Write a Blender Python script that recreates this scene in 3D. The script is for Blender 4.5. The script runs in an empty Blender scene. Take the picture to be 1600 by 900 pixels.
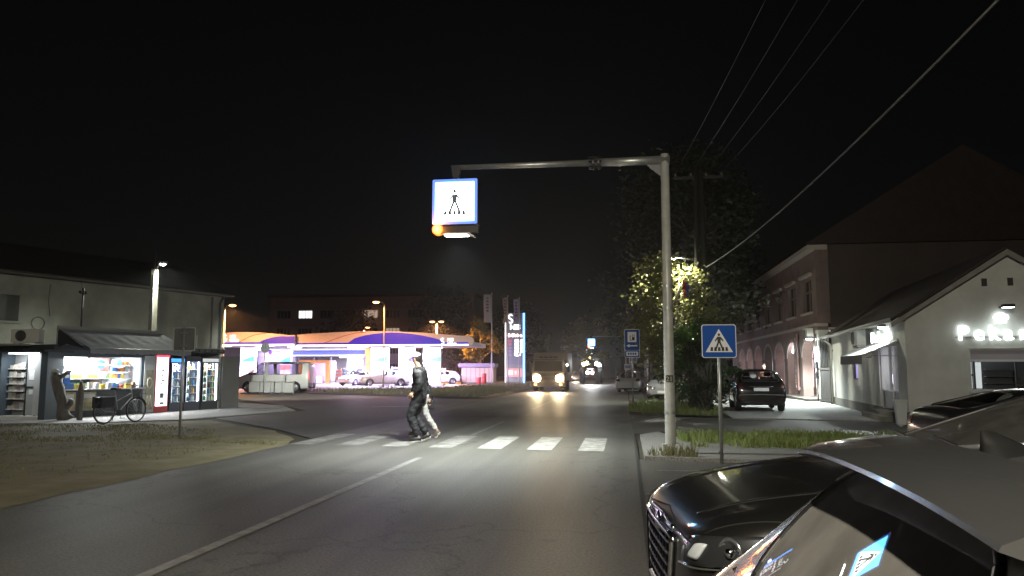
import bpy, bmesh, math, random
from mathutils import Vector, Matrix, noise
from mathutils.bvhtree import BVHTree
R = math.radians
random.seed(7)
SC = bpy.context.scene
COL = SC.collection

# ------------------------------------------------------------------ camera
cam_d = bpy.data.cameras.new('camera')
cam = bpy.data.objects.new('camera', cam_d)
COL.objects.link(cam)
cam_d.sensor_fit = 'HORIZONTAL'
cam_d.sensor_width = 36.0
cam_d.lens = 36.0 * 1202.0 / 1600.0
cam_d.clip_start = 0.05
cam_d.clip_end = 2000.0
cam.location = (0, 0, 1.55)
cam.rotation_euler = (R(90 + 6.03), 0, R(8.378))
SC.camera = cam

# ------------------------------------------------------------------ night sky
world = bpy.data.worlds.new('World')
SC.world = world
world.use_nodes = True
wn = world.node_tree.nodes
wl = world.node_tree.links
wn.clear()
w_out = wn.new('ShaderNodeOutputWorld')
w_bg = wn.new('ShaderNodeBackground')
w_sky = wn.new('ShaderNodeTexSky')
w_sky.sky_type = 'NISHITA'
w_sky.sun_disc = False
w_sky.sun_elevation = R(24)
w_sky.sun_rotation = R(160)
w_sky.dust_density = 2.0
w_bg.inputs['Strength'].default_value = 0.0007
w_mul = wn.new('ShaderNodeMix'); w_mul.data_type = 'RGBA'; w_mul.blend_type = 'MULTIPLY'; w_mul.inputs[0].default_value = 1.0
w_mul.inputs[7].default_value = (1.0, 0.72, 0.55, 1.0)     # town glow warms the night sky
wl.new(w_sky.outputs[0], w_mul.inputs[6]); wl.new(w_mul.outputs[2], w_bg.inputs['Color'])
wl.new(w_bg.outputs[0], w_out.inputs['Surface'])

# ------------------------------------------------------------------ exposure and sampling
vs = SC.view_settings
vs.view_transform = 'Standard'
vs.look = 'None'
vs.exposure = 0.22
vs.gamma = 1.0
vs.use_curve_mapping = False
cy = SC.cycles
cy.use_denoising = True
cy.max_bounces = 6
cy.diffuse_bounces = 2
cy.glossy_bounces = 3
cy.transparent_max_bounces = 16
cy.transmission_bounces = 4
cy.caustics_reflective = False
cy.caustics_refractive = False
cy.sample_clamp_indirect = 4.0
cy.sample_clamp_direct = 0.0
cy.use_light_tree = True
cy.volume_bounces = 0
cy.volume_step_rate = 4.0

# ------------------------------------------------------------------ materials
MATS = {}
def mat(name, col, rough=0.6, metal=0.0, var=0.0, scale=6.0, bump=0.0, bscale=60.0, spec=0.5, coat=0.0, col2=None, streak=None, detail=6.0):
    if name in MATS: return MATS[name]
    m = bpy.data.materials.new(name); m.use_nodes = True
    nt = m.node_tree; b = nt.nodes['Principled BSDF']
    b.inputs['Base Color'].default_value = (*col, 1)
    b.inputs['Roughness'].default_value = rough
    b.inputs['Metallic'].default_value = metal
    b.inputs['Specular IOR Level'].default_value = spec
    b.inputs['Coat Weight'].default_value = coat
    b.inputs['Coat Roughness'].default_value = 0.06
    if var or bump or col2:
        tc = nt.nodes.new('ShaderNodeTexCoord')
        src = tc.outputs['Object']
        if streak:
            mp = nt.nodes.new('ShaderNodeMapping'); mp.inputs['Scale'].default_value = streak
            nt.links.new(src, mp.inputs['Vector']); src = mp.outputs[0]
    if var or col2:
        n = nt.nodes.new('ShaderNodeTexNoise'); n.inputs['Scale'].default_value = scale
        n.inputs['Detail'].default_value = detail; n.inputs['Roughness'].default_value = 0.62
        nt.links.new(src, n.inputs['Vector'])
        r = nt.nodes.new('ShaderNodeValToRGB')
        r.color_ramp.elements[0].position = 0.3; r.color_ramp.elements[1].position = 0.7
        c0 = col2 if col2 else tuple(c * (1 - var) for c in col)
        c1 = col if col2 else tuple(min(1, c * (1 + var)) for c in col)
        r.color_ramp.elements[0].color = (*c0, 1); r.color_ramp.elements[1].color = (*c1, 1)
        nt.links.new(n.outputs[0], r.inputs[0]); nt.links.new(r.outputs[0], b.inputs['Base Color'])
    if bump:
        n2 = nt.nodes.new('ShaderNodeTexNoise'); n2.inputs['Scale'].default_value = bscale; n2.inputs['Detail'].default_value = 4
        bp = nt.nodes.new('ShaderNodeBump'); bp.inputs['Strength'].default_value = bump; bp.inputs['Distance'].default_value = 0.02
        nt.links.new(src, n2.inputs['Vector']); nt.links.new(n2.outputs[0], bp.inputs['Height']); nt.links.new(bp.outputs[0], b.inputs['Normal'])
    MATS[name] = m
    return m
def emi(name, col, s, base=(0.4,0.4,0.4)):
    if name in MATS: return MATS[name]
    m = bpy.data.materials.new(name); m.use_nodes = True
    b = m.node_tree.nodes['Principled BSDF']
    b.inputs['Base Color'].default_value = (*base, 1)
    b.inputs['Emission Color'].default_value = (*col, 1)
    b.inputs['Emission Strength'].default_value = s
    MATS[name] = m
    return m
def glassy(name, tint, rough=0.02, ior=1.5, dust=0.0):
    """thin pane: tinted see-through plus a Fresnel reflection"""
    if name in MATS: return MATS[name]
    m = bpy.data.materials.new(name); m.use_nodes = True
    nt = m.node_tree; nt.nodes.clear()
    o = nt.nodes.new('ShaderNodeOutputMaterial'); mx = nt.nodes.new('ShaderNodeMixShader')
    f = nt.nodes.new('ShaderNodeFresnel'); f.inputs['IOR'].default_value = ior
    t = nt.nodes.new('ShaderNodeBsdfTransparent'); t.inputs['Color'].default_value = (*tint, 1)
    g = nt.nodes.new('ShaderNodeBsdfGlossy'); g.inputs['Roughness'].default_value = rough
    ge = nt.nodes.new('ShaderNodeNewGeometry'); iv = nt.nodes.new('ShaderNodeMath'); iv.operation = 'SUBTRACT'; iv.inputs[0].default_value = 1.0
    mu = nt.nodes.new('ShaderNodeMath'); mu.operation = 'MULTIPLY'
    nt.links.new(ge.outputs['Backfacing'], iv.inputs[1]); nt.links.new(iv.outputs[0], mu.inputs[0]); nt.links.new(f.outputs[0], mu.inputs[1])
    nt.links.new(mu.outputs[0], mx.inputs[0]); nt.links.new(t.outputs[0], mx.inputs[1]); nt.links.new(g.outputs[0], mx.inputs[2])
    last = mx.outputs[0]
    if dust:
        df = nt.nodes.new('ShaderNodeBsdfDiffuse'); df.inputs['Color'].default_value = (0.75,0.72,0.68,1)
        nz = nt.nodes.new('ShaderNodeTexNoise'); nz.inputs['Scale'].default_value = 5; nz.inputs['Detail'].default_value = 6
        mr = nt.nodes.new('ShaderNodeMapRange'); mr.inputs[1].default_value = 0.3; mr.inputs[2].default_value = 0.7; mr.inputs[3].default_value = dust*0.7; mr.inputs[4].default_value = dust*1.3
        m2 = nt.nodes.new('ShaderNodeMixShader'); tcn = nt.nodes.new('ShaderNodeTexCoord')
        nt.links.new(tcn.outputs['Object'], nz.inputs['Vector']); nt.links.new(nz.outputs[0], mr.inputs[0]); nt.links.new(mr.outputs[0], m2.inputs[0]); nt.links.new(last, m2.inputs[1]); nt.links.new(df.outputs[0], m2.inputs[2]); last = m2.outputs[0]
    nt.links.new(last, o.inputs['Surface'])
    MATS[name] = m
    return m
def asphalt_mat(name, base, dark, rough=0.55, crack=True, lanes=None):
    m = bpy.data.materials.new(name); m.use_nodes = True
    nt = m.node_tree; L = nt.links; b = nt.nodes['Principled BSDF']
    tc = nt.nodes.new('ShaderNodeTexCoord')
    n1 = nt.nodes.new('ShaderNodeTexNoise'); n1.inputs['Scale'].default_value = 0.45; n1.inputs['Detail'].default_value = 7; n1.inputs['Roughness'].default_value = 0.6
    mp = nt.nodes.new('ShaderNodeMapping'); mp.inputs['Scale'].default_value = (1.0, 0.35, 1.0)
    L.new(tc.outputs['Object'], mp.inputs['Vector']); L.new(mp.outputs[0], n1.inputs['Vector'])
    r1 = nt.nodes.new('ShaderNodeValToRGB'); r1.color_ramp.elements[0].position = 0.32; r1.color_ramp.elements[1].position = 0.7
    r1.color_ramp.elements[0].color = (*dark, 1); r1.color_ramp.elements[1].color = (*base, 1)
    L.new(n1.outputs[0], r1.inputs[0])
    n2 = nt.nodes.new('ShaderNodeTexNoise'); n2.inputs['Scale'].default_value = 38; n2.inputs['Detail'].default_value = 5; n2.inputs['Roughness'].default_value = 0.7
    L.new(tc.outputs['Object'], n2.inputs['Vector'])
    r2 = nt.nodes.new('ShaderNodeValToRGB'); r2.color_ramp.elements[0].position = 0.3; r2.color_ramp.elements[1].position = 0.72
    r2.color_ramp.elements[0].color = (0.3, 0.3, 0.3, 1); r2.color_ramp.elements[1].color = (1.75, 1.75, 1.75, 1)
    L.new(n2.outputs[0], r2.inputs[0])
    mul = nt.nodes.new('ShaderNodeMix'); mul.data_type = 'RGBA'; mul.blend_type = 'MULTIPLY'; mul.inputs[0].default_value = 1.0
    L.new(r1.outputs[0], mul.inputs[6]); L.new(r2.outputs[0], mul.inputs[7])
    col = mul.outputs[2]
    if lanes:      # tyre-polished strips running along the lane
        m5 = nt.nodes.new('ShaderNodeMapping'); m5.inputs['Scale'].default_value = (1.5, 0.025, 1.0)
        n5 = nt.nodes.new('ShaderNodeTexNoise'); n5.inputs['Scale'].default_value = 1.0; n5.inputs['Detail'].default_value = 4
        L.new(tc.outputs['Object'], m5.inputs['Vector']); L.new(m5.outputs[0], n5.inputs['Vector'])
        r5 = nt.nodes.new('ShaderNodeValToRGB'); r5.color_ramp.elements[0].position = 0.35; r5.color_ramp.elements[1].position = 0.65
        r5.color_ramp.elements[0].color = (0.72, 0.72, 0.72, 1); r5.color_ramp.elements[1].color = (1.15, 1.15, 1.13, 1)
        L.new(n5.outputs[0], r5.inputs[0]); m6 = nt.nodes.new('ShaderNodeMix'); m6.data_type = 'RGBA'; m6.blend_type = 'MULTIPLY'; m6.inputs[0].default_value = 1.0
        L.new(col, m6.inputs[6]); L.new(r5.outputs[0], m6.inputs[7]); col = m6.outputs[2]
    if crack:
        v = nt.nodes.new('ShaderNodeTexVoronoi'); v.feature = 'DISTANCE_TO_EDGE'; v.inputs['Scale'].default_value = 0.22
        nw = nt.nodes.new('ShaderNodeTexNoise'); nw.inputs['Scale'].default_value = 1.3; nw.inputs['Detail'].default_value = 5
        L.new(tc.outputs['Object'], nw.inputs['Vector'])
        ad = nt.nodes.new('ShaderNodeMix'); ad.data_type = 'RGBA'; ad.blend_type = 'LINEAR_LIGHT'; ad.inputs[0].default_value = 0.9
        L.new(tc.outputs['Object'], ad.inputs[6]); L.new(nw.outputs['Color'], ad.inputs[7]); L.new(ad.outputs[2], v.inputs['Vector'])
        rc = nt.nodes.new('ShaderNodeValToRGB'); rc.color_ramp.elements[0].position = 0.0; rc.color_ramp.elements[1].position = 0.009
        rc.color_ramp.elements[0].color = (0.35, 0.35, 0.35, 1); rc.color_ramp.elements[1].color = (1, 1, 1, 1)
        L.new(v.outputs['Distance'], rc.inputs[0])
        m3 = nt.nodes.new('ShaderNodeMix'); m3.data_type = 'RGBA'; m3.blend_type = 'MULTIPLY'; m3.inputs[0].default_value = 0.7
        L.new(col, m3.inputs[6]); L.new(rc.outputs[0], m3.inputs[7]); col = m3.outputs[2]
    L.new(col, b.inputs['Base Color'])
    rr = nt.nodes.new('ShaderNodeMapRange'); rr.inputs[3].default_value = rough - 0.1; rr.inputs[4].default_value = rough + 0.14
    L.new(n1.outputs[0], rr.inputs[0]); L.new(rr.outputs[0], b.inputs['Roughness'])
    bp = nt.nodes.new('ShaderNodeBump'); bp.inputs['Strength'].default_value = 0.5; bp.inputs['Distance'].default_value = 0.012
    L.new(n2.outputs[0], bp.inputs['Height']); L.new(bp.outputs[0], b.inputs['Normal'])
    MATS[name] = m
    return m

# ------------------------------------------------------------------ mesh helpers
class MB:
    def __init__(s): s.v = []; s.f = []
    def add(s, vs_, fs_):
        o = len(s.v); s.v += [tuple(p) for p in vs_]; s.f += [tuple(i + o for i in f) for f in fs_]; return s
    def box(s, x0, x1, y0, y1, z0, z1, M=None):
        p = [(x0,y0,z0),(x1,y0,z0),(x1,y1,z0),(x0,y1,z0),(x0,y0,z1),(x1,y0,z1),(x1,y1,z1),(x0,y1,z1)]
        if M: p = [M @ Vector(q) for q in p]
        return s.add(p, [(0,3,2,1),(4,5,6,7),(0,1,5,4),(1,2,6,5),(2,3,7,6),(3,0,4,7)])
    def tube(s, pts, rad, n=8, caps=True):
        pts = [Vector(p) for p in pts]
        if not isinstance(rad, (list, tuple)): rad = [rad] * len(pts)
        vs_ = []; fs_ = []; up = None
        for i, p in enumerate(pts):
            d = (pts[min(i+1, len(pts)-1)] - pts[max(i-1, 0)])
            if d.length < 1e-9: d = Vector((0,0,1))
            d.normalize()
            if up is None: up = Vector((0,0,1)) if abs(d.z) < 0.9 else Vector((1,0,0))
            a = d.cross(up); 
            if a.length < 1e-6: a = d.orthogonal()
            a.normalize(); b = a.cross(d); b.normalize(); up = b
            for k in range(n):
                t = 2*math.pi*k/n
                vs_.append(p + (a*math.cos(t) + b*math.sin(t))*rad[i])
        for i in range(len(pts)-1):
            for k in range(n):
                fs_.append((i*n+k, i*n+(k+1)%n, (i+1)*n+(k+1)%n, (i+1)*n+k))
        if caps:
            fs_.append(tuple(range(n))[::-1]); fs_.append(tuple((len(pts)-1)*n+k for k in range(n)))
        return s.add(vs_, fs_)
    def lathe(s, prof, n=24, M=None, close=False):
        vs_ = []; fs_ = []
        for (r, z) in prof:
            for k in range(n):
                t = 2*math.pi*k/n; vs_.append(Vector((r*math.cos(t), r*math.sin(t), z)))
        m = len(prof)
        for i in range(m if close else m-1):
            j = (i+1) % m
            for k in range(n): fs_.append((i*n+k, i*n+(k+1)%n, j*n+(k+1)%n, j*n+k))
        if M: vs_ = [M @ p for p in vs_]
        return s.add(vs_, fs_)
    def prism(s, poly, h0, h1, axis='z'):
        """poly of 2D points extruded along axis; axis y: poly is (x,z); axis x: poly is (y,z)"""
        def P(p, h):
            return (p[0],p[1],h) if axis == 'z' else ((p[0],h,p[1]) if axis == 'y' else (h,p[0],p[1]))
        n = len(poly)
        vs_ = [P(p,h0) for p in poly] + [P(p,h1) for p in poly]
        fs_ = [tuple(range(n))[::-1], tuple(range(n,2*n))] + [(i,(i+1)%n,n+(i+1)%n,n+i) for i in range(n)]
        return s.add(vs_, fs_)
    def ball(s, c, r, n=12, m=8, sc=(1,1,1)):
        c = Vector(c); vs_ = []; fs_ = []
        for i in range(m+1):
            a = math.pi*i/m
            for k in range(n):
                t = 2*math.pi*k/n
                vs_.append(c + Vector((math.sin(a)*math.cos(t)*sc[0], math.sin(a)*math.sin(t)*sc[1], math.cos(a)*sc[2]))*r)
        for i in range(m):
            for k in range(n): fs_.append((i*n+k, (i+1)*n+k, (i+1)*n+(k+1)%n, i*n+(k+1)%n))
        return s.add(vs_, fs_)
    def mesh(s, name):
        me = bpy.data.meshes.new(name); me.from_pydata(s.v, [], s.f); me.validate(); me.update()
        return me
    def build(s, name, m, parent=None, smooth=False, bevel=0.0, fix=True, loc=None, seg=2):
        me = s.mesh(name)
        if fix or bevel:
            bm = bmesh.new(); bm.from_mesh(me)
            bmesh.ops.remove_doubles(bm, verts=bm.verts, dist=1e-5)
            bmesh.ops.recalc_face_normals(bm, faces=bm.faces)
            if bevel:
                es = [e for e in bm.edges if len(e.link_faces) == 2 and e.calc_face_angle(0) > 0.5]
                bmesh.ops.bevel(bm, geom=es, offset=bevel, segments=seg, profile=0.6, affect='EDGES', clamp_overlap=True)
            bm.to_mesh(me); bm.free()
        return obj(name, me, m, parent, smooth, loc)
def obj(name, me, m, parent=None, smooth=False, loc=None):
    if m is not None and len(me.materials) == 0: me.materials.append(m)
    if smooth:
        me.polygons.foreach_set('use_smooth', [True]*len(me.polygons))
    o = bpy.data.objects.new(name, me); COL.objects.link(o)
    if parent: o.parent = parent
    if loc is not None: o.location = loc
    return o
def smooth_angle(o, ang=40):
    me = o.data
    me.polygons.foreach_set('use_smooth', [True]*len(me.polygons))
    bm = bmesh.new(); bm.from_mesh(me)
    for e in bm.edges:
        if len(e.link_faces) == 2 and e.calc_face_angle(0) > R(ang): e.smooth = False
    bm.to_mesh(me); bm.free()
    return o
def tag(o, label=None, cat=None, group=None, kind=None):
    if label: o['label'] = label
    if cat: o['category'] = cat
    if group: o['group'] = group
    if kind: o['kind'] = kind
    return o
def thing(name, label, cat, loc=(0,0,0), rotz=0.0, group=None):
    o = bpy.data.objects.new(name, None); COL.objects.link(o)
    o.empty_display_size = 0.2; o.location = loc; o.rotation_euler = (0,0,rotz)
    return tag(o, label, cat, group)
def dup(o, parent=None):
    c = o.copy(); COL.objects.link(c); c.parent = parent
    for ch in list(o.children): dup(ch, c)
    return c
def lamp(parent, typ, loc, power, col, size=0.1, rot=(0,0,0), spot=None, blend=0.5, sy=None):
    d = bpy.data.lights.new('lamp_light', typ); d.energy = power; d.color = col
    if typ == 'AREA':
        d.size = size
        if sy: d.shape = 'RECTANGLE'; d.size_y = sy
    else: d.shadow_soft_size = size
    if typ == 'SPOT': d.spot_size = R(spot or 120); d.spot_blend = blend
    o = bpy.data.objects.new('lamp_light', d); COL.objects.link(o)
    o.location = loc; o.rotation_euler = rot
    if parent: o.parent = parent
    return o
def bake(o):
    """replace an object's modifiers by their result"""
    dg = bpy.context.evaluated_depsgraph_get()
    me = bpy.data.meshes.new_from_object(o.evaluated_get(dg))
    old = o.data; o.modifiers.clear(); o.data = me
    if old.users == 0: bpy.data.meshes.remove(old)
    return o
def text(s, size, ext, m, name, parent, M, bold=0.0, align='LEFT', bev=0.0):
    cu = bpy.data.curves.new(name, 'FONT'); cu.body = s; cu.size = size; cu.extrude = ext; cu.offset = bold
    cu.align_x = align; cu.resolution_u = 4; cu.bevel_depth = bev
    t = bpy.data.objects.new(name, cu); COL.objects.link(t)
    dg = bpy.context.evaluated_depsgraph_get()
    me = bpy.data.meshes.new_from_object(t.evaluated_get(dg))
    bpy.data.objects.remove(t); bpy.data.curves.remove(cu)
    me.materials.clear(); me.transform(M)
    return obj(name, me, m, parent)
def XZ(loc, rz=0.0):      # text lying in the local xz plane, readable from -y
    return Matrix.Translation(loc) @ Matrix.Rotation(rz, 4, 'Z') @ Matrix.Rotation(R(90), 4, 'X')

CH = mat('chrome', (0.75,0.76,0.78), 0.12, 1.0)
STEEL = mat('galvanised_steel', (0.42,0.43,0.42), 0.42, 0.75, var=0.18, scale=9, bump=0.05, bscale=40)
BLK = mat('black_plastic', (0.012,0.012,0.013), 0.45)
RUB = mat('rubber', (0.014,0.014,0.014), 0.8)
DKM = mat('dark_metal', (0.03,0.03,0.033), 0.4, 0.6)
WHT = mat('white_paint', (0.72,0.72,0.7), 0.5)
GREY = mat('grey_paint', (0.3,0.3,0.3), 0.5, var=0.1, scale=5)
# ================================================================== ground, road, verges
def sheet(name, poly, z, m, kind='structure', jag=0.0, seed=0, skirt=0.0):
    rnd = random.Random(seed); pts = []
    n = len(poly)
    for i in range(n):
        a = Vector((*poly[i][:2],0)); b = Vector((*poly[(i+1)%n][:2],0))
        L = (b-a).length; k = max(1, int(L/0.35)) if jag else 1
        d = (b-a); nrm = Vector((-d.y, d.x, 0)); nrm = nrm.normalized() if nrm.length else nrm
        for j in range(k):
            p = a + d*(j/k)
            if jag:
                p = p + nrm*(noise.noise(Vector((p.x*0.9+seed, p.y*0.9, seed*3.1)))*jag + rnd.uniform(-0.25,0.25)*jag)
            pts.append((p.x, p.y, z))
    vs_ = pts; fs_ = [tuple(range(len(pts)))]
    if skirt:
        m_ = len(pts)
        vs_ = pts + [(p[0],p[1],z-skirt) for p in pts]
        fs_ += [(i,(i+1)%m_, m_+(i+1)%m_, m_+i) for i in range(m_)]
    me = bpy.data.meshes.new(name); me.from_pydata(vs_, [], fs_); me.update()
    bm = bmesh.new(); bm.from_mesh(me)
    bmesh.ops.triangulate(bm, faces=[f for f in bm.faces if len(f.verts) > 4])
    for f in bm.faces:
        if abs(f.normal.z) > 0.5 and f.normal.z < 0: f.normal_flip()
    bm.to_mesh(me); bm.free()
    o = obj(name, me, m)
    if kind: o['kind'] = kind
    return o
ASPH = asphalt_mat('asphalt', (0.125,0.122,0.108), (0.078,0.076,0.068), 0.52, lanes=True)
ASPH2 = asphalt_mat('old_asphalt', (0.12,0.112,0.098), (0.06,0.056,0.05), 0.62)
CONC = asphalt_mat('pavement_concrete', (0.3,0.295,0.28), (0.19,0.185,0.17), 0.75, crack=True)
DIRT = mat('bare_soil', (0.24,0.205,0.125), 0.9, col2=(0.12,0.11,0.05), scale=1.6, bump=0.7, bscale=22, detail=9)
SOIL = mat('dark_soil', (0.045,0.04,0.025), 0.95, var=0.4, scale=2.5, bump=0.6, bscale=14)
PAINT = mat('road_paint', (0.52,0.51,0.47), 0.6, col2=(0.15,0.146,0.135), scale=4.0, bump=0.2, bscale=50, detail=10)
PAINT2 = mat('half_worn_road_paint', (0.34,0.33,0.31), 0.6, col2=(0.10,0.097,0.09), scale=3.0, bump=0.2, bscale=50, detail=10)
FAINT = mat('worn_road_paint', (0.3,0.295,0.28), 0.6, col2=(0.12,0.115,0.11), scale=6, detail=10)

sheet('ground', [(-400,-60),(400,-60),(400,500),(-400,500)], -0.03, SOIL)
road = sheet('road', [(-6.92,-40),(0.18,-40),(0.18,18.2),(0.1,25.9),(0.1,60),(-0.6,95),(-4,160),(-12,240),(-20,240),(-11.5,160),(-7.6,95),(-7.0,60),(-7.0,36),(-7.0,16.6)], 0.0, ASPH)
sheet('parking_bay', [(0.18,-40),(7.5,-40),(7.5,13.35),(0.9,13.55),(0.18,13.75)], -0.004, ASPH2)
sheet('side_street', [(0.1,19.0),(0.8,19.9),(4.2,19.6),(14,18.9),(22,18.5),(22,24.2),(9,24.6),(3.2,25.6),(1.2,26.2),(0.1,27.2)], -0.004, ASPH2)
sheet('forecourt', [(3.3,25.4),(7.7,24.3),(9.2,36.0),(9.2,90),(3.6,90),(3.6,36)], 0.03, CONC, skirt=0.06)
sheet('junction', [(-6.98,16.7),(-9.0,19.2),(-13.0,23.2),(-12.0,28),(-14.5,31.5),(-20,38),(-30,46),(-60,58),(-60,66),(-26,53.5),(-18,46.5),(-9.5,40.5),(-7.0,39.5)], -0.004, ASPH2)
sheet('station_yard', [(-75,54.0),(-27,54.0),(-20,56.5),(-14,66),(-12.2,83),(-10,98),(-75,120)], 0.0, ASPH2)
sheet('kiosk_pavement', [(-21.5,19.2),(-15.8,20.1),(-13.4,22.2),(-12.2,27.5),(-14.4,31.2),(-18,34),(-23,34)], 0.02, CONC, skirt=0.06)
sheet('pavement', [(0.3,13.78),(1.0,13.6),(4,13.45),(9,13.3),(9,15.2),(3.4,15.25),(1.3,16.9),(0.75,19.2),(0.3,18.4)], 0.05, CONC, skirt=0.08)
sheet('far_pavement', [(0.6,27.4),(1.2,26.5),(1.0,40),(0.9,90),(0.15,90),(0.15,40)], 0.03, ASPH2, skirt=0.05)
sheet('verge', [(-6.93,-40),(-6.93,15.0),(-7.3,16.4),(-8.8,18.6),(-12.6,22.2),(-15.7,20.0),(-21.5,19.0),(-40,14),(-40,-40)], 0.004, DIRT, jag=0.12, seed=3)
sheet('grass_island', [(-19.5,46.8),(-10.2,41.6),(-7.4,41.2),(-7.4,60),(-8.2,84),(-12,84),(-13.6,66),(-19.6,56),(-26,53)], 0.03, SOIL, jag=0.2, seed=5)
sheet('roadside_lawn', [(1.3,15.3),(3.4,15.3),(9,15.25),(9,18.9),(4.2,19.5),(1.0,19.6),(0.95,17.6)], 0.02, SOIL, jag=0.08, seed=6)
sheet('corner_lawn', [(1.25,26.4),(3.1,25.8),(3.6,36),(3.6,60),(1.0,60),(1.0,34)], 0.035, SOIL, jag=0.08, seed=8)

# worn patches and cracks of the carriageway are in its material; painted markings are pieces of the road
def mark(name, poly, m, z=0.004):
    me = bpy.data.meshes.new(name); me.from_pydata([(x,y,z) for x,y in poly], [], [tuple(range(len(poly)))]); me.update()
    return obj(name, me, m, road)
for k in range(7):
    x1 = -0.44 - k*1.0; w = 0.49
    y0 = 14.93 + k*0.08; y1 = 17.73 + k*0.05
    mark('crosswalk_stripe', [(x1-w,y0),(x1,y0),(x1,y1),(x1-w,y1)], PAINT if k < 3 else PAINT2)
for (a, b) in [(-32,-21),(-16,-8),(1.0,13.4),(18.2,23),(30,38),(46,54),(62,70)]:
    mark('centre_line', [(-3.68,a),(-3.56,a),(-3.56,b),(-3.68,b)], FAINT)
for (y, xa, xb) in [(12.28,0.45,4.6),(9.98,0.22,4.6),(7.6,0.3,4.6),(5.3,0.3,4.6),(3.0,0.3,4.6)]:
    mark('bay_line', [(xa,y-0.05),(xb,y-0.11),(xb,y-0.03),(xa,y+0.03)], FAINT)
mark('give_way_line', [(-10.4,30.85),(-7.8,32.35),(-7.8,32.65),(-10.4,31.15)], PAINT)
mark('repair_joint', [(0.14,-30),(0.2,-30),(0.2,18.2),(0.15,18.2)], mat('tar_joint',(0.03,0.03,0.03),0.6), 0.003)
mark('repair_joint', [(-6.5,25.2),(-3,25.0),(0.6,25.3),(4.6,24.2),(4.6,24.32),(0.6,25.45),(-3,25.15),(-6.5,25.35)], MATS['tar_joint'], 0.003)

def grass(name, label, regions, n, hgt, m, seed, clump=1.4):
    """regions: list of (poly bbox + inside test) ; blades are bent triangles"""
    rnd = random.Random(seed); V = []; F = []
    def inside(p, poly):
        c = False; j = len(poly)-1
        for i in range(len(poly)):
            if (poly[i][1] > p[1]) != (poly[j][1] > p[1]) and p[0] < (poly[j][0]-poly[i][0])*(p[1]-poly[i][1])/(poly[j][1]-poly[i][1])+poly[i][0]: c = not c
            j = i
        return c
    for poly, dens, z0 in regions:
        xs = [p[0] for p in poly]; ys = [p[1] for p in poly]; k = 0; tries = 0; want = int(n*dens)
        while k < want and tries < want*12:
            tries += 1
            x = rnd.uniform(min(xs),max(xs)); y = rnd.uniform(min(ys),max(ys))
            if not inside((x,y),poly): continue
            q = noise.noise(Vector((x*clump, y*clump, seed)))
            if q + rnd.uniform(-0.35,0.35) < -0.1: continue
            h = hgt*rnd.uniform(0.4,1.15)*(1+0.8*q); a = rnd.uniform(0,6.28); w = 0.009+0.004*rnd.random()
            dx, dy = math.cos(a)*w, math.sin(a)*w; lx, ly = rnd.uniform(-0.5,0.5)*h, rnd.uniform(-0.5,0.5)*h
            o = len(V)
            V += [(x-dx,y-dy,z0),(x+dx,y+dy,z0),(x+dx*0.6+lx*0.4,y+dy*0.6+ly*0.4,z0+h*0.6),(x-dx*0.6+lx*0.4,y-dy*0.6+ly*0.4,z0+h*0.6),(x+lx,y+ly,z0+h)]
            F += [(o,o+1,o+2,o+3),(o+3,o+2,o+4)]; k += 1
    me = bpy.data.meshes.new(name); me.from_pydata(V,[],F); me.update()
    return tag(obj(name, me, m), label, 'grass', kind='stuff')
GRASS = mat('grass_blades', (0.13,0.21,0.035), 0.6, col2=(0.17,0.17,0.055), scale=3)
DRYG = mat('dry_grass_blades', (0.18,0.165,0.08), 0.7, col2=(0.12,0.125,0.05), scale=2)
grass('lawn_grass', 'green grass on the strip behind the pedestrian sign', [([(1.3,15.4),(3.4,15.4),(7,15.4),(7,18.2),(4.2,18.9),(1.6,18.8),(1.05,17.4)],1.0,0.02)], 6500, 0.17, GRASS, 1)
grass('corner_grass', 'grass round the fuel sign and under the bushes', [([(0.05,28.2),(1.2,26.9),(3.2,26.2),(3.5,34),(1.1,36),(0.2,33)],1.0,0.035)], 7000, 0.22, GRASS, 2)
grass('pole_weeds', 'weeds at the foot of the crossing gantry pole', [([(0.3,13.9),(0.7,13.75),(1.2,13.7),(1.2,14.3),(0.5,14.5)],1.0,0.05)], 240, 0.16, DRYG, 3, 3.0)
grass('island_grass', 'rough grass on the island before the fuel station', [([(-18.5,47.5),(-10.2,42.5),(-7.8,42.2),(-7.8,60),(-9,82),(-12.5,82),(-14,66),(-20,56),(-25,53.2)],1.0,0.03)], 9000, 0.3, DRYG, 4, 0.5)
grass('verge_grass', 'thin worn grass on the dirt verge left of the road', [([(-20,15.5),(-12.2,15.0),(-9.2,16.2),(-10.4,18.6),(-13.5,20.4),(-19,18.8)],0.75,0.006),([(-14,6),(-8.2,10),(-7.6,15.2),(-11,15.4),(-19,14)],0.35,0.006),([(-10.9,15.9),(-9.3,16.0),(-9.2,16.9),(-10.8,16.9)],0.06,0.006),([(-8.9,15.4),(-7.2,15.2),(-7.3,15.8),(-8.9,16.0)],0.05,0.006)], 5200, 0.05, DRYG, 5, 0.8)
# ================================================================== crossing gantries and road signs
BLUE = mat('sign_blue', (0.006,0.075,0.36), 0.6, spec=0.2)
SWHT = mat('sign_white', (0.75,0.76,0.78), 0.4)
SBLK = mat('sign_black', (0.012,0.012,0.014), 0.5)
SGRY = mat('sign_back', (0.16,0.165,0.165), 0.55, 0.4, var=0.15, scale=5)

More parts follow.
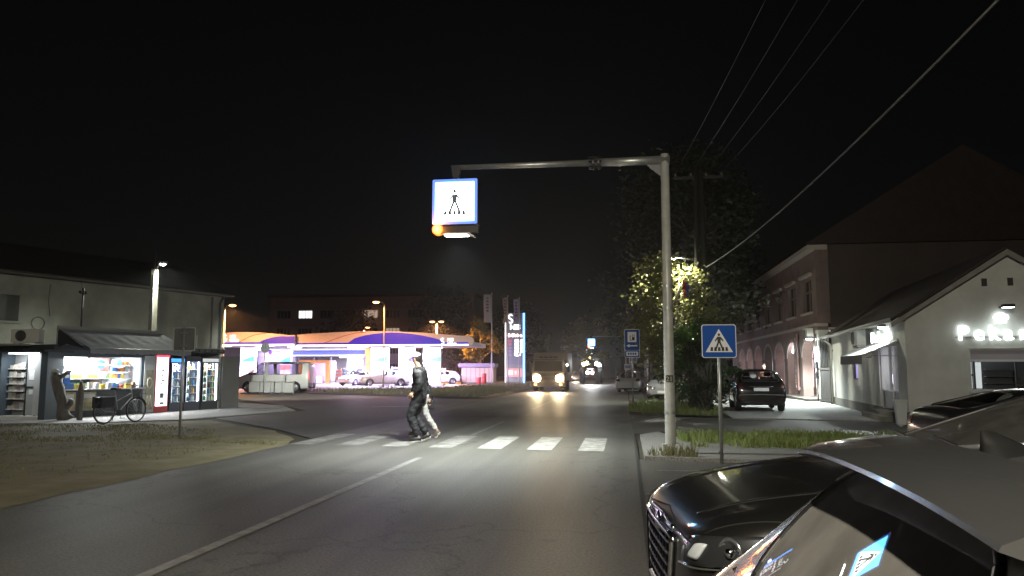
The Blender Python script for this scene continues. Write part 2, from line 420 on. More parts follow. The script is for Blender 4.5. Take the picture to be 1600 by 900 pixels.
def rrect(w, h, r, n=5):
    pts = []
    for cx, cz, a0 in ((w/2-r,h/2-r,0),(-w/2+r,h/2-r,90),(-w/2+r,-h/2+r,180),(w/2-r,-h/2+r,270)):
        for k in range(n+1):
            a = R(a0+90*k/n); pts.append((cx+r*math.cos(a), cz+r*math.sin(a)))
    return pts
def off(poly, dx, dz, s=1.0): return [(p[0]*s+dx, p[1]*s+dz) for p in poly]
# walking figure in a unit box, x -0.5..0.5, z 0..1
def figure(mb, cx, z0, h, y0, y1):
    def P(pts): mb.prism([(cx+p[0]*h, z0+p[1]*h) for p in pts], y0, y1, 'y')
    P([(0.075*math.cos(R(a)), 0.92+0.08*math.sin(R(a))) for a in range(0,360,30)])
    P([(-0.10,0.80),(0.10,0.80),(0.09,0.46),(-0.09,0.46)])
    P([(-0.09,0.80),(-0.26,0.56),(-0.20,0.52),(-0.06,0.70)])
    P([(0.09,0.80),(0.27,0.58),(0.21,0.53),(0.06,0.70)])
    P([(-0.09,0.48),(0.02,0.48),(-0.17,0.0),(-0.27,0.0)])
    P([(-0.01,0.48),(0.09,0.48),(0.29,0.0),(0.18,0.0)])
def zebra(mb, cx, z0, w, h, y0, y1, n=5):
    for k in range(n):
        t = (k+0.5)/n-0.5
        x = cx+t*w; sl = t*0.10
        mb.prism([(x-0.028*w/0.4+sl*-0.3, z0),(x+0.028*w/0.4-sl*0.3, z0),(x+0.02*w/0.4-sl*1.2*w, z0+h),(x-0.02*w/0.4-sl*1.2*w, z0+h)], y0, y1, 'y')

E_SIGNB = emi('lit_blue_acrylic', (0.11,0.50,1.0), 13.0)
E_SIGNW = emi('lit_white_acrylic', (0.85,0.97,1.0), 14.0)
E_FIG = emi('lit_figure_film', (0.30,0.42,0.5), 0.12, (0.05,0.06,0.07))
E_EDGE = emi('lit_blue_edge', (0.0,0.16,1.0), 1.0)
E_TUBE = emi('lit_lamp_lens', (0.95,1.0,0.96), 22.0)
E_AMB = emi('lit_amber_lens', (1.0,0.13,0.008), 3.6)
POLEP = mat('gantry_paint', (0.47,0.475,0.44), 0.42, 0.1, var=0.2, scale=5, bump=0.05, bscale=30, col2=(0.33,0.335,0.305))

def gantry(label, loc, arm=3.98, power=2900, near=True, grp=None):
    g = thing('crossing_gantry', label, 'traffic sign', loc, 0, grp)
    m = MB()
    m.tube([(0,0,0.0),(0,0,0.12),(0,0,3.0),(-0.0,0,5.52)], [0.108,0.096,0.086,0.078], 20)
    m.build('pole', POLEP, g, True)
    m = MB()
    for z, r in ((0.72,0.104),(2.62,0.094),(3.02,0.092)): m.tube([(0,0,z-0.025),(0,0,z+0.025)], r, 20)
    m.build('clamp_band', STEEL, g)
    m = MB(); m.box(-0.22,0.22,-0.22,0.22,0.0,0.025)
    for a in range(4):
        m.box(0.09,0.21,-0.008,0.008,0.025,0.16, Matrix.Rotation(R(45+90*a),4,'Z'))
    m.build('base_plate', POLEP, g, bevel=0.006)
    m = MB(); m.tube([(0.09,0,5.41),(-1.3,0,5.41)], [0.085,0.075], 18); m.tube([(-1.3,0,5.41),(-arm,0,5.42)], [0.06,0.05], 18)
    m.build('arm', STEEL, g, True)
    m = MB()
    for dx in (-0.05,0.05): m.tube([(-1.3+dx,0,5.41),(-1.3+dx+0.03,0,5.41)], 0.14, 18)
    for a in range(6):
        y, z = 0.115*math.cos(R(60*a)), 0.115*math.sin(R(60*a)); m.tube([(-1.42,y,5.41+z),(-1.18,y,5.41+z)], 0.014, 6)
    m.build('flange', DKM, g)
    m = MB(); m.prism([(-0.02,5.34),(-0.35,5.34),(-0.02,5.05)], -0.012, 0.012, 'y'); m.build('gusset', DKM, g)
    # sign box
    cx, zc, w = -arm-0.02, 4.72, 0.90
    m = MB(); m.prism([(-0.06,5.20),(0.06,5.20),(0.10,5.46),(-0.10,5.46)], -0.06, 0.06, 'y')
    for i in range(len(m.v)): m.v[i] = (m.v[i][0]+cx, m.v[i][1], m.v[i][2])
    m.build('hanger', DKM, g, bevel=0.006)
    m = MB(); m.box(cx-w/2,cx+w/2,-0.11,0.11,zc-w/2,zc+w/2); box = m.build('sign_box', DKM, g, bevel=0.015)
    for s in (-1,1):
        m = MB(); y = s*0.1135
        m.prism(off(rrect(w-0.015,w-0.015,0.03),cx,zc), y-0.002, y+0.002, 'y'); m.build('blue_rim', E_EDGE, box)
        y = s*0.119
        m = MB(); m.prism(off(rrect(w-0.13,w-0.13,0.02),cx,zc), y-0.002, y+0.002, 'y'); m.build('sign_face', E_SIGNB, box)
        m = MB(); y = s*0.124; m.prism([(cx-0.36,zc-0.30),(cx+0.36,zc-0.30),(cx,zc+0.33)], y-0.002, y+0.002, 'y'); m.build('white_triangle', E_SIGNW, box)
        m = MB(); y = s*0.129; figure(m, cx, zc-0.225, 0.46, y-0.002, y+0.002); zebra(m, cx, zc-0.265, 0.50, 0.085, y-0.002, y+0.002, 5)
        m.build('walking_figure', E_FIG, box)
    m = MB(); m.box(cx-w/2,cx+w/2,-0.05,0.05,zc-w/2-0.155,zc-w/2-0.012); m.build('lamp_tray', BLK, g, bevel=0.01)
    bx = cx-w/2+0.10
    for s in (-1, 1):
        m = MB(); m.lathe([(0.0,0.075),(0.065,0.06),(0.105,0.02),(0.11,0.0)], 18, Matrix.Translation((bx, s*0.052, zc-w/2-0.075)) @ Matrix.Rotation(R(90)*(1 if s < 0 else -1),4,'X'))
        m.build('beacon_lens', E_AMB, g, True)
    m = MB(); m.prism([(cx-0.26,zc-w/2-0.185),(cx-0.17,zc-w/2-0.157),(cx+0.28,zc-w/2-0.157),(cx+0.38,zc-w/2-0.225),(cx+0.36,zc-w/2-0.235),(cx+0.22,zc-w/2-0.185)], -0.11, 0.11, 'y')
    m.build('lamp_housing', STEEL, g)
    m = MB(); m.box(cx-0.2,cx+0.24,-0.09,0.09,zc-w/2-0.205,zc-w/2-0.188); m.build('lamp_lens', E_TUBE, g)
    if power:
        lamp(g, 'SPOT', (cx+0.02,0,zc-w/2-0.25), power, (0.93,1.0,0.95), 0.12, (R(14),0,0), 150, 1.0)
        lamp(g, 'POINT', (bx,-0.22,zc-w/2-0.075), 14, (1.0,0.32,0.05), 0.06)
    return g
g0 = gantry('lit blue pedestrian crossing sign with amber beacon hung from tall pole over crosswalk', (0.78,14.39,0.05))
m = MB(); m.prism(off(rrect(0.13,0.13,0.01),0,1.33), -0.100, -0.092, 'y'); m.build('number_plate', mat('stencil_dark',(0.03,0.03,0.025),0.6), g0)
text('21', 0.12, 0.001, mat('stencil_pale',(0.45,0.46,0.36),0.6), 'pole_number', g0, XZ((-0.065,-0.1015,1.285)))
gantry('small far lit crossing sign on a pole beyond the tractor', (0.0,92.0,0.0), 3.98, 260)

def post_sign(name, label, loc, rz, w, h, zb, plate, rad=0.03, tilt=0.0, cat='road sign'):
    t = thing(name, label, cat, loc, rz)
    m = MB(); m.tube([(0,0,0),(0,0,zb+h)], rad, 14); po = m.build('post', STEEL, t, True)
    m = MB(); m.prism(off(rrect(w,h,0.045),0,zb+h/2), -rad-0.014, -rad-0.004, 'y'); pl = m.build('plate', plate, t)
    m = MB(); 
    for z in (zb+0.12, zb+h-0.12): m.box(-0.06,0.06,-rad-0.003,rad+0.006,z-0.015,z+0.015)
    m.build('bracket', STEEL, t)
    return t, pl
# pedestrian sign at the right, facing the camera
t, pl = post_sign('pedestrian_sign', 'blue square pedestrian crossing sign on grey post beside the pavement', (1.55,13.35,0.0), R(3), 0.57, 0.56, 1.74, SWHT)
y = -0.046
m = MB(); m.prism(off(rrect(0.545,0.535,0.035),0,2.02), y-0.002, y, 'y'); m.build('blue_field', BLUE, pl)
m = MB(); m.prism([(-0.225,1.835),(0.225,1.835),(0,2.225)], y-0.005, y-0.0025, 'y'); m.build('white_triangle', SWHT, pl)
m = MB(); figure(m, 0.0, 1.865, 0.285, y-0.008, y-0.0055); zebra(m, 0, 1.855, 0.34, 0.065, y-0.008, y-0.0055, 5); m.build('walking_figure', SBLK, pl)
# sign seen from behind at the left
t, pl = post_sign('pedestrian_sign', 'square road sign seen from behind on thin post in the dirt verge', (-10.08,16.48,0.0), R(180-4), 0.58, 0.54, 1.97, SGRY)
m = MB(); a_ = rrect(0.58,0.54,0.045); b_ = rrect(0.545,0.505,0.035); n_ = len(a_)
vv = [(p[0],-0.025,p[1]+2.24) for p in a_]+[(p[0],-0.025,p[1]+2.24) for p in b_]+[(p[0],-0.012,p[1]+2.24) for p in a_]+[(p[0],-0.012,p[1]+2.24) for p in b_]
ff = []
for i in range(n_):
    j = (i+1)%n_; ff += [(i,j,n_+j,n_+i),(2*n_+i,3*n_+i,3*n_+j,2*n_+j),(i,2*n_+i,2*n_+j,j),(n_+i,n_+j,3*n_+j,3*n_+i)]
m.add(vv, ff); m.build('rolled_rim', mat('rim_metal',(0.6,0.61,0.6),0.4,0.5), pl)
m = MB(); m.prism(off(rrect(0.565,0.525,0.035),0,2.24), -0.049, -0.045, 'y'); m.build('blue_field', BLUE, pl)
# fuel station direction sign
t, pl = post_sign('fuel_sign', 'tall blue fuel station sign with white pump and left arrow', (0.25,30.42,0.0), R(2), 0.58, 1.10, 2.0, SWHT, 0.028)
y = -0.044
m = MB(); m.prism(off(rrect(0.55,0.79,0.035),0,2.685), y-0.002, y, 'y'); m.prism(off(rrect(0.55,0.26,0.035),0,2.15), y-0.002, y, 'y'); m.build('blue_field', BLUE, pl)
m = MB(); m.prism(off(rrect(0.34,0.40,0.01),0,2.80), y-0.005, y-0.0025, 'y'); m.build('white_panel', SWHT, pl)
m = MB(); m.prism([(-0.22,2.46),(-0.10,2.53),(-0.10,2.485),(0.20,2.485),(0.20,2.435),(-0.10,2.435),(-0.10,2.39)], y-0.005, y-0.0025, 'y'); m.build('arrow', SWHT, pl)
m = MB(); m.prism(off(rrect(0.46,0.17,0.03),0,2.15), y-0.005, y-0.0025, 'y'); m.build('name_strip', SWHT, pl)
m = MB(); m.prism(off(rrect(0.10,0.22,0.02),0.05,2.78), y-0.008, y-0.0055, 'y'); m.prism([(-0.01,2.66),(-0.07,2.66),(-0.09,2.80),(-0.055,2.87),(-0.035,2.86),(-0.065,2.79),(-0.05,2.69),(-0.01,2.69)], y-0.008, y-0.0055, 'y'); m.build('pump_symbol', SBLK, pl)
m = MB(); m.prism(off(rrect(0.06,0.07,0.005),0.05,2.835), y-0.011, y-0.0085, 'y'); m.build('pump_window', SWHT, pl)
m = MB()
for k in range(4): m.box(-0.17+k*0.09,-0.11+k*0.09,y-0.008,y-0.0055,2.11,2.19)
m.build('name_lettering', BLUE, pl)
# small far signs by the right kerb
for (x,yy,w,h,zb,lab) in [(0.55,60,0.62,0.62,2.0,'small white plate sign on far kerb nearest the parked silver car'),(0.15,66,0.55,0.5,1.5,'low pale plate sign on the far tall post')]:
    t, pl = post_sign('plate_sign', lab, (x,yy,0), 0, w, h, zb, SWHT, 0.04)
    m = MB(); m.prism(off(rrect(w*0.8,h*0.5,0.03),0,zb+h*0.5), -0.062, -0.0545, 'y'); m.build('blue_field', mat('pale_blue',(0.25,0.3,0.5),0.5), pl)
# round sign seen from behind near the van
t = thing('round_sign', 'dark round road sign seen from behind in front of the van', 'road sign', (-21.6,44.0,0), R(175))
m = MB(); m.tube([(0,0,0),(0,0,3.2)], 0.03, 10); m.build('post', STEEL, t, True)
m = MB(); m.lathe([(0.0,0.0),(0.31,0.0),(0.31,0.012),(0.0,0.012)], 28, Matrix.Translation((0,-0.045,2.85)) @ Matrix.Rotation(R(90),4,'X')); m.build('plate', SGRY, t)
m = MB(); m.box(-0.05,0.05,-0.045,0.03,2.7,2.74); m.box(-0.05,0.05,-0.045,0.03,2.96,3.0); m.build('bracket', STEEL, t)

# ================================================================== street lamps, poles and cables
def street_lamp(label, loc, rz, h, arm, col, estr, power, pole_m, r=0.07, heads=1, grp=None, spot=True, armz=0.25, size=0.12):
    t = thing('street_lamp', label, 'street lamp', loc, rz, grp)
    m = MB(); m.tube([(0,0,0),(0,0,0.9),(0,0,0.95),(0,0,h)], [r*1.3,r*1.3,r,r*0.7], 14); m.build('pole', pole_m, t, True)
    for k in range(heads):
        s = 1 if k == 0 else -1
        m = MB(); m.tube([(0,0,h-0.05),(s*arm*0.35,0,h+armz*0.7),(s*arm,0,h+armz)], 0.03, 10); a = m.build('arm', pole_m, t, True)
        m = MB(); M = Matrix.Translation((s*(arm+0.2),0,h+armz)) 
        pts = [(-0.28,-0.03),(-0.24,0.05),(0.0,0.085),(0.24,0.05),(0.30,-0.02)]
        m.prism([(p[0]+s*(arm+0.2),p[1]+h+armz) for p in pts], -0.10, 0.10, 'y'); hd = m.build('lamp_head', GREY, t, bevel=0.015)
        m = MB(); q_ = 3.0 if col[2] < 0.3 else 1.0; m.lathe([(0.0,-0.03-0.045*q_),(0.07*q_,-0.03-0.03*q_),(0.105*q_,-0.028)], 16, M); m.build('lamp_glass', emi('lamp_glow_%s_%g' % ('_'.join('%g'%c for c in col), estr), col, estr), hd, True)  # orange bowls are oversized to imitate the lamps' glare
        if power:
            lamp(t, 'SPOT' if spot else 'POINT', (s*(arm+0.2),0,h+armz-0.30), power, col, size, (0,0,0), 168, 0.35)
    return t
CONCP = mat('pole_concrete', (0.30,0.28,0.22), 0.8, var=0.2, scale=4, bump=0.2, bscale=30)
WOODP = mat('pole_wood', (0.03,0.025,0.02), 0.85, var=0.3, scale=5, streak=(6,6,0.6))
SODIUM = (1.0,0.40,0.13); LED = (0.95,1.0,0.88); COOL = (0.88,0.97,1.0)
LAMPG = mat('lamp_pole_paint', (0.4,0.36,0.3), 0.5)
street_lamp('orange street lamp on pole left of the fuel station', (-35.3,64.0,0), R(0), 7.0, 0.5, SODIUM, 14, 5200, LAMPG)
street_lamp('orange street lamp in front of the fuel station canopy middle', (-21.2,66.0,0), R(180), 7.3, 0.6, SODIUM, 14, 2200, LAMPG)
street_lamp('twin headed orange street lamp behind the right end of canopy', (-21.9,88.0,0), R(0), 6.9, 0.35, SODIUM, 14, 9000, LAMPG, heads=2)
street_lamp('far orange street lamp rising behind the canopy roof', (-34.6,99.0,0), R(0), 6.9, 0.3, SODIUM, 9, 9000, LAMPG)
# concrete pole behind the kiosk with white lamp
t = thing('concrete_utility_pole', 'square concrete pole with white lamp standing behind the kiosk', 'utility pole', (-19.75,29.9,0), R(-14))
m = MB(); m.add([(-0.16,-0.13,0),(0.16,-0.13,0),(0.16,0.13,0),(-0.16,0.13,0),(-0.11,-0.10,5.78),(0.11,-0.10,5.78),(0.11,0.10,5.78),(-0.11,0.10,5.78)], [(0,3,2,1),(4,5,6,7),(0,1,5,4),(1,2,6,5),(2,3,7,6),(3,0,4,7)]); m.build('shaft', CONCP, t, bevel=0.02)
m = MB(); m.tube([(0.135,-0.135,0.2),(0.10,-0.115,5.6)], 0.022, 8); m.build('conduit', STEEL, t, True)
m = MB(); m.tube([(0.0,0.0,5.7),(0.0,0.0,7.0)], 0.022, 8); m.tube([(-0.09,0,6.6),(0.09,0,6.6)], 0.015, 6); m.build('mast', DKM, t, True)
m = MB(); m.tube([(0.05,-0.02,5.72),(0.25,-0.06,5.92),(0.46,-0.1,5.98)], 0.026, 8); m.build('arm', STEEL, t, True)
m = MB(); m.box(0.38,0.72,-0.22,0.0,5.96,6.06); hd = m.build('lamp_head', GREY, t, bevel=0.02)
m = MB(); m.lathe([(0.0,-0.10),(0.08,-0.08),(0.115,-0.035)], 16, Matrix.Translation((0.55,-0.11,5.99))); m.build('lamp_glass', emi('led_glow',LED,60), hd, True)
lamp(t, 'SPOT', (0.55,-0.11,5.78), 880, (0.95,1.0,0.86), 0.12, (0,0,0), 164, 0.5)
lamp(t, 'SPOT', (0.60,-0.05,5.80), 13000, (0.97,1.0,0.9), 0.10, (R(72),0,R(9)), 50, 0.7)  # extra strong beam added at this lamp head to brighten the van

def cable(label, a, b, sag, r, m, n=28):
    a = Vector(a); b = Vector(b)
    pts = [a.lerp(b,k/n) - Vector((0,0,sag*4*(k/n)*(1-k/n))) for k in range(n+1)]
    mb = MB(); mb.tube([p-a for p in pts], r, 6)
    o = mb.build('power_cable', m, None, True, loc=a)
    return tag(o, label, 'cable', 'overhead cables')
WIRE = mat('cable_sheath', (0.035,0.035,0.035), 0.5)
def utility_pole(label, loc, h, arm_x, rz=0):
    t = thing('utility_pole', label, 'utility pole', loc, rz)
    m = MB()
    for s in (-0.22,0.22): m.tube([(s,0,0),(s*0.45,0,h)], [0.13,0.10], 12)
    m.build('leg', WOODP, t, True)
    m = MB(); 
    for z in (h*0.3,h*0.62): m.tube([(-0.3,0,z),(0.3,0,z)], 0.04, 8)
    m.build('brace', WOODP, t, True)
    m = MB(); m.box(-arm_x,arm_x,-0.05,0.05,h-0.35,h-0.25); m.build('crossarm', DKM, t)
    for k in range(4):
        x = -arm_x+0.1+k*(2*arm_x-0.2)/3
        m = MB(); m.lathe([(0.0,0.0),(0.03,0.0),(0.05,0.05),(0.03,0.08),(0.05,0.12),(0.0,0.16)], 10, Matrix.Translation((x,0,h-0.25))); m.build('insulator', mat('porcelain',(0.3,0.25,0.2),0.2), t, True)
    return t
pA = utility_pole('twin legged wooden utility pole with white lamp behind the leafy tree', (3.15,32.6,0), 9.9, 1.05)
m = MB(); m.tube([(-0.15,0,6.05),(-0.5,-0.02,6.14),(-1.0,-0.05,6.2)], 0.025, 8); m.build('arm', STEEL, pA, True)
m = MB(); m.box(-1.32,-0.92,-0.15,0.05,6.18,6.27); hd = m.build('lamp_head', GREY, pA, bevel=0.02)
m = MB(); m.lathe([(0.0,-0.09),(0.08,-0.07),(0.11,-0.03)], 16, Matrix.Translation((-1.1,-0.05,6.2))); m.build('lamp_glass', emi('led_glow2',(1.0,1.0,0.82),70), hd, True)
lamp(pA, 'SPOT', (-1.1,-0.05,6.02), 3200, (1.0,1.0,0.80), 0.08, (0,0,0), 165, 0.55)
lamp(pA, 'POINT', (-1.1,-0.05,6.02), 90, (1.0,1.0,0.80), 0.08)
pB = utility_pole('wooden utility pole with street lamp behind the photographer', (4.9,-4.6,0), 9.6, 1.05)
m = MB(); m.tube([(-0.15,0,6.5),(-2.2,0.2,7.2),(-5.0,0.5,7.5)], 0.04, 8); m.build('arm', STEEL, pB, True)
m = MB(); m.box(-5.5,-4.94,0.38,0.64,7.48,7.6); hd = m.build('lamp_head', GREY, pB, bevel=0.02)
m = MB(); m.lathe([(0.0,-0.09),(0.10,-0.07),(0.14,-0.02)], 16, Matrix.Translation((-5.24,0.51,7.5))); m.build('lamp_glass', emi('led_glow3',(1.0,0.93,0.74),60), hd, True)
lamp(pB, 'POINT', (-5.24,0.51,7.28), 5200, (1.0,0.92,0.75), 0.12)
for k, lab in enumerate(['leftmost of the thin overhead cables at the upper right','second of the thin overhead cables from the left','third of the thin overhead cables from the left','fourth of the thin overhead cables from the left']):
    x = -0.95+k*1.9/3
    cable(lab, (3.15+x,32.6,9.81), (4.9+x*0.95,-4.6,9.51), 0.45+0.08*k, 0.007, WIRE)
cable('thick pale overhead cable sagging from the pole behind the tree', (3.35,32.4,5.75), (5.7,-4.6,7.9), 0.85, 0.020, mat('pale_cable',(0.16,0.16,0.155),0.5))
# ================================================================== long building behind the kiosk
PLAST = mat('old_plaster', (0.40,0.405,0.36), 0.9, col2=(0.24,0.25,0.215), scale=0.8, bump=0.15, bscale=18, detail=9)
DROOF = mat('dark_roofing', (0.03,0.028,0.026), 0.8, var=0.3, scale=2)
hb = thing('plaster_hall', 'long pale plaster building with dark eaves behind the kiosk', 'building', (-26.0,28.6,0), math.atan2(0.949,0.316))
m = MB(); m.box(-14,12.1,0,9,0,5.55); m.build('wall', PLAST, hb)
m = MB(); m.box(-14.3,12.4,-0.35,9.3,5.55,5.72); m.build('eaves', mat('eaves_board',(0.10,0.095,0.085),0.8,var=0.2,scale=3), hb)
m = MB(); m.prism([(-0.45,5.72),(4.5,7.6),(9.4,5.72)], -14.4, 12.5, 'x'); m.build('roof', DROOF, hb)
m = MB(); m.tube([(11.75,-0.08,0),(11.75,-0.08,5.2),(11.75,-0.3,5.5)], 0.06, 10); m.build('downpipe', mat('pipe_dark',(0.06,0.06,0.06),0.5), hb, True)
m = MB(); m.tube([(-14,-0.40,5.62),(12.4,-0.40,5.62)], 0.06, 8); m.build('gutter', mat('gutter_zinc',(0.16,0.15,0.13),0.5,0.5), hb, True)
m = MB(); m.box(11.2,11.32,-0.02,0.02,0,5.5); m.build('corner_strip', MATS['eaves_board'], hb)
m = MB(); m.box(0.1,0.9,-0.03,0.0,3.6,4.7)
wn_ = m.build('window', mat('old_window',(0.05,0.05,0.05),0.2), hb); m = MB(); m.box(0.0,1.0,-0.06,0.0,4.7,4.78); m.build('lintel', PLAST, wn_); m = MB(); m.box(0.0,1.0,-0.10,0.0,3.5,3.58); m.build('sill', PLAST, wn_)
m = MB(); m.tube([(2.2,-0.04,5.3),(2.15,-0.03,4.6),(2.25,-0.05,3.9)], 0.012, 5); m.tube([(1.75+0.28*math.cos(R(a)),-0.05,3.55+0.28*math.sin(R(a))) for a in range(0,375,15)], 0.012, 5); m.build('loose_wire', BLK, hb)

# ================================================================== kiosk, local x along its front (s), -y towards the road
KROT = math.atan2(0.97,0.25)
ks = thing('street_kiosk', 'brightly lit street kiosk with grey awning, counter and shelves', 'kiosk', (-17.38,22.5,0.02), KROT)
KW = mat('kiosk_white_panel', (0.55,0.57,0.58), 0.5, var=0.08, scale=2)
KD = mat('kiosk_dark_steel', (0.035,0.04,0.045), 0.5, 0.3, var=0.2, scale=3)
KB = mat('kiosk_bluegrey', (0.07,0.09,0.11), 0.5, var=0.15, scale=2)
D = 2.6
m = MB(); m.box(-0.85,6.2,0.9,D,0,0.06); m.box(-0.85,2.6,0.0,0.9,0,0.06); m.build('floor', KD, ks)
m = MB(); m.box(-0.85,6.25,D,D+0.06,0.0,2.2); m.build('back_wall', KB, ks)
for a_ in ((6.14,6.2,0.02,0.0,2.2),(2.52,2.58,0.06,0.06,2.12)):
    m = MB(); m.box(a_[0],a_[1],a_[2],D,a_[3],a_[4]); m.build('side_wall', KW, ks)
m = MB(); m.box(-0.95,6.3,-0.12,D+0.15,2.14,2.30); m.build('roof', KD, ks, bevel=0.01)
m = MB()
for k in range(9): m.box(3.3+k*0.33,3.3+k*0.33+0.22,-0.16,-0.125,2.20,2.27)
m.build('roof_vent', mat('vent_grey',(0.12,0.12,0.12),0.5), ks)
m = MB(); m.box(3.1,6.3,-0.17,-0.125,2.30,2.335); m.build('roof_trim', mat('trim_pale',(0.3,0.3,0.29),0.5), ks)
# front frame posts and header
m = MB()
for x in (-0.85,-0.62,2.44): m.box(x,x+0.10,-0.02,0.06,0.0,2.14)
m.box(-0.75,2.44,-0.015,0.05,1.93,2.14); m.build('frame', KB, ks)
m = MB(); m.box(-0.5,2.44,-0.015,0.05,0.06,0.14); m.box(-0.5,2.44,0.0,0.04,0.14,0.86); m.build('front_panel', KD, ks)
m = MB(); m.box(-0.55,2.46,-0.22,0.35,0.86,0.90); m.build('counter', mat('counter_steel',(0.45,0.46,0.47),0.3,0.7), ks, bevel=0.008)
E_KL = emi('kiosk_lamp', (0.95,0.98,1.0), 14)
m = MB(); m.box(0.1,2.2,0.5,0.62,2.06,2.10); m.build('ceiling_lamp', E_KL, ks)
lamp(ks, 'AREA', (1.0,0.7,2.0), 210, (0.93,0.98,1.0), 2.4, (0,0,0), sy=0.8)
lamp(ks, 'AREA', (0.9,-0.10,1.90), 120, (0.93,0.98,1.0), 2.6, (R(-32),0,0), sy=0.15)
# backlit white board and posters on the back of the shop
m = MB(); m.box(0.35,1.55,1.55,1.6,1.25,1.95); m.build('light_board', emi('light_board',(0.97,1.0,0.97),2.6), ks)
m = MB(); m.box(1.3,2.3,1.40,1.44,1.35,1.92); ban = m.build('banner', mat('banner_red',(0.7,0.06,0.04),0.5,col2=(0.8,0.7,0.65),scale=1.6,detail=1), ks)
m = MB(); m.lathe([(0.0,0.0),(0.17,0.0),(0.17,0.01),(0.0,0.01)], 20, Matrix.Translation((1.98,1.39,1.7)) @ Matrix.Rotation(R(90),4,'X')); m.build('round_logo', mat('logo_blue',(0.05,0.15,0.55),0.5), ban)
m = MB(); m.box(1.78,2.18,1.365,1.375,1.665,1.735); m.build('logo_stripe', WHT, ban)
ORD = ['first','second','third','fourth','fifth','sixth','seventh','eighth','ninth','tenth','eleventh','twelfth','thirteenth','fourteenth']
KGOODS = [mat('pack_%d'%i, c, 0.5) for i,c in enumerate([(0.7,0.12,0.05),(0.75,0.55,0.08),(0.1,0.25,0.6),(0.7,0.7,0.66),(0.15,0.45,0.15),(0.8,0.35,0.08),(0.35,0.2,0.12),(0.6,0.62,0.7)])]
m = MB()
for z in (0.95,1.22): m.box(-0.35,2.4,0.75,1.05,z-0.02,z)
for z in (1.22,1.45,1.68): m.box(1.75,2.45,0.45,0.75,z-0.02,z)
for z in (1.05,1.25,1.45,1.65): m.box(-0.72,0.25,0.72,0.98,z-0.02,z)
m.build('shelf', mat('shelf_white',(0.6,0.6,0.6),0.5), ks)
rk = random.Random(4)
pack_meshes = []
for i, mm in enumerate(KGOODS):
    mb = MB(); w, h = 0.05+0.03*(i%3), 0.12+0.03*(i%4)
    mb.box(-w,w,-0.05,0.05,0,h); mb.box(-w*0.8,w*0.8,-0.052,-0.05,h*0.4,h*0.7)
    me = mb.mesh('snack_pack'); me.materials.append(mm); pack_meshes.append(me)
def pack(x, y, z, lab, grp):
    o = obj('snack_pack', rk.choice(pack_meshes), None); o.parent = None
    M = Matrix.Translation((-17.38,22.5,0.02)) @ Matrix.Rotation(KROT,4,'Z')
    o.location = M @ Vector((x,y,z)); o.rotation_euler = (0,0,KROT+rk.uniform(-0.2,0.2)); o.scale = (1,1,rk.uniform(0.8,1.1))
    tag(o, lab, 'packet', grp)
for z, r_ in ((0.95,'lower'),(1.22,'upper')):
    for k in range(13): pack(-0.2+k*0.19, 0.9, z, '%s packet from the left on the %s shelf behind the kiosk counter' % (ORD[k], r_), 'packets behind the kiosk counter')
for z, r_ in ((1.22,'bottom'),(1.45,'middle'),(1.68,'top')):
    for k in range(4): pack(1.85+k*0.16, 0.6, z, '%s packet from the left, %s shelf of the rack at right of kiosk hatch' % (ORD[k], r_), 'packets on the right kiosk rack')
for z, r_ in ((1.05,'bottom'),(1.25,'second'),(1.45,'third'),(1.65,'top')):
    for k in range(5): pack(-0.62+k*0.17, 0.85, z, '%s packet from the left, %s shelf of the rack at left of kiosk hatch' % (ORD[k], r_), 'packets on the left kiosk rack')
# goods laid out on the counter
for k in range(11): pack(-0.3+k*0.24, -0.05, 0.90, '%s packet from the left along the kiosk counter edge' % ORD[k], 'packets on the kiosk counter')
# posters below the counter and on the left jamb
for (x0,x1,z0,z1,i,lab) in [(-0.4,-0.02,0.22,0.80,0,'orange poster'),(0.1,0.72,0.2,0.80,3,'poster with pale heading')]:
    m = MB(); m.box(x0,x1,-0.006,-0.001,z0,z1); p = m.build('poster', mat('poster_%d'%i, [(0.6,0.42,0.2),0,0,(0.55,0.45,0.25)][i], 0.5, col2=(0.2,0.22,0.1), scale=5, detail=1), ks)
    m = MB(); m.box(x0+0.06,x1-0.06,-0.010,-0.0065,z1-0.2,z1-0.06); m.build('poster_heading', mat('poster_pale',(0.7,0.72,0.75),0.5), p)
m = MB(); m.box(-0.50,-0.28,-0.05,-0.018,1.05,1.42); p = m.build('blue_sticker', mat('sticker_blue',(0.03,0.14,0.5),0.4), ks)
m = MB(); m.box(-0.46,-0.32,-0.055,-0.051,1.25,1.36); m.build('sticker_mark', WHT, p)
# glass of the counter hatch, upper sash
m = MB(); m.box(-0.5,2.42,0.02,0.026,1.55,1.92); m.build('hatch_glass', glassy('clear_glass',(0.93,0.95,0.95)), ks)
# grey leaf with poster between the hatch and the fridges
m = MB(); m.box(2.56,3.02,-0.04,0.0,0.02,2.0); lf = m.build('door_leaf', KW, ks, bevel=0.006)
m = MB(); m.box(2.62,2.97,-0.048,-0.042,0.12,1.50); pp = m.build('door_poster', mat('door_poster',(0.50,0.48,0.36),0.5,col2=(0.3,0.3,0.22),scale=6), lf)
m = MB(); m.tube([(2.79+0.1*math.cos(R(a)),-0.052,1.06+0.17*math.sin(R(a))) for a in range(0,375,20)], 0.02, 6)
for (a,b) in [((2.66,0.22),(2.72,0.62)),((2.72,0.62),(2.79,0.3)),((2.79,0.3),(2.86,0.62)),((2.86,0.62),(2.92,0.22))]: m.tube([(a[0],-0.052,a[1]),(b[0],-0.052,b[1])], 0.014, 5)
m.build('poster_print', mat('poster_print',(0.68,0.66,0.52),0.5), pp)
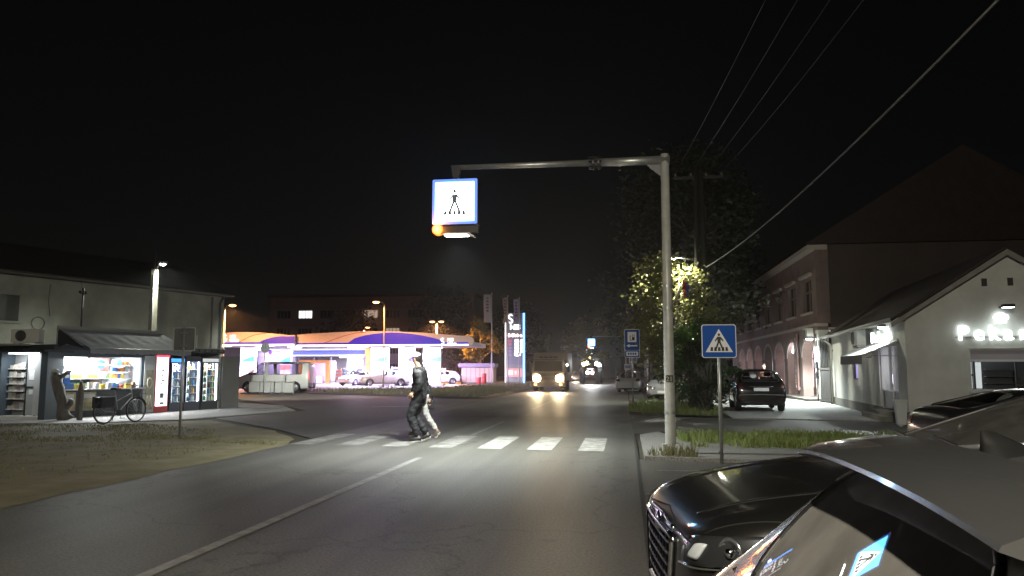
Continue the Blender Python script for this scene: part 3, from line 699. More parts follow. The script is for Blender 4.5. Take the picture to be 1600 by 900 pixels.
# awning on folding arms
AW = mat('awning_cloth', (0.26,0.28,0.33), 0.75, var=0.12, scale=4, bump=0.1, bscale=80)
aw = thing('awning', 'sloping grey fabric awning over the kiosk hatch', 'awning', (-17.38,22.5,0.02), KROT)
V=[];F=[]; ns=28
for i in range(ns+1):
    x = -0.72+i*(4.0)/ns; dip = 0.02*math.sin(i*1.7)
    V += [(x-0.08,-0.10,2.78),(x,-0.85,2.44-0.035+dip*0.4),(x+0.06,-1.35,2.17),(x+0.06,-1.36,2.02-0.02*(i%2)+dip*0.5)]
for i in range(ns):
    for j in range(3): F.append((i*4+j,(i+1)*4+j,(i+1)*4+j+1,i*4+j+1))
me = bpy.data.meshes.new('cloth'); me.from_pydata(V,[],F); o = obj('cloth', me, AW, aw); sm = o.modifiers.new('s','SOLIDIFY'); sm.thickness = 0.006; bake(o)
m = MB(); m.tube([(-0.82,-0.06,2.78),(3.25,-0.06,2.78)], 0.05, 10); m.box(-0.8,3.2,-0.04,-0.0,2.2,2.9); m.build('roller', mat('roller_pale',(0.3,0.31,0.31),0.5), aw)
m = MB(); m.tube([(-0.68,-1.35,2.17),(3.36,-1.35,2.17)], 0.02, 8)
for x in (-0.4,2.9): m.tube([(x,-0.06,2.5),(x+0.3,-0.7,2.38),(x,-1.33,2.17)], 0.018, 6)
m.build('arm', STEEL, aw)
m = MB(); m.prism([(-0.06,2.8),(-0.06,2.2),(-0.45,2.32),(-1.3,2.15)], -0.80, -0.785, 'x'); m.build('side_cheek', mat('cheek_dark',(0.02,0.02,0.024),0.7), aw)
# left service end of the kiosk: open bay with shelves
en = thing('side_booth', 'dark booth end with open white shelved bay at the far left', 'kiosk', (-17.45,22.45,0.02), R(176))
# local x runs to the left in the picture, +y towards the camera side is negative after turning
for a_ in ((-0.02,0.22,0.5),(1.68,3.6,0.2)):
    m = MB(); m.box(a_[0],a_[1],a_[2],1.12,0,2.05); m.build('wall', KB, en)
m = MB(); m.box(-0.05,3.7,0.1,1.3,2.05,2.13); m.build('roof', KD, en)
m = MB(); m.box(0.9,3.9,-0.05,0.35,2.16,2.22)
for i in range(len(m.v)): m.v[i] = (m.v[i][0], m.v[i][1]+0.9, m.v[i][2]+0.10)
m.build('eave_board', mat('eave_pale',(0.3,0.29,0.24),0.7), en)
m = MB(); m.box(0.22,1.68,0.45,1.16,0.0,0.10); m.build('step', WHT, en)
m = MB(); m.box(0.22,1.68,0.55,0.6,0.1,2.05); m.build('back_panel', mat('bay_back',(0.3,0.31,0.31),0.6), en)
m = MB(); m.box(0.26,0.58,0.93,0.97,0.12,2.02); m.build('door_leaf', KW, en, bevel=0.005)
m = MB(); m.box(0.64,0.96,0.8,0.84,0.12,2.02); dl = m.build('glazed_leaf', mat('leaf_pale',(0.35,0.37,0.36),0.4), en)
m = MB(); m.box(0.60,0.64,0.8,0.86,0.1,2.04); m.box(0.96,1.0,0.8,0.86,0.1,2.04); m.box(0.64,0.96,0.842,0.86,0.95,1.0); m.build('leaf_frame', KD, dl)
m = MB(); m.box(0.72,0.86,0.842,0.848,0.75,0.92); m.box(0.7,0.88,0.842,0.848,1.2,1.5); m.build('paper_notice', WHT, dl)
m = MB()
for z in (0.3,0.62,0.86,1.08,1.30,1.55): m.box(1.04,1.64,0.6,0.9,z-0.02,z)
m.build('shelf', WHT, en)
for iz, z in enumerate((0.3,0.62,0.86,1.08,1.30,1.55)):
    for k in range(4):
        o = obj('folded_newspaper', None or MB().box(-0.065,0.065,-0.09,0.09,0,0.10+0.03*((k*7+int(z*10))%4)).mesh('folded_newspaper'), mat('newsprint_%d'%(k%3), [(0.5,0.5,0.48),(0.35,0.3,0.3),(0.55,0.5,0.4)][k%3], 0.8))
        M = Matrix.Translation((-17.45,22.45,0.02)) @ Matrix.Rotation(R(176),4,'Z'); o.location = M @ Vector((1.12+k*0.145,0.76,z)); o.rotation_euler = (0,0,R(176))
        tag(o, '%s paper stack from the right on the %s shelf up in the white bay' % (ORD[k], ORD[iz]), 'newspaper', 'papers in the white bay')
lamp(en, 'AREA', (0.95,1.15,1.98), 16, (0.9,0.97,1.0), 0.6, (R(-25),0,0), sy=0.15)
m = MB(); m.box(0.4,1.5,1.0,1.06,2.0,2.04); m.build('strip_lamp', emi('strip_lamp',(0.92,0.97,1.0),3.0), en)
# air conditioners
def aircon(label, loc, rz, w=0.8, h=0.55):
    t = thing('air_conditioner', label, 'air conditioner', loc, rz)
    m = MB(); m.box(-w/2,w/2,-0.15,0.15,0,h); m.build('casing', mat('aircon_white',(0.6,0.6,0.56),0.5), t, bevel=0.02)
    m = MB(); m.lathe([(0.0,0.0),(h*0.4,0.0),(h*0.42,0.01),(h*0.42,0.02)], 22, Matrix.Translation((-w*0.14,-0.152,h/2)) @ Matrix.Rotation(R(90),4,'X')); f = m.build('fan_grille', DKM, t)
    m = MB()
    for k in range(4): m.tube([(-w*0.14+h*0.1*(k+1)*math.cos(R(a)),-0.18,h/2+h*0.1*(k+1)*math.sin(R(a))) for a in range(0,375,30)], 0.006, 4)
    m.build('grille_wire', mat('wire_grey',(0.25,0.25,0.24),0.5), f)
    m = MB(); m.box(-w*0.4,-w*0.35,-0.12,0.3,-0.04,0.0); m.box(w*0.35,w*0.4,-0.12,0.3,-0.04,0.0); m.build('bracket', STEEL, t)
    return t
kf = Matrix.Translation((-17.38,22.5,0.02)) @ Matrix.Rotation(KROT,4,'Z')
aircon('white air conditioner on the kiosk roof behind the road sign', kf @ Vector((5.3,0.9,2.34)), KROT, 0.85, 0.52)
aircon('dim air conditioner on the dark booth roof at the left', (-18.9,22.1,2.40), R(8), 0.9, 0.42)
t = thing('cable_mast', 'thin dark cable mast with insulators behind the kiosk awning', 'mast', kf @ Vector((1.9,2.4,2.28)), KROT)
m = MB(); m.tube([(0,0,0),(0,0,2.15)], 0.03, 8); m.build('mast_tube', DKM, t, True)
m = MB(); m.tube([(-0.12,0,1.95),(0.12,0,1.95)], 0.018, 6); m.ball((-0.12,0,2.0),0.05,8,6); m.ball((0.12,0,2.0),0.05,8,6); m.tube([(0.0,0,2.0),(0.3,0.5,2.35),(0.8,1.2,2.5)],0.008,5); m.build('insulator', BLK, t)

# fridges: tops open to show shelves of bottles
def bottle_mesh(h, r, col):
    r *= 0.86; mb = MB(); mb.lathe([(0.0,0.0),(r,0.0),(r,h*0.55),(r*0.45,h*0.78),(r*0.4,h),(0.0,h)], 8)
    me = mb.mesh('drink_bottle'); me.materials.append(mat('drink_%d_%d_%d'%tuple(int(c*100) for c in col), col, 0.25)); return me
BOT = [bottle_mesh(0.22,0.036,c) for c in [(0.05,0.25,0.55),(0.1,0.4,0.12),(0.55,0.6,0.62),(0.6,0.3,0.05),(0.12,0.05,0.03),(0.5,0.55,0.1),(0.3,0.45,0.6)]]
def fridge(label, x0, x1, zt, body, header, grp, pal, light=30, shelves=5, blab='', solid=None):
    w = x1-x0; t = thing('drinks_fridge', label, 'fridge', kf @ Vector(((x0+x1)/2,0,0)), KROT, 'drinks fridges')
    a, b = -w/2, w/2; zb = 0.28
    m = MB(); m.box(a,b,0.0,0.62,0.0,zb); m.box(a,a+0.035,0.0,0.62,zb,zt); m.box(b-0.035,b,0.0,0.62,zb,zt); m.box(a+0.035,b-0.035,0.58,0.62,zb,zt); m.box(a,b,0.0,0.62,zt,zt+0.16); m.build('cabinet', body, t)
    m = MB(); m.box(a+0.02,b-0.02,-0.012,-0.002,zt+0.01,zt+0.14); m.build('header', header, t)
    m = MB(); m.box(a+0.01,a+0.05,-0.04,-0.004,zb,zt); m.box(b-0.05,b-0.01,-0.04,-0.004,zb,zt); m.box(a+0.05,b-0.05,-0.04,-0.004,zb,zb+0.04); m.box(a+0.05,b-0.05,-0.04,-0.004,zt-0.04,zt); dr = m.build('door_frame', body, t)
    m = MB(); m.tube([(a+0.07,-0.07,0.8),(a+0.07,-0.07,1.3)], 0.012, 6); m.build('handle', CH, dr)
    m = MB(); m.box(a+0.05,b-0.05,-0.022,-0.018,zb+0.04,zt-0.04); m.build('door_glass', MATS['clear_glass'], t)
    m = MB(); m.box(a+0.036,b-0.036,0.54,0.575,zb,zt); m.build('back_liner', emi('fridge_liner',(0.85,0.95,1.0),1.7), t)  # emission put into the liner, which is no lamp, to brighten the interior
    m = MB(); m.box(b-0.10,b-0.06,0.02,0.06,zb+0.05,zt-0.06); m.build('light_strip', emi('fridge_strip',(0.92,0.98,1.0),9.0), t)
    m = MB(); dz = (zt-zb-0.1)/shelves
    for k in range(shelves): m.box(a+0.04,b-0.11,0.08,0.5,zb+0.05+k*dz,zb+0.062+k*dz)
    m.build('shelf', WHT, t)
    lamp(t, 'AREA', (0.0,0.05,zt-0.03), light, (0.9,0.97,1.0), w*0.7, (R(20),0,0), sy=0.06)
    n = max(3,int((w-0.2)/0.085))
    for k in range(shelves):
        for i in range(n):
            o = obj('drink_bottle', BOT[pal[(k*2+i//2)%len(pal)]], None)
            o.location = kf @ Vector(((x0+x1)/2+a+0.085+i*(w-0.24)/(n-1), 0.15+0.04*(i%2), zb+0.062+k*dz)); o.scale = (1,1,0.85+0.2*((i+k)%3)/2)
            tag(o, '%s bottle from the left on the %s shelf up %s' % (ORD[i], ORD[k], blab), 'bottle', grp)
    return t
REDP = mat('fridge_red',(0.5,0.01,0.015),0.35); NAVY = mat('fridge_navy',(0.02,0.025,0.06),0.4); CHAR = mat('fridge_charcoal',(0.015,0.015,0.018),0.4)
# red vending cabinet with backlit white front
t = thing('vending_cabinet', 'red framed cabinet with glowing white front beside the kiosk fridges', 'vending machine', kf @ Vector((3.38,0,0)), KROT)
m = MB(); m.box(-0.31,0.31,0.0,0.62,0.0,2.02); m.build('cabinet', REDP, t, bevel=0.02)
m = MB(); m.box(-0.27,0.24,-0.025,-0.002,0.22,1.96); fp = m.build('front_panel', emi('vending_front',(0.97,0.99,1.0),2.4), t, bevel=0.01)
m = MB(); m.box(-0.29,0.29,-0.03,-0.001,1.97,2.03); m.build('lit_top_strip', emi('vending_red',(1.0,0.02,0.06),2.5), t)
m = MB()
for k in range(7): m.box(-0.10+0.05*(k%2),0.02+0.04*(k%3),-0.030,-0.026,1.55-k*0.09,1.60-k*0.09)
m.box(-0.10,0.08,-0.030,-0.026,0.50,0.68); m.box(-0.10,0.10,-0.030,-0.026,0.28,0.36); m.build('front_print', mat('print_grey',(0.25,0.27,0.3),0.6), fp)
lamp(t, 'AREA', (0.0,-0.25,1.0), 22, (1.0,0.82,0.84), 0.5, (R(-90),0,0), sy=1.4)
fridge('fridge with small blue header next to the red cabinet', 3.74, 4.40, 1.78, NAVY, emi('header_blue',(0.03,0.3,0.9),1.6), 'bottles in the blue header fridge', [2,6,2,0], 42, 5, 'of the blue header fridge')
fridge('navy framed fridge in the middle of the kiosk fridges', 4.43, 5.20, 1.86, NAVY, NAVY, 'bottles in the navy fridge', [5,0,2,6,3], 34, 5, 'in the navy framed fridge')
fridge('black framed fridge full of bottles at the right end of kiosk', 5.26, 6.12, 1.80, CHAR, emi('header_grey',(0.7,0.75,0.75),0.7), 'bottles in the black framed fridge', [4,1,2,5,0,3], 34, 6, 'in the black framed fridge')
t = thing('end_panel', 'plain grey metal panel closing the right end of kiosk', 'panel', kf @ Vector((6.22,0,0)), KROT)
m = MB(); m.box(0.0,0.95,-0.10,-0.04,0.0,2.05); m.build('sheet', mat('panel_grey',(0.2,0.2,0.195),0.6,0.2,var=0.1,scale=2), t, bevel=0.006)
m = MB(); m.box(0.0,0.04,-0.035,0.02,0,2.0); m.box(0.9,0.94,-0.035,0.02,0,2.0); m.build('post', STEEL, t)

# gnarled pruned trunk in front of the kiosk corner
t = thing('pruned_tree', 'gnarled pruned tree trunk at the left corner of the kiosk', 'tree', (-16.95,21.35,0.02), 0)
BARK = mat('bark', (0.16,0.15,0.13), 0.9, col2=(0.07,0.065,0.055), scale=9, bump=0.9, bscale=14, streak=(1,1,0.3))
def gnarl(pts, rads, seed, n=12):
    mb = MB(); mb.tube(pts, rads, n)
    mb.v = [tuple(Vector(p)+Vector((noise.noise(Vector(p)*5+Vector((seed,0,0))),noise.noise(Vector(p)*5+Vector((0,seed,0))),0))*0.07) for p in mb.v]
    return mb
gnarl([(0.10,0.05,0.0),(0.06,0,0.15),(0.0,0,0.5),(-0.14,0,0.95),(-0.26,0,1.3),(-0.30,0,1.42)], [0.24,0.17,0.14,0.15,0.17,0.10], 1).build('trunk', BARK, t, True)
gnarl([(-0.24,0,1.2),(-0.02,0.05,1.38),(0.10,0.05,1.44)], [0.08,0.07,0.06], 3).build('limb', BARK, t, True); gnarl([(0.02,0,0.25),(0.22,0.04,0.5),(0.28,0.04,0.62)], [0.09,0.08,0.06], 4).build('limb', BARK, t, True)
m = MB(); m.ball((-0.32,0,1.47),0.13,10,7,(1.1,0.9,0.5)); m.ball((0.12,0.05,1.46),0.09,10,7,(1,1,0.5)); m.build('pruned_knob', mat('cut_wood',(0.42,0.43,0.4),0.85,var=0.3,scale=12), t)
# slim dark stand beside it
gnarl([(0.0,0.0,0.0),(0.04,0,0.4),(-0.03,0,0.8),(0.02,0,1.15)], [0.10,0.09,0.10,0.05], 9).build('side_shoot', BARK, t, True, loc=(0.52,0.12,0))

# bicycle
bk = thing('bicycle', 'old city bicycle with black panniers leaning before the kiosk', 'bicycle', (-14.5,20.62,0.02), KROT)
SPK = mat('spoke_steel',(0.35,0.35,0.36),0.35,0.9); FRM = mat('bike_frame',(0.30,0.31,0.32),0.35,0.5)
def bwheel(x):
    m = MB(); M = Matrix.Translation((x,0,0.34)) @ Matrix.Rotation(R(90),4,'X')
    m.lathe([(0.34+0.018*math.cos(R(a)),0.018*math.sin(R(a))) for a in range(0,360,45)], 30, M, True); w = m.build('wheel', RUB, bk, True)
    m = MB(); m.lathe([(0.318,-0.012),(0.318,0.012),(0.306,0.008),(0.306,-0.008)], 30, M, True)
    for k in range(18):
        a = 2*math.pi*k/18; m.tube([(x+0.02*math.cos(a+1.2),0.02*(-1)**k,0.34+0.02*math.sin(a+1.2)),(x+0.31*math.cos(a),0,0.34+0.31*math.sin(a))],0.0025,4)
    m.tube([(x,-0.05,0.34),(x,0.05,0.34)],0.022,8); m.build('rim', SPK, w)
bwheel(-0.53); bwheel(0.55)
m = MB()
for a,b,r in [((-0.53,0,0.34),(-0.08,0,0.29),0.012),((-0.53,0,0.34),(-0.17,0,0.80),0.011),((-0.08,0,0.29),(-0.20,0,0.93),0.016),((-0.08,0,0.29),(0.40,0,0.72),0.019),((-0.14,0,0.62),(0.38,0,0.84),0.014),((0.40,0,0.66),(0.35,0,0.98),0.018),((0.40,0,0.66),(0.55,0.05,0.34),0.011),((0.40,0,0.66),(0.55,-0.05,0.34),0.011)]: m.tube([a,b],r,8)
m.build('frame', FRM, bk, True)
m = MB(); m.tube([(0.35,0,0.98),(0.37,0,1.06)],0.015,8); m.tube([(0.22,-0.30,1.03),(0.36,-0.25,1.09),(0.40,0,1.06),(0.36,0.25,1.09),(0.22,0.30,1.03)],0.012,8); m.build('handlebar', CH, bk, True)
m = MB(); m.tube([(0.22,-0.30,1.03),(0.12,-0.30,1.01)],0.018,8); m.tube([(0.22,0.30,1.03),(0.12,0.30,1.01)],0.018,8); m.build('grip', BLK, bk, True)
m = MB(); m.ball((-0.22,0,0.97),0.1,12,8,(1.35,0.95,0.42)); m.ball((-0.08,0,0.965),0.06,10,6,(1.6,0.6,0.5)); m.build('saddle', BLK, bk, True)
m = MB(); m.box(-0.80,-0.28,-0.07,0.07,0.735,0.75); m.tube([(-0.53,0.06,0.34),(-0.6,0.06,0.74)],0.007,6); m.tube([(-0.53,-0.06,0.34),(-0.6,-0.06,0.74)],0.007,6); m.build('rack', FRM, bk)
for s in (-1,1):
    m = MB(); m.box(-0.78,-0.36,s*0.08-0.0 if s>0 else -0.21,0.21 if s>0 else -0.08,0.44,0.76); o = m.build('pannier', mat('pannier_cloth',(0.012,0.012,0.014),0.8), bk, bevel=0.035, seg=3)
m = MB(); m.tube([(-0.08,-0.05,0.29),(-0.08,0.05,0.29)],0.03,10); m.tube([(-0.08,-0.07,0.29),(-0.02,-0.07,0.14)],0.008,6); m.tube([(-0.08,0.07,0.29),(-0.14,0.07,0.44)],0.008,6); m.box(-0.07,0.03,-0.16,-0.07,0.125,0.145); m.box(-0.19,-0.09,0.07,0.16,0.43,0.45); m.lathe([(0.0,-0.004),(0.09,-0.004),(0.09,0.004),(0.0,0.004)],20,Matrix.Translation((-0.08,-0.045,0.29))@Matrix.Rotation(R(90),4,'X')); m.build('crank', DKM, bk)
m = MB(); m.tube([(-0.14,0.03,0.30),(-0.05,0.26,0.0)],0.009,6); m.build('kickstand', STEEL, bk)
m = MB()
for z in (0.80,0.92,1.04):
    m.tube([(0.44,-0.15,z),(0.74,-0.15,z),(0.74,0.15,z),(0.44,0.15,z),(0.44,-0.15,z)],0.006,5)
for k in range(7):
    for (x,y) in [(0.44+0.05*k,-0.15),(0.44+0.05*k,0.15)]: m.tube([(x,y,0.80),(x,y,1.04)],0.004,4)
for k in range(5): m.tube([(0.74,-0.12+0.06*k,0.8),(0.74,-0.12+0.06*k,1.04)],0.004,4)
m.build('basket', DKM, bk)
for nm,x in (('front_mudguard',0.55),('rear_mudguard',-0.53)):
    m = MB(); pts = [(x+0.375*math.cos(R(a)),0,0.34+0.375*math.sin(R(a))) for a in range(20,165,12)]; m.tube(pts,0.02,6); m.build(nm, BLK, bk, True)
# ================================================================== cars
# local frame: nose at x=0, tail at x=L, y across, z up
def paint(name, col, metal=0.5, rough=0.32):
    return mat(name, col, rough, metal, coat=1.0, var=0.06, scale=3)
GL_DARK = glassy('tinted_car_glass', (0.10,0.11,0.11), 0.01, 1.52)
GL_CLEAR = glassy('clear_car_glass', (0.62,0.66,0.64), 0.01, 1.52)
SEAM = mat('panel_gap', (0.006,0.006,0.006), 0.8)
CABIN = mat('cabin_trim', (0.025,0.024,0.023), 0.75)
LENSC = glassy('lamp_cover', (0.85,0.87,0.88), 0.02, 1.5)
REFL = mat('lamp_reflector', (0.62,0.64,0.66), 0.18, 0.9)
REDL = mat('tail_lens', (0.045,0.003,0.003), 0.3, spec=0.3)
PLATE = mat('licence_plate', (0.62,0.63,0.64), 0.45)
def ring(st):
    x, zb, zbelt, ztop, wb, wt = st[:6]; fr = st[6] if len(st) > 6 else 0.62; dr = st[7] if len(st) > 7 else 0.012
    h = zbelt-zb; ze = zbelt+(ztop-zbelt)*0.84
    return [(x,0,zb),(x,wb*0.80,zb),(x,wb*0.965,zb+0.07),(x,wb,zb+0.36*h),(x,wb*1.0,zb+0.70*h),(x,wb*0.968,zbelt),(x,wt,ze),(x,wt*fr,ztop-dr*(1 if ztop-zbelt>0.2 or len(st) > 7 else 0.6)),(x,0,ztop)]
def cage(sts, tags):
    V=[]; ids=[]
    for s in sts:
        r = ring(s); row = []
        for (x,y,z) in r:
            a = len(V); V.append((x,y,z))
            if y == 0: row.append((a,a))
            else: V.append((x,-y,z)); row.append((a,a+1))
        ids.append(row)
    F=[]; T=[]
    nj = len(ids[0])
    for i in range(len(sts)-1):
        for j in range(nj-1):
            for s in (0,1):
                f = (ids[i][j][s],ids[i+1][j][s],ids[i+1][j+1][s],ids[i][j+1][s])
                F.append(f)
                t = 'body'; g = tags[i]
                if j == 5 and g in ('W','S'): t = 'side_window'
                if j in (6,7) and g == 'W': t = 'windscreen'
                if j in (6,7) and g == 'R': t = 'rear_window'
                if j == 7 and g == 'r': t = 'rear_window'
                if j == 0: t = 'underbody'
                T.append(t)
    for e in (0,-1):
        for j in range(nj-1):
            a,b = ids[e][j], ids[e][j+1]
            f = [a[0],b[0],b[1],a[1]]; g=[]
            for q in f:
                if q not in g: g.append(q)
            F.append(tuple(g)); T.append('body')
    return V,F,T
def subsurf(V,F,level):
    me = bpy.data.meshes.new('tmp'); me.from_pydata(V,[],F); me.update()
    bm = bmesh.new(); bm.from_mesh(me); bmesh.ops.recalc_face_normals(bm, faces=bm.faces); bm.to_mesh(me); bm.free()
    o = bpy.data.objects.new('tmp', me); COL.objects.link(o)
    md = o.modifiers.new('s','SUBSURF'); md.levels = level; md.render_levels = level
    dg = bpy.context.evaluated_depsgraph_get(); out = bpy.data.meshes.new_from_object(o.evaluated_get(dg))
    bpy.data.objects.remove(o); bpy.data.meshes.remove(me)
    return out
def flip_out(me, c):
    """make an open shell's normals point away from the car's core"""
    s = 0
    for p in me.polygons: s += (p.center-c).dot(p.normal)*p.area
    if s < 0: me.flip_normals()
class Car: pass
def make_car(name, label, cat, loc, rotz, sts, tags, pm, glass, wheels, lvl=3, rear_glass=None, group=None, rimc=None, mirrors=None, seats=True):
    C_ = Car(); t = thing(name, label, cat, loc, rotz, group); C_.root = t
    V,F,T = cage(sts,tags); L = sts[-1][0]; C_.L = L
    core = Vector((L/2,0,0.7))
    full = subsurf(V,F,2 if lvl < 3 else 3)
    bm = bmesh.new(); bm.from_mesh(full); C_.bvh = BVHTree.FromBMesh(bm); bm.free(); bpy.data.meshes.remove(full)
    C_.parts = {}
    for kind in ('body','underbody','side_window','windscreen','rear_window'):
        sub = [f for f,k in zip(F,T) if k == kind]
        if not sub: continue
        groups = [sub]
        if kind == 'side_window':
            groups = [[f for f in sub if sum(V[i][1] for i in f) > 0],[f for f in sub if sum(V[i][1] for i in f) < 0]]
            g2 = []
            for g in groups:               # split at pillars
                g = sorted(g, key=lambda f: sum(V[i][0] for i in f)); cur=[g[0]]
                for f in g[1:]:
                    if set(f) & set(i for q in cur for i in q): cur.append(f)
                    else: g2.append(cur); cur=[f]
                g2.append(cur)
            groups = g2
        for g in groups:
            used = sorted(set(i for f in g for i in f)); mp = {a:b for b,a in enumerate(used)}
            me = subsurf([V[i] for i in used],[tuple(mp[i] for i in f) for f in g],lvl)
            flip_out(me, core)
            if kind == 'body':
                bm = bmesh.new(); bm.from_mesh(me)
                for (wx,wr) in wheels:
                    Rw = wr+0.055; kill=[]
                    ins = {v: ((v.co.x-wx)**2+(v.co.z-wr)**2)**0.5 < Rw and abs(v.co.y) > 0.45 for v in bm.verts}
                    for f in bm.faces:
                        if all(ins[v] for v in f.verts): kill.append(f)
                    keep = set(v for f in bm.faces if f not in set(kill) for v in f.verts)
                    bmesh.ops.delete(bm, geom=kill, context='FACES')
                    for v in bm.verts:
                        if v in ins and ins[v]:
                            d = Vector((v.co.x-wx,0,v.co.z-wr)); q = Rw/max(d.length,1e-4); v.co.x = wx+d.x*q; v.co.z = wr+d.z*q
                bm.to_mesh(me); bm.free()
            m_ = {'body':pm,'underbody':CABIN,'side_window':glass,'windscreen':glass,'rear_window':rear_glass or glass}[kind]
            o = obj(kind, me, m_, t, True); C_.parts.setdefault(kind,[]).append(o)
            if 'window' in kind or kind == 'windscreen':      # black rubber round each pane
                bm = bmesh.new(); bm.from_mesh(me); mb = MB()
                for e in bm.edges:
                    if len(e.link_faces) == 1: mb.tube([e.verts[0].co,e.verts[1].co],0.010 if lvl>2 else 0.012,5,False)
                bm.free(); mb.build('window_seal', BLK, o, True, fix=False)
    for (wx,wr) in wheels:
        w2 = [abs(s[4]) for s in sts if abs(s[0]-wx) < 0.9]; hw = max(w2)-0.035
        for s in (-1,1):
            M = Matrix.Translation((wx,s*(hw-0.10),wr)) @ Matrix.Rotation(R(90)*(-s),4,'X')
            m = MB(); m.lathe([(wr*0.66,-0.10),(wr*0.93,-0.105),(wr,-0.07),(wr,0.06),(wr*0.94,0.098),(wr*0.66,0.09)], 32, M); w = m.build('wheel', RUB, t, True)
            m = MB(); m.lathe([(wr*0.67,-0.09),(wr*0.64,0.0),(wr*0.62,0.07),(wr*0.68,0.088)],32,M); m.lathe([(0.0,0.05),(wr*0.62,0.03)],32,M)
            rim = m.build('rim', rimc or REFL, w)
            m = MB()
            for k in range(5):
                Mk = M @ Matrix.Rotation(2*math.pi*k/5,4,'Z'); m.add([Mk @ Vector(p) for p in [(0.03,-wr*0.1,0.055),(wr*0.63,-wr*0.07,0.045),(wr*0.63,wr*0.07,0.045),(0.03,wr*0.1,0.055),(0.03,-wr*0.1,0.085),(wr*0.63,-wr*0.06,0.075),(wr*0.63,wr*0.06,0.075),(0.03,wr*0.1,0.085)]],[(4,5,6,7),(0,1,5,4),(2,3,7,6),(1,2,6,5)])
            m.lathe([(wr*0.16,0.09),(0.0,0.095)],12,M); m.build('spoke', rimc or REFL, w)
            # dark liner of the wheel arch
            m = MB(); Rw = wr+0.06; pts=[]
            n=18
            vs_=[];fs_=[]
            for k in range(n+1):
                a = R(-20+220*k/n)
                for yy in (hw+0.0, hw-0.36): vs_.append((wx+Rw*math.cos(a), s*yy, wr+Rw*math.sin(a)))
            for k in range(n): fs_.append((2*k,2*k+1,2*k+3,2*k+2))
            c0=len(vs_)
            vs_.append((wx,s*(hw-0.36),wr))
            for k in range(n): fs_.append((c0,2*k+1,2*k+3))
            m.add(vs_,fs_); m.build('arch_liner', BLK, t)
    if seats:
        zf = sts[2][1]+0.12; cab = [s for s,g in zip(sts,tags+['']) if g in ('W','S','P')]
        x0, x1 = cab[0][0], cab[-1][0]+0.5; zb_ = cab[1][2]
        m = MB(); wv = cab[1][4]*0.9
        m.box(x0-0.02,x0+0.35,-wv,wv,zb_-0.30,zb_-0.05); m.build('dashboard', CABIN, t, bevel=0.04)
        for yy in (-0.38,0.38):
            m = MB(); m.box(x0+1.05,x0+1.5,yy-0.24,yy+0.24,zf+0.1,zf+0.35); M = Matrix.Translation((x0+1.5,yy,zf+0.3)) @ Matrix.Rotation(R(14),4,'Y')
            m.box(-0.08,0.06,-0.23,0.23,0,0.60,M); m.box(-0.05,0.05,-0.12,0.12,0.64,0.80,M); m.build('seat', CABIN, t, bevel=0.03)
        m = MB(); m.box(x0+1.9,x0+2.35,-wv*0.85,wv*0.85,zf+0.1,zf+0.33); m.box(x0+2.3,x0+2.42,-wv*0.85,wv*0.85,zf+0.3,zf+0.82); m.build('rear_seat', CABIN, t, bevel=0.03)
        m = MB(); M = Matrix.Translation((x0+0.55,-0.38,zb_-0.02)) @ Matrix.Rotation(R(65),4,'Y'); m.lathe([(0.18+0.015*math.cos(R(a)),0.015*math.sin(R(a))) for a in range(0,360,60)],20,M,True); m.build('steering_wheel', BLK, t)
    if mirrors:
        mx, mz, my = mirrors
        for s in (-1,1):
            m = MB(); m.ball((mx,s*(my+0.10),mz),0.1,14,10,(0.62,1.0,0.72)); m.tube([(mx-0.02,s*(my-0.06),mz-0.05),(mx,s*(my+0.05),mz-0.03)],0.025,6); m.build('door_mirror', pm, t, True)
    return C_
def cast(c, p, d):
    p = Vector(p); d = Vector(d).normalized()
    h = c.bvh.ray_cast(p, d, 6.0)
    if h[0] is None:
        h = c.bvh.find_nearest(p + d*0.6)
    return h[0], h[1]
def patch(c, name, corners, d, m, off_=0.006, n=10, k=10, rnd=0.35, parent=None, depth=0.015):
    """a piece that follows the bodywork: corners in space (outside), projected along d"""
    A,B,Cc,Dd = [Vector(p) for p in corners]; d = Vector(d).normalized(); V=[]; F=[]
    for i in range(n+1):
        for j in range(k+1):
            u = -1+2*i/n; v = -1+2*j/k
            uu = u*(1-rnd+rnd*math.sqrt(max(0,1-v*v/2))/1.0); vv = v*(1-rnd+rnd*math.sqrt(max(0,1-u*u/2)))
            a = (uu+1)/2; b = (vv+1)/2
            p = A*(1-a)*(1-b)+B*a*(1-b)+Cc*a*b+Dd*(1-a)*b
            h, nr = cast(c,p,d)
            V.append(h - d*off_)
    n0 = len(V)
    for i in range(n):
        for j in range(k): q = i*(k+1)+j; F.append((q,q+k+1,q+k+2,q+1))
    border = [i*(k+1) for i in range(n+1)]+[n*(k+1)+j for j in range(1,k+1)]+[i*(k+1)+k for i in range(n-1,-1,-1)]+[j for j in range(k-1,0,-1)]
    for q in border: V.append(V[q]+d*depth)
    b = len(border)
    for q in range(b): F.append((border[q],border[(q+1)%b],n0+(q+1)%b,n0+q))
    mb = MB(); mb.add(V,F)
    return mb.build(name, m, parent or c.root, True)
def line(c, name, pts, d, m=SEAM, r=0.004, off_=0.0, sub=8, parent=None):
    P=[]
    for a,b in zip(pts[:-1],pts[1:]):
        for q in range(sub): P.append(Vector(a).lerp(Vector(b),q/sub))
    P.append(Vector(pts[-1])); H=[]
    d = Vector(d).normalized()
    for p in P: H.append(cast(c,p,d)[0]-d*off_)
    mb = MB(); mb.tube(H,r,6); return mb.build(name, m, parent or c.root, True)
def plate(c, x, z, d, w=0.52, h=0.115, y=0.0):
    hit = cast(c,(x-d*1.0 if d>0 else x+1.0,y,z),(d,0,0))[0]
    m = MB(); m.box(hit.x-0.02,hit.x+0.02,y-w/2,y+w/2,z-h/2,z+h/2)
    return m.build('licence_plate', PLATE, c.root, bevel=0.004)

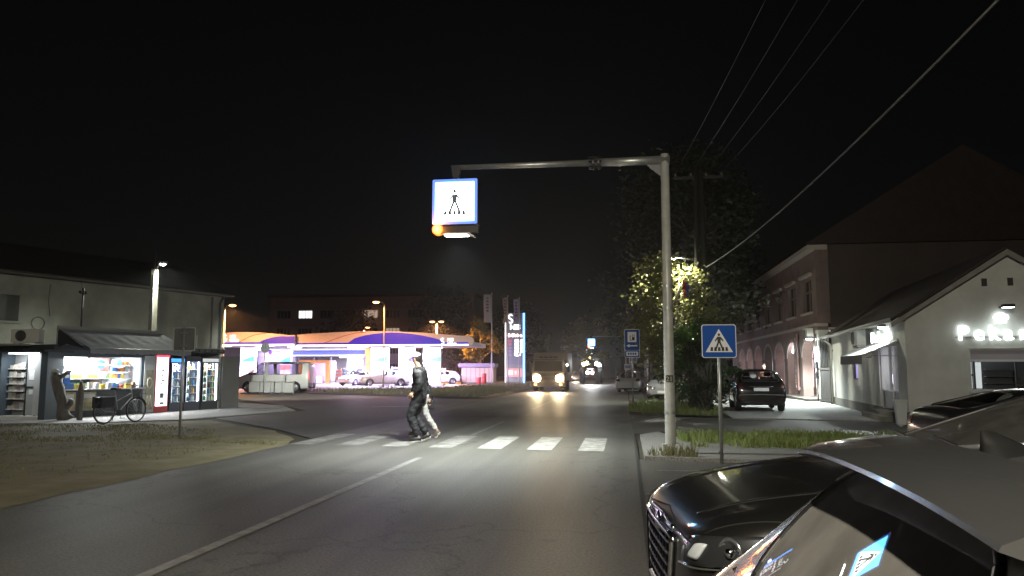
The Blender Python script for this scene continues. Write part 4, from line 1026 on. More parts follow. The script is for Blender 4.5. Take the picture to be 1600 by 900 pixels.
# ---- silver hatchback, tail to the road, nearest the camera
HATCH = [(0.0,0.32,0.60,0.64,0.56,0.46),(0.08,0.22,0.68,0.74,0.74,0.60),(0.42,0.17,0.79,0.85,0.86,0.71),(0.98,0.17,0.89,0.96,0.885,0.73),(1.14,0.17,0.93,1.00,0.885,0.71),
 (1.92,0.17,0.95,1.35,0.885,0.585),(2.48,0.17,0.95,1.40,0.885,0.605),(2.57,0.17,0.95,1.403,0.885,0.605),(3.12,0.17,0.96,1.405,0.88,0.60),(3.24,0.17,0.96,1.402,0.88,0.60),(3.62,0.17,0.96,1.388,0.875,0.60),(3.80,0.18,0.95,1.355,0.865,0.60,0.86,0.045),
 (4.12,0.20,0.91,1.005,0.85,0.70,0.84,0.075),(4.21,0.24,0.86,0.91,0.83,0.70),(4.28,0.30,0.60,0.66,0.76,0.62)]
HT = ['','','','','W','S','P','S','P','','','r','','']
SILV = paint('silver_paint',(0.32,0.322,0.325),0.85,0.26)
c1 = make_car('parked_hatchback','silver grey hatchback parked tail to the road, its rear window nearest the camera','car',(4.40,1.72,0),R(180),HATCH,HT,SILV,GL_DARK,[(0.80,0.315),(3.40,0.315)],3,glassy('dark_rear_glass',(0.05,0.055,0.06),0.015,1.75,0.19),mirrors=(1.5,1.0,0.88))
# roof spoiler over the rear window
V=[];F=[]
ny=24
for j in range(ny+1):
    y = -0.60+1.20*j/ny; e = 1-0.10*(abs(y)/0.6)**2.2
    zt = 1.392-0.030*(abs(y)/0.6)**2.4
    for (x,z) in [(3.73,zt+0.002),(3.78,zt-0.006),(3.85+0.02*e,zt-0.022),(3.93*1+0.045*(e-1)*3,zt-0.042),(3.935+0.045*(e-1)*3,zt-0.050),(3.90+0.045*(e-1)*3,zt-0.062),(3.82,zt-0.060),(3.74,zt-0.05)]: V.append((x,y,z))
q=8
for j in range(ny):
    for i in range(q): F.append((j*q+i,j*q+(i+1)%q,(j+1)*q+(i+1)%q,(j+1)*q+i))
F.append(tuple(range(q))); F.append(tuple(ny*q+i for i in range(q)))
m = MB(); m.add(V,F); sp = m.build('spoiler', SILV, c1.root, True); smooth_angle(sp,35)
# shark fin aerial
m = MB(); V=[];F=[]
prof = [(0.0,0.0,0.036),(0.02,0.035,0.022),(0.055,0.075,0.008)]
base = [(3.56,3.69),(3.595,3.687),(3.66,3.684)]
for (zz,(xa,xb),hw) in zip((0,0.022,0.052),base,(0.022,0.012,0.003)):
    n=10
    for k in range(n):
        a = 2*math.pi*k/n; V.append(((xa+xb)/2+(xb-xa)/2*math.cos(a), hw*math.sin(a)*(1 if math.cos(a)>-0.2 else 0.6), 1.372+zz))
for i in range(2):
    for k in range(n): F.append((i*n+k,i*n+(k+1)%n,(i+1)*n+(k+1)%n,(i+1)*n+k))
F.append(tuple(2*n+k for k in range(n)))
m.add(V,F); m.build('shark_fin_aerial', mat('fin_black',(0.008,0.008,0.008),0.6,spec=0.1), c1.root, True)
# shut lines
line(c1,'shut_line',[(3.735,-0.60,2),(3.73,-0.3,2),(3.728,0,2),(3.73,0.3,2),(3.735,0.60,2)],(0,0,-1),r=0.005)
for s in (-1,1):
    line(c1,'shut_line',[(5,s*0.60,1.30),(5,s*0.69,1.08),(5,s*0.73,0.9),(5,s*0.70,0.66)],(-1,0,0),r=0.006)
    line(c1,'shut_line',[(3.73,s*2,1.30),(3.80,s*2,1.28)],(0,-s,0),r=0.006)
    line(c1,'shut_line',[(1.35,s*2,0.94),(1.32,s*2,0.6),(1.36,s*2,0.28),(2.50,s*2,0.26),(2.53,s*2,0.94)],(0,-s,0))
    line(c1,'shut_line',[(2.53,s*2,0.94),(2.56,s*2,0.26),(3.0,s*2,0.30),(3.22,s*2,0.6),(3.26,s*2,0.95)],(0,-s,0))
    patch(c1,'quarter_window',[(3.29,s*2,1.03),(3.52,s*2,1.05),(3.42,s*2,1.21),(3.29,s*2,1.24)],(0,-s,0),BLK,0.002,8,8,0.25)
    patch(c1,'tail_light',[(5,s*0.50,0.74),(5,s*0.90,0.74),(5,s*0.84,0.95),(5,s*0.60,0.94)],(-1,0,0),REDL,0.004)
    patch(c1,'headlight',[(-1,s*0.42,0.60),(-1,s*0.80,0.66),(-1,s*0.84,0.80),(-1,s*0.52,0.72)],(1,0,0),REFL,0.004)
    for x in (1.6,2.7):
        m = MB(); h = cast(c1,(x+0.75,s*2,0.84),(0,-s,0))[0]; m.tube([(x+0.65,h.y+s*0.012,0.845),(x+0.75,h.y+s*0.03,0.85),(x+0.85,h.y+s*0.012,0.845)],0.013,8); m.build('door_handle', SILV, c1.root, True)
plate(c1,4.3,0.70,-1)
patch(c1,'rear_bumper',[(5,-0.86,0.26),(5,0.86,0.26),(5,0.86,0.54),(5,-0.86,0.54)],(-1,0,0),SILV,0.012,20,8,0.15)
m = MB(); h = cast(c1,(5,0,1.06),(-1,0,0))[0]; m.tube([(h.x+0.02,0,1.04),(h.x-0.06,0.05,1.10),(h.x-0.10,0.34,1.13)],0.010,6); m.build('rear_wiper', BLK, c1.root, True)
m = MB(); m.lathe([(0.0,0.012),(0.05,0.01),(0.055,0.0)],20,Matrix.Translation((cast(c1,(5,0,0.88),(-1,0,0))[0].x,0,0.88)) @ Matrix.Rotation(R(90),4,'Y')); m.build('badge', CH, c1.root, True)

# ---- black saloon, nose to the road, beside it
SALOON = [(0.0,0.36,0.72,0.78,0.60,0.48),(0.07,0.24,0.80,0.885,0.78,0.66),(0.42,0.19,0.90,0.98,0.90,0.78),(1.10,0.18,0.97,1.06,0.925,0.80),(1.34,0.18,1.0,1.08,0.925,0.77),
 (2.16,0.18,0.99,1.425,0.92,0.60),(2.66,0.18,1.0,1.475,0.92,0.615),(2.75,0.18,1.0,1.478,0.92,0.615),(3.30,0.18,1.01,1.465,0.915,0.61),(3.42,0.18,1.01,1.455,0.915,0.61),(3.60,0.18,1.02,1.43,0.91,0.61),
 (4.20,0.20,1.01,1.10,0.90,0.74),(4.58,0.22,0.98,1.05,0.87,0.74),(4.72,0.34,0.74,0.80,0.78,0.66)]
ST_ = ['','','','','W','S','P','S','P','','R','','']
BLKP = paint('black_paint',(0.022,0.021,0.020),0.6,0.30)
c2 = make_car('parked_saloon','black saloon with chrome grille parked nose to the road beside the silver hatchback','car',(0.16,4.18,0),R(6),SALOON,ST_,BLKP,glassy('windscreen_glass',(0.35,0.37,0.36),0.01,1.52,0.05),[(0.92,0.335),(3.72,0.335)],3,mirrors=(1.72,1.02,0.93))
# grille: chrome surround, dark mesh with bars
gr = patch(c2,'grille',[(-1,-0.30,0.45),(-1,0.30,0.45),(-1,0.40,0.76),(-1,-0.40,0.76)],(1,0,0),BLK,0.004,14,10,0.12)
gp = [(-1,-0.31,0.44),(-1,-0.42,0.77),(-1,0.42,0.77),(-1,0.31,0.44),(-1,-0.31,0.44)]
line(c2,'grille_surround',gp,(1,0,0),CH,0.016,0.012,8,gr)
for k in range(5):
    z = 0.50+k*0.056; w = 0.30+0.10*(z-0.45)/0.31
    line(c2,'grille_bar',[(-1,-w,z),(-1,w,z)],(1,0,0),DKM,0.008,0.012,10,gr)
for k in range(9):
    y = -0.32+k*0.08; line(c2,'grille_bar',[(-1,y*0.85,0.46),(-1,y*1.1,0.75)],(1,0,0),DKM,0.006,0.010,5,gr)
line(c2,'bonnet_chrome',[(-1,-0.36,0.80),(-1,0,0.815),(-1,0.36,0.80)],(1,0,0),CH,0.012,0.006)
m = MB(); hh = cast(c2,(-1,0,0.765),(1,0,0))[0]; m.lathe([(0.0,0.014),(0.045,0.012),(0.058,0.0)],20,Matrix.Translation((hh.x-0.006,0,0.765)) @ Matrix.Rotation(R(-90),4,'Y') @ Matrix.Scale(1.35,4,(0,1,0))); m.build('badge', CH, c2.root, True)
for s in (-1,1):
    dd = (0.75,-s*0.55,0)
    cr = [Vector(p)-Vector(dd)*1.2 for p in [(0.04,s*0.52,0.69),(0.56,s*0.93,0.755),(0.64,s*0.92,0.885),(0.10,s*0.56,0.825)]]
    hl = patch(c2,'headlight',cr,dd,mat('lamp_bowl',(0.05,0.05,0.052),0.3,0.4),0.002,14,8,0.25,depth=0.02)
    def lerp4(u,v): 
        A,B,Cc,Dd=[Vector(p) for p in cr]; return A*(1-u)*(1-v)+B*u*(1-v)+Cc*u*v+Dd*(1-u)*v
    for (u,rr) in ((0.42,0.058),(0.68,0.062)):
        h = cast(c2,lerp4(u,0.5),dd)[0]; M = Matrix.Translation(h-Vector(dd).normalized()*0.004) @ Vector((-dd[0],-dd[1],0.0)).to_track_quat('Z','Y').to_matrix().to_4x4()
        m = MB(); m.lathe([(0.0,-0.02),(rr*0.5,-0.012),(rr*0.86,0.006),(rr,0.012),(rr*1.1,0.004)],24,M); m.build('reflector', REFL, hl, True)
        m = MB(); m.ball((0,0,0.0),rr*0.45,12,8); m.v=[tuple(M @ Vector(p)) for p in m.v]; m.build('bulb_lens', CH, hl, True)
    patch(c2,'marker_lamp',[lerp4(0.08,0.25),lerp4(0.22,0.22),lerp4(0.23,0.75),lerp4(0.12,0.75)],dd,mat('marker_white',(0.75,0.76,0.77),0.3),0.012,5,5,0.3,hl)
    cov = patch(c2,'lamp_cover',cr,dd,LENSC,0.020,14,8,0.25,hl,0.018)
    line(c2,'headlight_trim',[cr[0],cr[1]],dd,CH,0.009,0.014,10,hl)
    line(c2,'bonnet_crease',[(0.12,s*0.42,2),(0.6,s*0.52,2),(1.28,s*0.60,2)],(0,0,-1),BLKP,0.016,-0.008,10)
    line(c2,'shut_line',[(0.10,s*0.66,2),(0.42,s*0.80,2),(1.0,s*0.83,2),(1.32,s*0.82,2)],(0,0,-1))
    line(c2,'shut_line',[(1.55,s*2,0.98),(1.50,s*2,0.6),(1.54,s*2,0.28),(2.70,s*2,0.27),(2.72,s*2,0.98)],(0,-s,0))
    line(c2,'shut_line',[(2.72,s*2,0.98),(2.75,s*2,0.27),(3.30,s*2,0.32),(3.52,s*2,0.7),(3.54,s*2,1.0)],(0,-s,0))
    patch(c2,'fog_lamp',[(-1,s*0.52,0.36),(-1,s*0.70,0.38),(-1,s*0.70,0.45),(-1,s*0.54,0.45)],(1,0,0),REFL,0.004,6,5,0.5)
    patch(c2,'tail_light',[(6,s*0.50,0.80),(6,s*0.92,0.80),(6,s*0.88,0.98),(6,s*0.56,0.98)],(-1,0,0),REDL,0.004)
    line(c2,'window_chrome',[(1.62,s*2,1.0),(2.6,s*2,1.012),(3.56,s*2,1.03)],(0,-s,0),CH,0.007,0.004)
line(c2,'shut_line',[(-1,-0.62,0.79),(-1,0,0.845),(-1,0.62,0.79)],(1,0,0))
patch(c2,'lower_intake',[(-1,-0.46,0.27),(-1,0.46,0.27),(-1,0.40,0.38),(-1,-0.40,0.38)],(1,0,0),BLK,0.004,12,5,0.2)
line(c2,'bumper_chrome',[(-1,-0.50,0.40),(-1,0,0.385),(-1,0.50,0.40)],(1,0,0),CH,0.008,0.006)
plate(c2,0.0,0.405,1)
for s in (0.0,):
    m = MB(); h1 = cast(c2,(1.36,-0.45,2),(0,0,-1))[0]; m.tube([h1+Vector((0,0,0.01)),h1+Vector((0.10,0.3,0.07)),h1+Vector((0.14,0.62,0.09))],0.009,6); m.tube([h1+Vector((0,0.55,0.01)),h1+Vector((0.10,0.85,0.07)),h1+Vector((0.12,1.05,0.085))],0.009,6); m.build('wiper', BLK, c2.root, True)

# ---- third car: dark coupe before the bakery
COUPE = [(0.0,0.34,0.58,0.62,0.58,0.46),(0.07,0.22,0.66,0.72,0.75,0.62),(0.42,0.17,0.76,0.82,0.87,0.74),(1.1,0.17,0.86,0.92,0.89,0.74),(1.30,0.17,0.89,0.96,0.89,0.72),
 (2.10,0.17,0.92,1.31,0.88,0.55),(2.60,0.17,0.93,1.345,0.88,0.57),(2.69,0.17,0.935,1.345,0.88,0.57),(3.25,0.17,0.95,1.30,0.87,0.57),(3.37,0.17,0.955,1.285,0.87,0.57),(3.50,0.17,0.96,1.255,0.87,0.57),
 (4.15,0.20,0.98,1.06,0.85,0.66),(4.36,0.24,0.96,1.02,0.82,0.66),(4.44,0.32,0.70,0.75,0.74,0.6)]
CT = ['','','','','W','S','P','S','P','','R','','']
DKP = paint('dark_grey_paint',(0.03,0.03,0.033),0.5,0.25)
c3 = make_car('parked_coupe','dark low fastback car parked before the bakery window','car',(8.36,11.1,0),R(180),COUPE,CT,DKP,GL_CLEAR,[(0.86,0.32),(3.52,0.32)],3,mirrors=(1.65,0.96,0.88))
for s in (-1,1):
    patch(c3,'tail_light',[(6,s*0.48,0.78),(6,s*0.86,0.78),(6,s*0.84,0.92),(6,s*0.54,0.92)],(-1,0,0),REDL,0.004)
    patch(c3,'headlight',[(-1,s*0.45,0.56),(-1,s*0.80,0.62),(-1,s*0.84,0.74),(-1,s*0.52,0.67)],(1,0,0),REFL,0.004)
    line(c3,'shut_line',[(1.5,s*2,0.9),(1.46,s*2,0.5),(1.5,s*2,0.27),(2.64,s*2,0.26),(2.66,s*2,0.92)],(0,-s,0))
plate(c3,4.5,0.66,-1)

# ---- dark estate car on the forecourt, tail to the camera
SUV = [(0.0,0.36,0.68,0.72,0.58,0.46),(0.08,0.26,0.76,0.83,0.77,0.64),(0.45,0.22,0.87,0.93,0.88,0.74),(1.02,0.22,0.95,1.01,0.90,0.76),(1.20,0.22,0.98,1.06,0.90,0.74),
 (1.92,0.22,1.0,1.50,0.90,0.60),(2.45,0.22,1.01,1.55,0.90,0.62),(2.54,0.22,1.01,1.55,0.90,0.62),(3.10,0.22,1.02,1.54,0.895,0.62),(3.21,0.22,1.02,1.54,0.895,0.62),(3.80,0.22,1.03,1.50,0.885,0.62),(3.98,0.23,1.03,1.45,0.88,0.62),
 (4.16,0.25,1.01,1.08,0.87,0.72),(4.22,0.27,0.92,0.98,0.85,0.72),(4.28,0.34,0.66,0.72,0.80,0.66)]
UT = ['','','','','W','S','P','S','P','S','','R','','']
DKR = paint('dark_wine_paint',(0.007,0.006,0.007),0.4,0.25)
c4 = make_car('parked_estate','dark estate car seen from behind on the lit forecourt','car',(5.02,33.1,0.03),R(-93),SUV,UT,DKR,GL_CLEAR,[(0.85,0.33),(3.45,0.33)],2,mirrors=(1.5,1.05,0.9))
for s in (-1,1):
    patch(c4,'tail_light',[(6,s*0.62,0.84),(6,s*0.93,0.84),(6,s*0.90,1.10),(6,s*0.70,1.06)],(-1,0,0),REDL,0.004)
    patch(c4,'headlight',[(-1,s*0.45,0.66),(-1,s*0.80,0.70),(-1,s*0.84,0.82),(-1,s*0.52,0.77)],(1,0,0),REFL,0.004)
    patch(c4,'reflector',[(6,s*0.56,0.42),(6,s*0.74,0.42),(6,s*0.74,0.47),(6,s*0.56,0.47)],(-1,0,0),REDL,0.004,4,4)
    line(c4,'shut_line',[(1.4,s*2,0.99),(1.36,s*2,0.6),(1.4,s*2,0.3),(2.48,s*2,0.3),(2.5,s*2,1.0)],(0,-s,0))
line(c4,'tailgate_trim',[(6,-0.42,0.90),(6,0.42,0.90)],(-1,0,0),CH,0.018,0.004)
line(c4,'bumper_line',[(6,-0.78,0.60),(6,0,0.62),(6,0.78,0.60)],(-1,0,0),mat('bumper_edge',(0.2,0.2,0.2),0.4),0.010,0.004)
plate(c4,4.3,0.80,-1)
patch(c4,'window_sticker',[(6,-0.36,1.20),(6,-0.14,1.20),(6,-0.14,1.36),(6,-0.36,1.36)],(-1,0,0),mat('sticker_pale',(0.5,0.52,0.52),0.5),0.01,6,6,1.0,depth=0.003)

# ---- van by the station
VAN = [(0.0,0.38,0.74,0.80,0.66,0.52),(0.07,0.28,0.84,0.93,0.84,0.68),(0.40,0.24,1.00,1.10,0.94,0.76),(0.70,0.24,1.10,1.20,0.955,0.80),(0.86,0.24,1.12,1.26,0.955,0.80),
 (1.60,0.24,1.14,1.90,0.955,0.74),(2.0,0.24,1.15,1.955,0.955,0.76),(2.06,0.24,1.15,1.955,0.955,0.76),(2.24,0.24,1.15,1.96,0.955,0.76),(2.30,0.24,1.15,1.96,0.955,0.76),(3.3,0.24,1.15,1.965,0.955,0.77),(4.46,0.24,1.15,1.95,0.955,0.77),(4.52,0.24,1.15,1.95,0.955,0.77),(4.80,0.24,1.15,1.93,0.95,0.77),(4.96,0.26,1.12,1.88,0.94,0.76),(5.0,0.34,0.98,1.60,0.90,0.70)]
VT = ['','','','','W','S','S','P','S','S','S','S','P','','']
VWH = paint('van_white',(0.62,0.62,0.60),0.0,0.35)
c5 = make_car('parked_van','white minibus van standing before the fuel station','van',(-25.95,49.3,0),R(7),VAN,VT,VWH,glassy('van_glass',(0.6,0.6,0.62),0.01,1.5),[(0.95,0.34),(4.05,0.34)],2,mirrors=(1.25,1.28,0.95),seats=False)
c5.root.scale = (1,1,1.05)
for s in (-1,1):
    patch(c5,'headlight',[(-1,s*0.50,0.78),(-1,s*0.84,0.84),(-1,s*0.90,1.02),(-1,s*0.60,0.96)],(1,0,0),REFL,0.004)
    patch(c5,'tail_light',[(7,s*0.76,0.80),(7,s*0.94,0.80),(7,s*0.92,1.45),(7,s*0.78,1.45)],(-1,0,0),emi('tail_glow',(0.9,0.03,0.03),1.2),0.004)
    line(c5,'shut_line',[(1.1,s*2,1.12),(1.08,s*2,0.5),(1.3,s*2,0.30),(2.1,s*2,0.3),(2.16,s*2,1.85)],(0,-s,0),r=0.008)
    line(c5,'shut_line',[(2.2,s*2,0.3),(3.3,s*2,0.3),(3.3,s*2,1.85)],(0,-s,0),r=0.008)
    patch(c5,'bumper',[(7,s*0.1,0.3),(7,s*0.94,0.3),(7,s*0.94,0.62),(7,s*0.1,0.62)],(-1,0,0),BLK,0.01,8,6,0.1)
patch(c5,'front_bumper',[(-1,-0.9,0.36),(-1,0.9,0.36),(-1,0.9,0.60),(-1,-0.9,0.60)],(1,0,0),BLK,0.01,14,6,0.1)
line(c5,'side_trim',[(1.35,-2,0.55),(3.6,-2,0.56)],(0,1,0),BLK,0.02,0.004)

# ---- small cars of the station yard and the roadside
def far_car(name, label, loc, rz, sts, tags, col, metal=0.3, glow=None, group=None, glass=GL_CLEAR):
    c = make_car(name,label,'car',loc,rz,sts,tags,paint('paint_%s'%label[:18].replace(' ','_'),col,metal),glass,[(0.86,0.32),(sts[-1][0]*0.80,0.32)],2,seats=False,group=group)
    L = sts[-1][0]
    for s in (-1,1):
        patch(c,'headlight',[(-1,s*0.42,0.56),(-1,s*0.78,0.60),(-1,s*0.82,0.74),(-1,s*0.5,0.68)],(1,0,0),glow or REFL,0.006,6,5)
        patch(c,'tail_light',[(L+2,s*0.5,0.74),(L+2,s*0.84,0.74),(L+2,s*0.82,0.92),(L+2,s*0.56,0.90)],(-1,0,0),REDL,0.006,6,5)
    plate(c,0,0.42,1)
    return c
SEDAN = [s for s in SALOON]
far_car('station_car','silver saloon parked by the station pumps left of the pedestrians',(-24.7,69.6,0),R(28),SEDAN,ST_,(0.5,0.5,0.5))
far_car('station_car','pale hatchback nosing out by the station shop, left of the silver saloon',(-26.6,70.4,0),R(70),HATCH,HT,(0.5,0.48,0.45))
far_car('station_car','pale hatchback by the pumps right of the pedestrians',(-21.6,79.6,0),R(20),HATCH,HT,(0.55,0.52,0.55))
far_car('roadside_car','grey hatchback parked nose out under the leafy tree',(1.75,38.2,0.035),R(80),HATCH,HT,(0.30,0.30,0.33))
far_car('roadside_car','silver hatchback parked tail to camera by the far kerb',(0.85,57.0,0.0),R(-100),HATCH,HT,(0.42,0.42,0.43))
cfar = far_car('oncoming_car','distant oncoming car with bright headlights left of the tractor',(-6.2,97.0,0),R(88),HATCH,HT,(0.3,0.3,0.3),0.3,emi('far_headlight',(1.0,0.82,0.62),60))
lamp(cfar.root,'SPOT',(-0.3,0.0,0.62),700,(1.0,0.85,0.65),0.15,(0,R(88),0),100,0.6)

# ---- lorry
lo = thing('oncoming_lorry','oncoming lorry with glaring warm headlights and box body','truck',(-5.35,53.6,0),R(0))
LP = mat('lorry_paint',(0.26,0.22,0.21),0.5,var=0.1,scale=2); LD = mat('lorry_dark',(0.02,0.02,0.022),0.5)
m = MB(); m.add([(-1.15,0,0.55),(1.15,0,0.55),(1.15,1.7,0.55),(-1.15,1.7,0.55),(-1.15,0,1.35),(1.15,0,1.35),(-1.08,0.22,2.25),(1.08,0.22,2.25),(1.08,1.7,2.35),(-1.08,1.7,2.35)],[(0,3,2,1),(0,1,5,4),(4,5,7,6),(6,7,8,9),(1,2,8,7,5),(0,4,6,9,3),(2,3,9,8)]); m.build('cab', LP, lo, bevel=0.05)
m = MB(); m.add([(-0.98,0.025,1.42),(0.98,0.025,1.42),(0.94,0.195,2.10),(-0.94,0.195,2.10)],[(0,1,2,3)]); o = m.build('windscreen', LD, lo)
for v in o.data.vertices: v.co.y -= 0.035
m = MB(); m.box(-0.75,0.75,-0.03,0.0,0.80,1.25); gl = m.build('grille', LD, lo)
for k in range(4):
    m = MB(); m.box(-0.73,0.73,-0.05,-0.031,0.84+k*0.1,0.88+k*0.1); m.build('grille_bar', LP, gl)
m = MB(); m.box(-1.2,1.2,-0.12,0.15,0.35,0.68); m.build('bumper', LP, lo, bevel=0.03)
E_HL = emi('lorry_headlight',(1.0,0.74,0.42),110)
for s in (-1,1):
    m = MB(); m.lathe([(0.0,0.06),(0.16,0.045),(0.25,0.0)],20,Matrix.Translation((s*0.78,-0.052,0.93)) @ Matrix.Rotation(R(90),4,'X')); m.build('headlight', E_HL, lo, True)  # lens made oversized to imitate headlight glare
    m = MB(); m.box(s*0.88-0.09,s*0.88+0.09,-0.14,-0.121,0.44,0.56); m.build('indicator', emi('lorry_amber',(1.0,0.35,0.08),9), lo)
    m = MB(); m.tube([(s*1.1,0.25,2.1),(s*1.42,0.05,2.12),(s*1.42,0.05,1.3),(s*1.15,0.2,1.25)],0.018,6); m.box(s*1.42-0.09,s*1.42+0.09,0.0,0.05,1.35,1.95); m.build('mirror', LD, lo)
    for yy in (0.9,4.6):
        m = MB(); M = Matrix.Translation((s*0.95,yy,0.45)) @ Matrix.Rotation(R(90),4,'Y'); m.lathe([(0.25,-0.13),(0.42,-0.14),(0.45,-0.1),(0.45,0.1),(0.42,0.14),(0.25,0.13)],24,M); w = m.build('wheel', RUB, lo, True)
        m = MB(); m.lathe([(0.0,-0.12),(0.26,-0.10),(0.26,0.10),(0.0,0.12)],20,M); m.build('rim', STEEL, w)
    lamp(lo,'SPOT',(s*0.78,-0.16,0.90),1000,(1.0,0.74,0.44),0.18,(R(-87),0,0),36,0.9)  # extra level beam added so the haze glows around the headlights
    lamp(lo,'SPOT',(s*0.78,-0.14,0.86),420,(1.0,0.76,0.46),0.18,(R(-74),0,0),70,0.9)
m = MB(); m.box(-1.22,1.22,1.85,6.5,0.75,2.75); m.build('box_body', mat('lorry_box',(0.30,0.25,0.23),0.5,var=0.1,scale=1), lo, bevel=0.03)
m = MB(); m.box(-1.05,1.05,0.15,0.3,2.26,2.50); vz = m.build('sun_visor', LP, lo, bevel=0.02)
m = MB()
for k in range(4): m.box(-0.62+k*0.33,-0.36+k*0.33,0.135,0.149,2.34,2.42)
m.build('visor_lettering', LD, vz)
m = MB(); m.lathe([(0.0,0.02),(0.05,0.015),(0.065,0.0)],12,Matrix.Translation((1.32,-0.02,1.85)) @ Matrix.Rotation(R(90),4,'X')); m.build('side_lamp', emi('lorry_side',(1.0,0.9,0.75),60), lo)
m = MB(); m.box(-0.9,0.9,1.7,6.4,0.55,0.75); m.build('chassis', LD, lo)

# ---- tractor
tr = thing('oncoming_tractor','oncoming tractor with white work lamps on its cab','tractor',(-3.75,82.0,0),R(0))
TD = mat('tractor_dark',(0.03,0.032,0.035),0.5)
for s in (-1,1):
    for (yy,rr,ww,xx) in ((0.0,0.58,0.34,0.78),(2.1,0.85,0.50,0.95)):
        m = MB(); M = Matrix.Translation((s*xx,yy,rr)) @ Matrix.Rotation(R(90),4,'Y'); m.lathe([(rr*0.55,-ww/2),(rr*0.92,-ww/2),(rr,-ww*0.35),(rr,ww*0.35),(rr*0.92,ww/2),(rr*0.55,ww/2)],28,M); w = m.build('wheel', RUB, tr, True)
        m = MB(); m.lathe([(0.0,-ww*0.3),(rr*0.56,-ww*0.4),(rr*0.56,ww*0.4),(0.0,ww*0.3)],20,M); m.build('rim', mat('tractor_rim',(0.35,0.3,0.1),0.5), w)
        m = MB(); m.box(s*xx-0.32,s*xx+0.32,yy-rr*0.55,yy+rr*0.55,rr*2+0.06,rr*2+0.11); m.build('mudguard', TD, tr)
m = MB(); m.box(-0.40,0.40,-0.45,1.35,0.75,1.62); m.build('bonnet', mat('tractor_red',(0.2,0.02,0.02),0.4), tr, bevel=0.1)
m = MB(); m.box(-0.28,0.28,-0.48,-0.452,0.9,1.5); m.build('grille', LD, tr)
m = MB(); m.box(-0.55,0.55,-0.2,0.2,0.45,0.65); m.box(-0.25,0.25,-0.3,2.4,0.5,0.85); m.build('chassis', TD, tr)
m = MB()
for x in (-0.72,0.72):
    for yy in (1.3,2.6): m.box(x-0.04,x+0.04,yy-0.04,yy+0.04,1.2,2.6)
m.box(-0.8,0.8,1.2,2.7,1.0,1.3); m.build('cab', TD, tr)
m = MB(); m.box(-0.85,0.85,1.15,2.75,2.6,2.75); m.build('cab_roof', TD, tr, bevel=0.05)
m = MB(); m.box(-0.68,0.68,1.28,1.30,1.3,2.6); m.build('windscreen', GL_CLEAR, tr)
E_TR = emi('work_lamp',(0.92,0.97,1.0),90)
for (x,z,mm,n_) in [(-0.72,2.10,emi('beacon_warm',(1.0,0.72,0.3),80),'work_lamp'),(-0.40,2.22,emi('beacon_warm',(1.0,0.72,0.3),80),'work_lamp'),(0.66,2.12,E_TR,'work_lamp'),(0.9,2.02,E_TR,'work_lamp'),(-0.24,1.2,E_TR,'headlight'),(0.24,1.2,E_TR,'headlight')]:
    m = MB(); yy = 1.22 if z > 1.5 else -0.49; m.lathe([(0.0,0.04),(0.14,0.03),(0.18,0.0),(0.18,-0.05),(0.0,-0.05)],16,Matrix.Translation((x,yy,z)) @ Matrix.Rotation(R(90),4,'X')); m.build(n_, mm if n_=='work_lamp' else emi('tractor_headlight',(0.95,0.97,1.0),12), tr, True)  # lamps drawn oversized to imitate their glare
lamp(tr,'SPOT',(0.0,1.0,2.2),1800,(0.95,0.97,1.0),0.3,(R(-78),0,0),120,0.8)
m = MB(); m.lathe([(0.0,0.12),(0.05,0.10),(0.06,0.0)],12,Matrix.Translation((-0.1,1.9,2.75))); m.build('beacon', emi('tractor_beacon',(1.0,0.45,0.05),25), tr, True)
# ================================================================== bakery house on the right; local x along the gable front, y along the side
HR = math.atan2(0.093,-0.996) ; HR = -R(5.3)
hs = thing('bakery_house','low pale house with gable front and lit bakery lettering','house',(7.87,23.3,0),HR)
HW = mat('house_render',(0.66,0.67,0.64),0.85,col2=(0.46,0.47,0.44),scale=0.9,bump=0.12,bscale=26,detail=8)
HPL = mat('house_plinth',(0.16,0.15,0.13),0.9,var=0.2,scale=4,bump=0.2,bscale=14)
GW, GH, EH, HL_ = 5.25, 4.78, 3.06, 12.6
def wall_with_holes(name, axis, span, zs, holes, t0, t1, m, parent):
    """plain wall as a grid of boxes leaving rectangular openings; axis x or y"""
    us = sorted(set([span[0],span[1]]+[h[0] for h in holes]+[h[1] for h in holes])); vs_ = sorted(set([zs[0],zs[1]]+[h[2] for h in holes]+[h[3] for h in holes]))
    mb = MB()
    for a,b in zip(us[:-1],us[1:]):
        for c,d in zip(vs_[:-1],vs_[1:]):
            if any(h[0]-1e-6<=a and b<=h[1]+1e-6 and h[2]-1e-6<=c and d<=h[3]+1e-6 for h in holes): continue
            if axis == 'x': mb.box(a,b,t0,t1,c,d)
            else: mb.box(t0,t1,a,b,c,d)
    bm_o = mb.build(name, m, parent)
    bm = bmesh.new(); bm.from_mesh(bm_o.data)
    dead = []
    cen = {}
    for f in bm.faces:
        k = tuple(round(c,4) for c in f.calc_center_median()); cen.setdefault(k,[]).append(f)
    for fs in cen.values():
        if len(fs) > 1: dead += fs
    bmesh.ops.delete(bm, geom=dead, context='FACES'); bm.to_mesh(bm_o.data); bm.free()
    return bm_o
gh = [(1.62,3.36,0.95,2.12)]
wall_with_holes('gable_wall','x',(0,GW),(0.35,EH),gh,0.0,0.3,HW,hs)
m = MB(); m.prism([(0,EH),(GW,EH),(GW/2,GH)],0.0,0.3,'y'); m.build('gable_top', HW, hs)
sh = [(1.05,3.5,0.25,2.30),(7.0,8.0,1.15,2.0)]
wall_with_holes('side_wall','y',(0.302,HL_),(0.35,EH),[(max(h[0],0.302),h[1],max(h[2],0.35),h[3]) for h in sh],0.0,0.3,HW,hs)
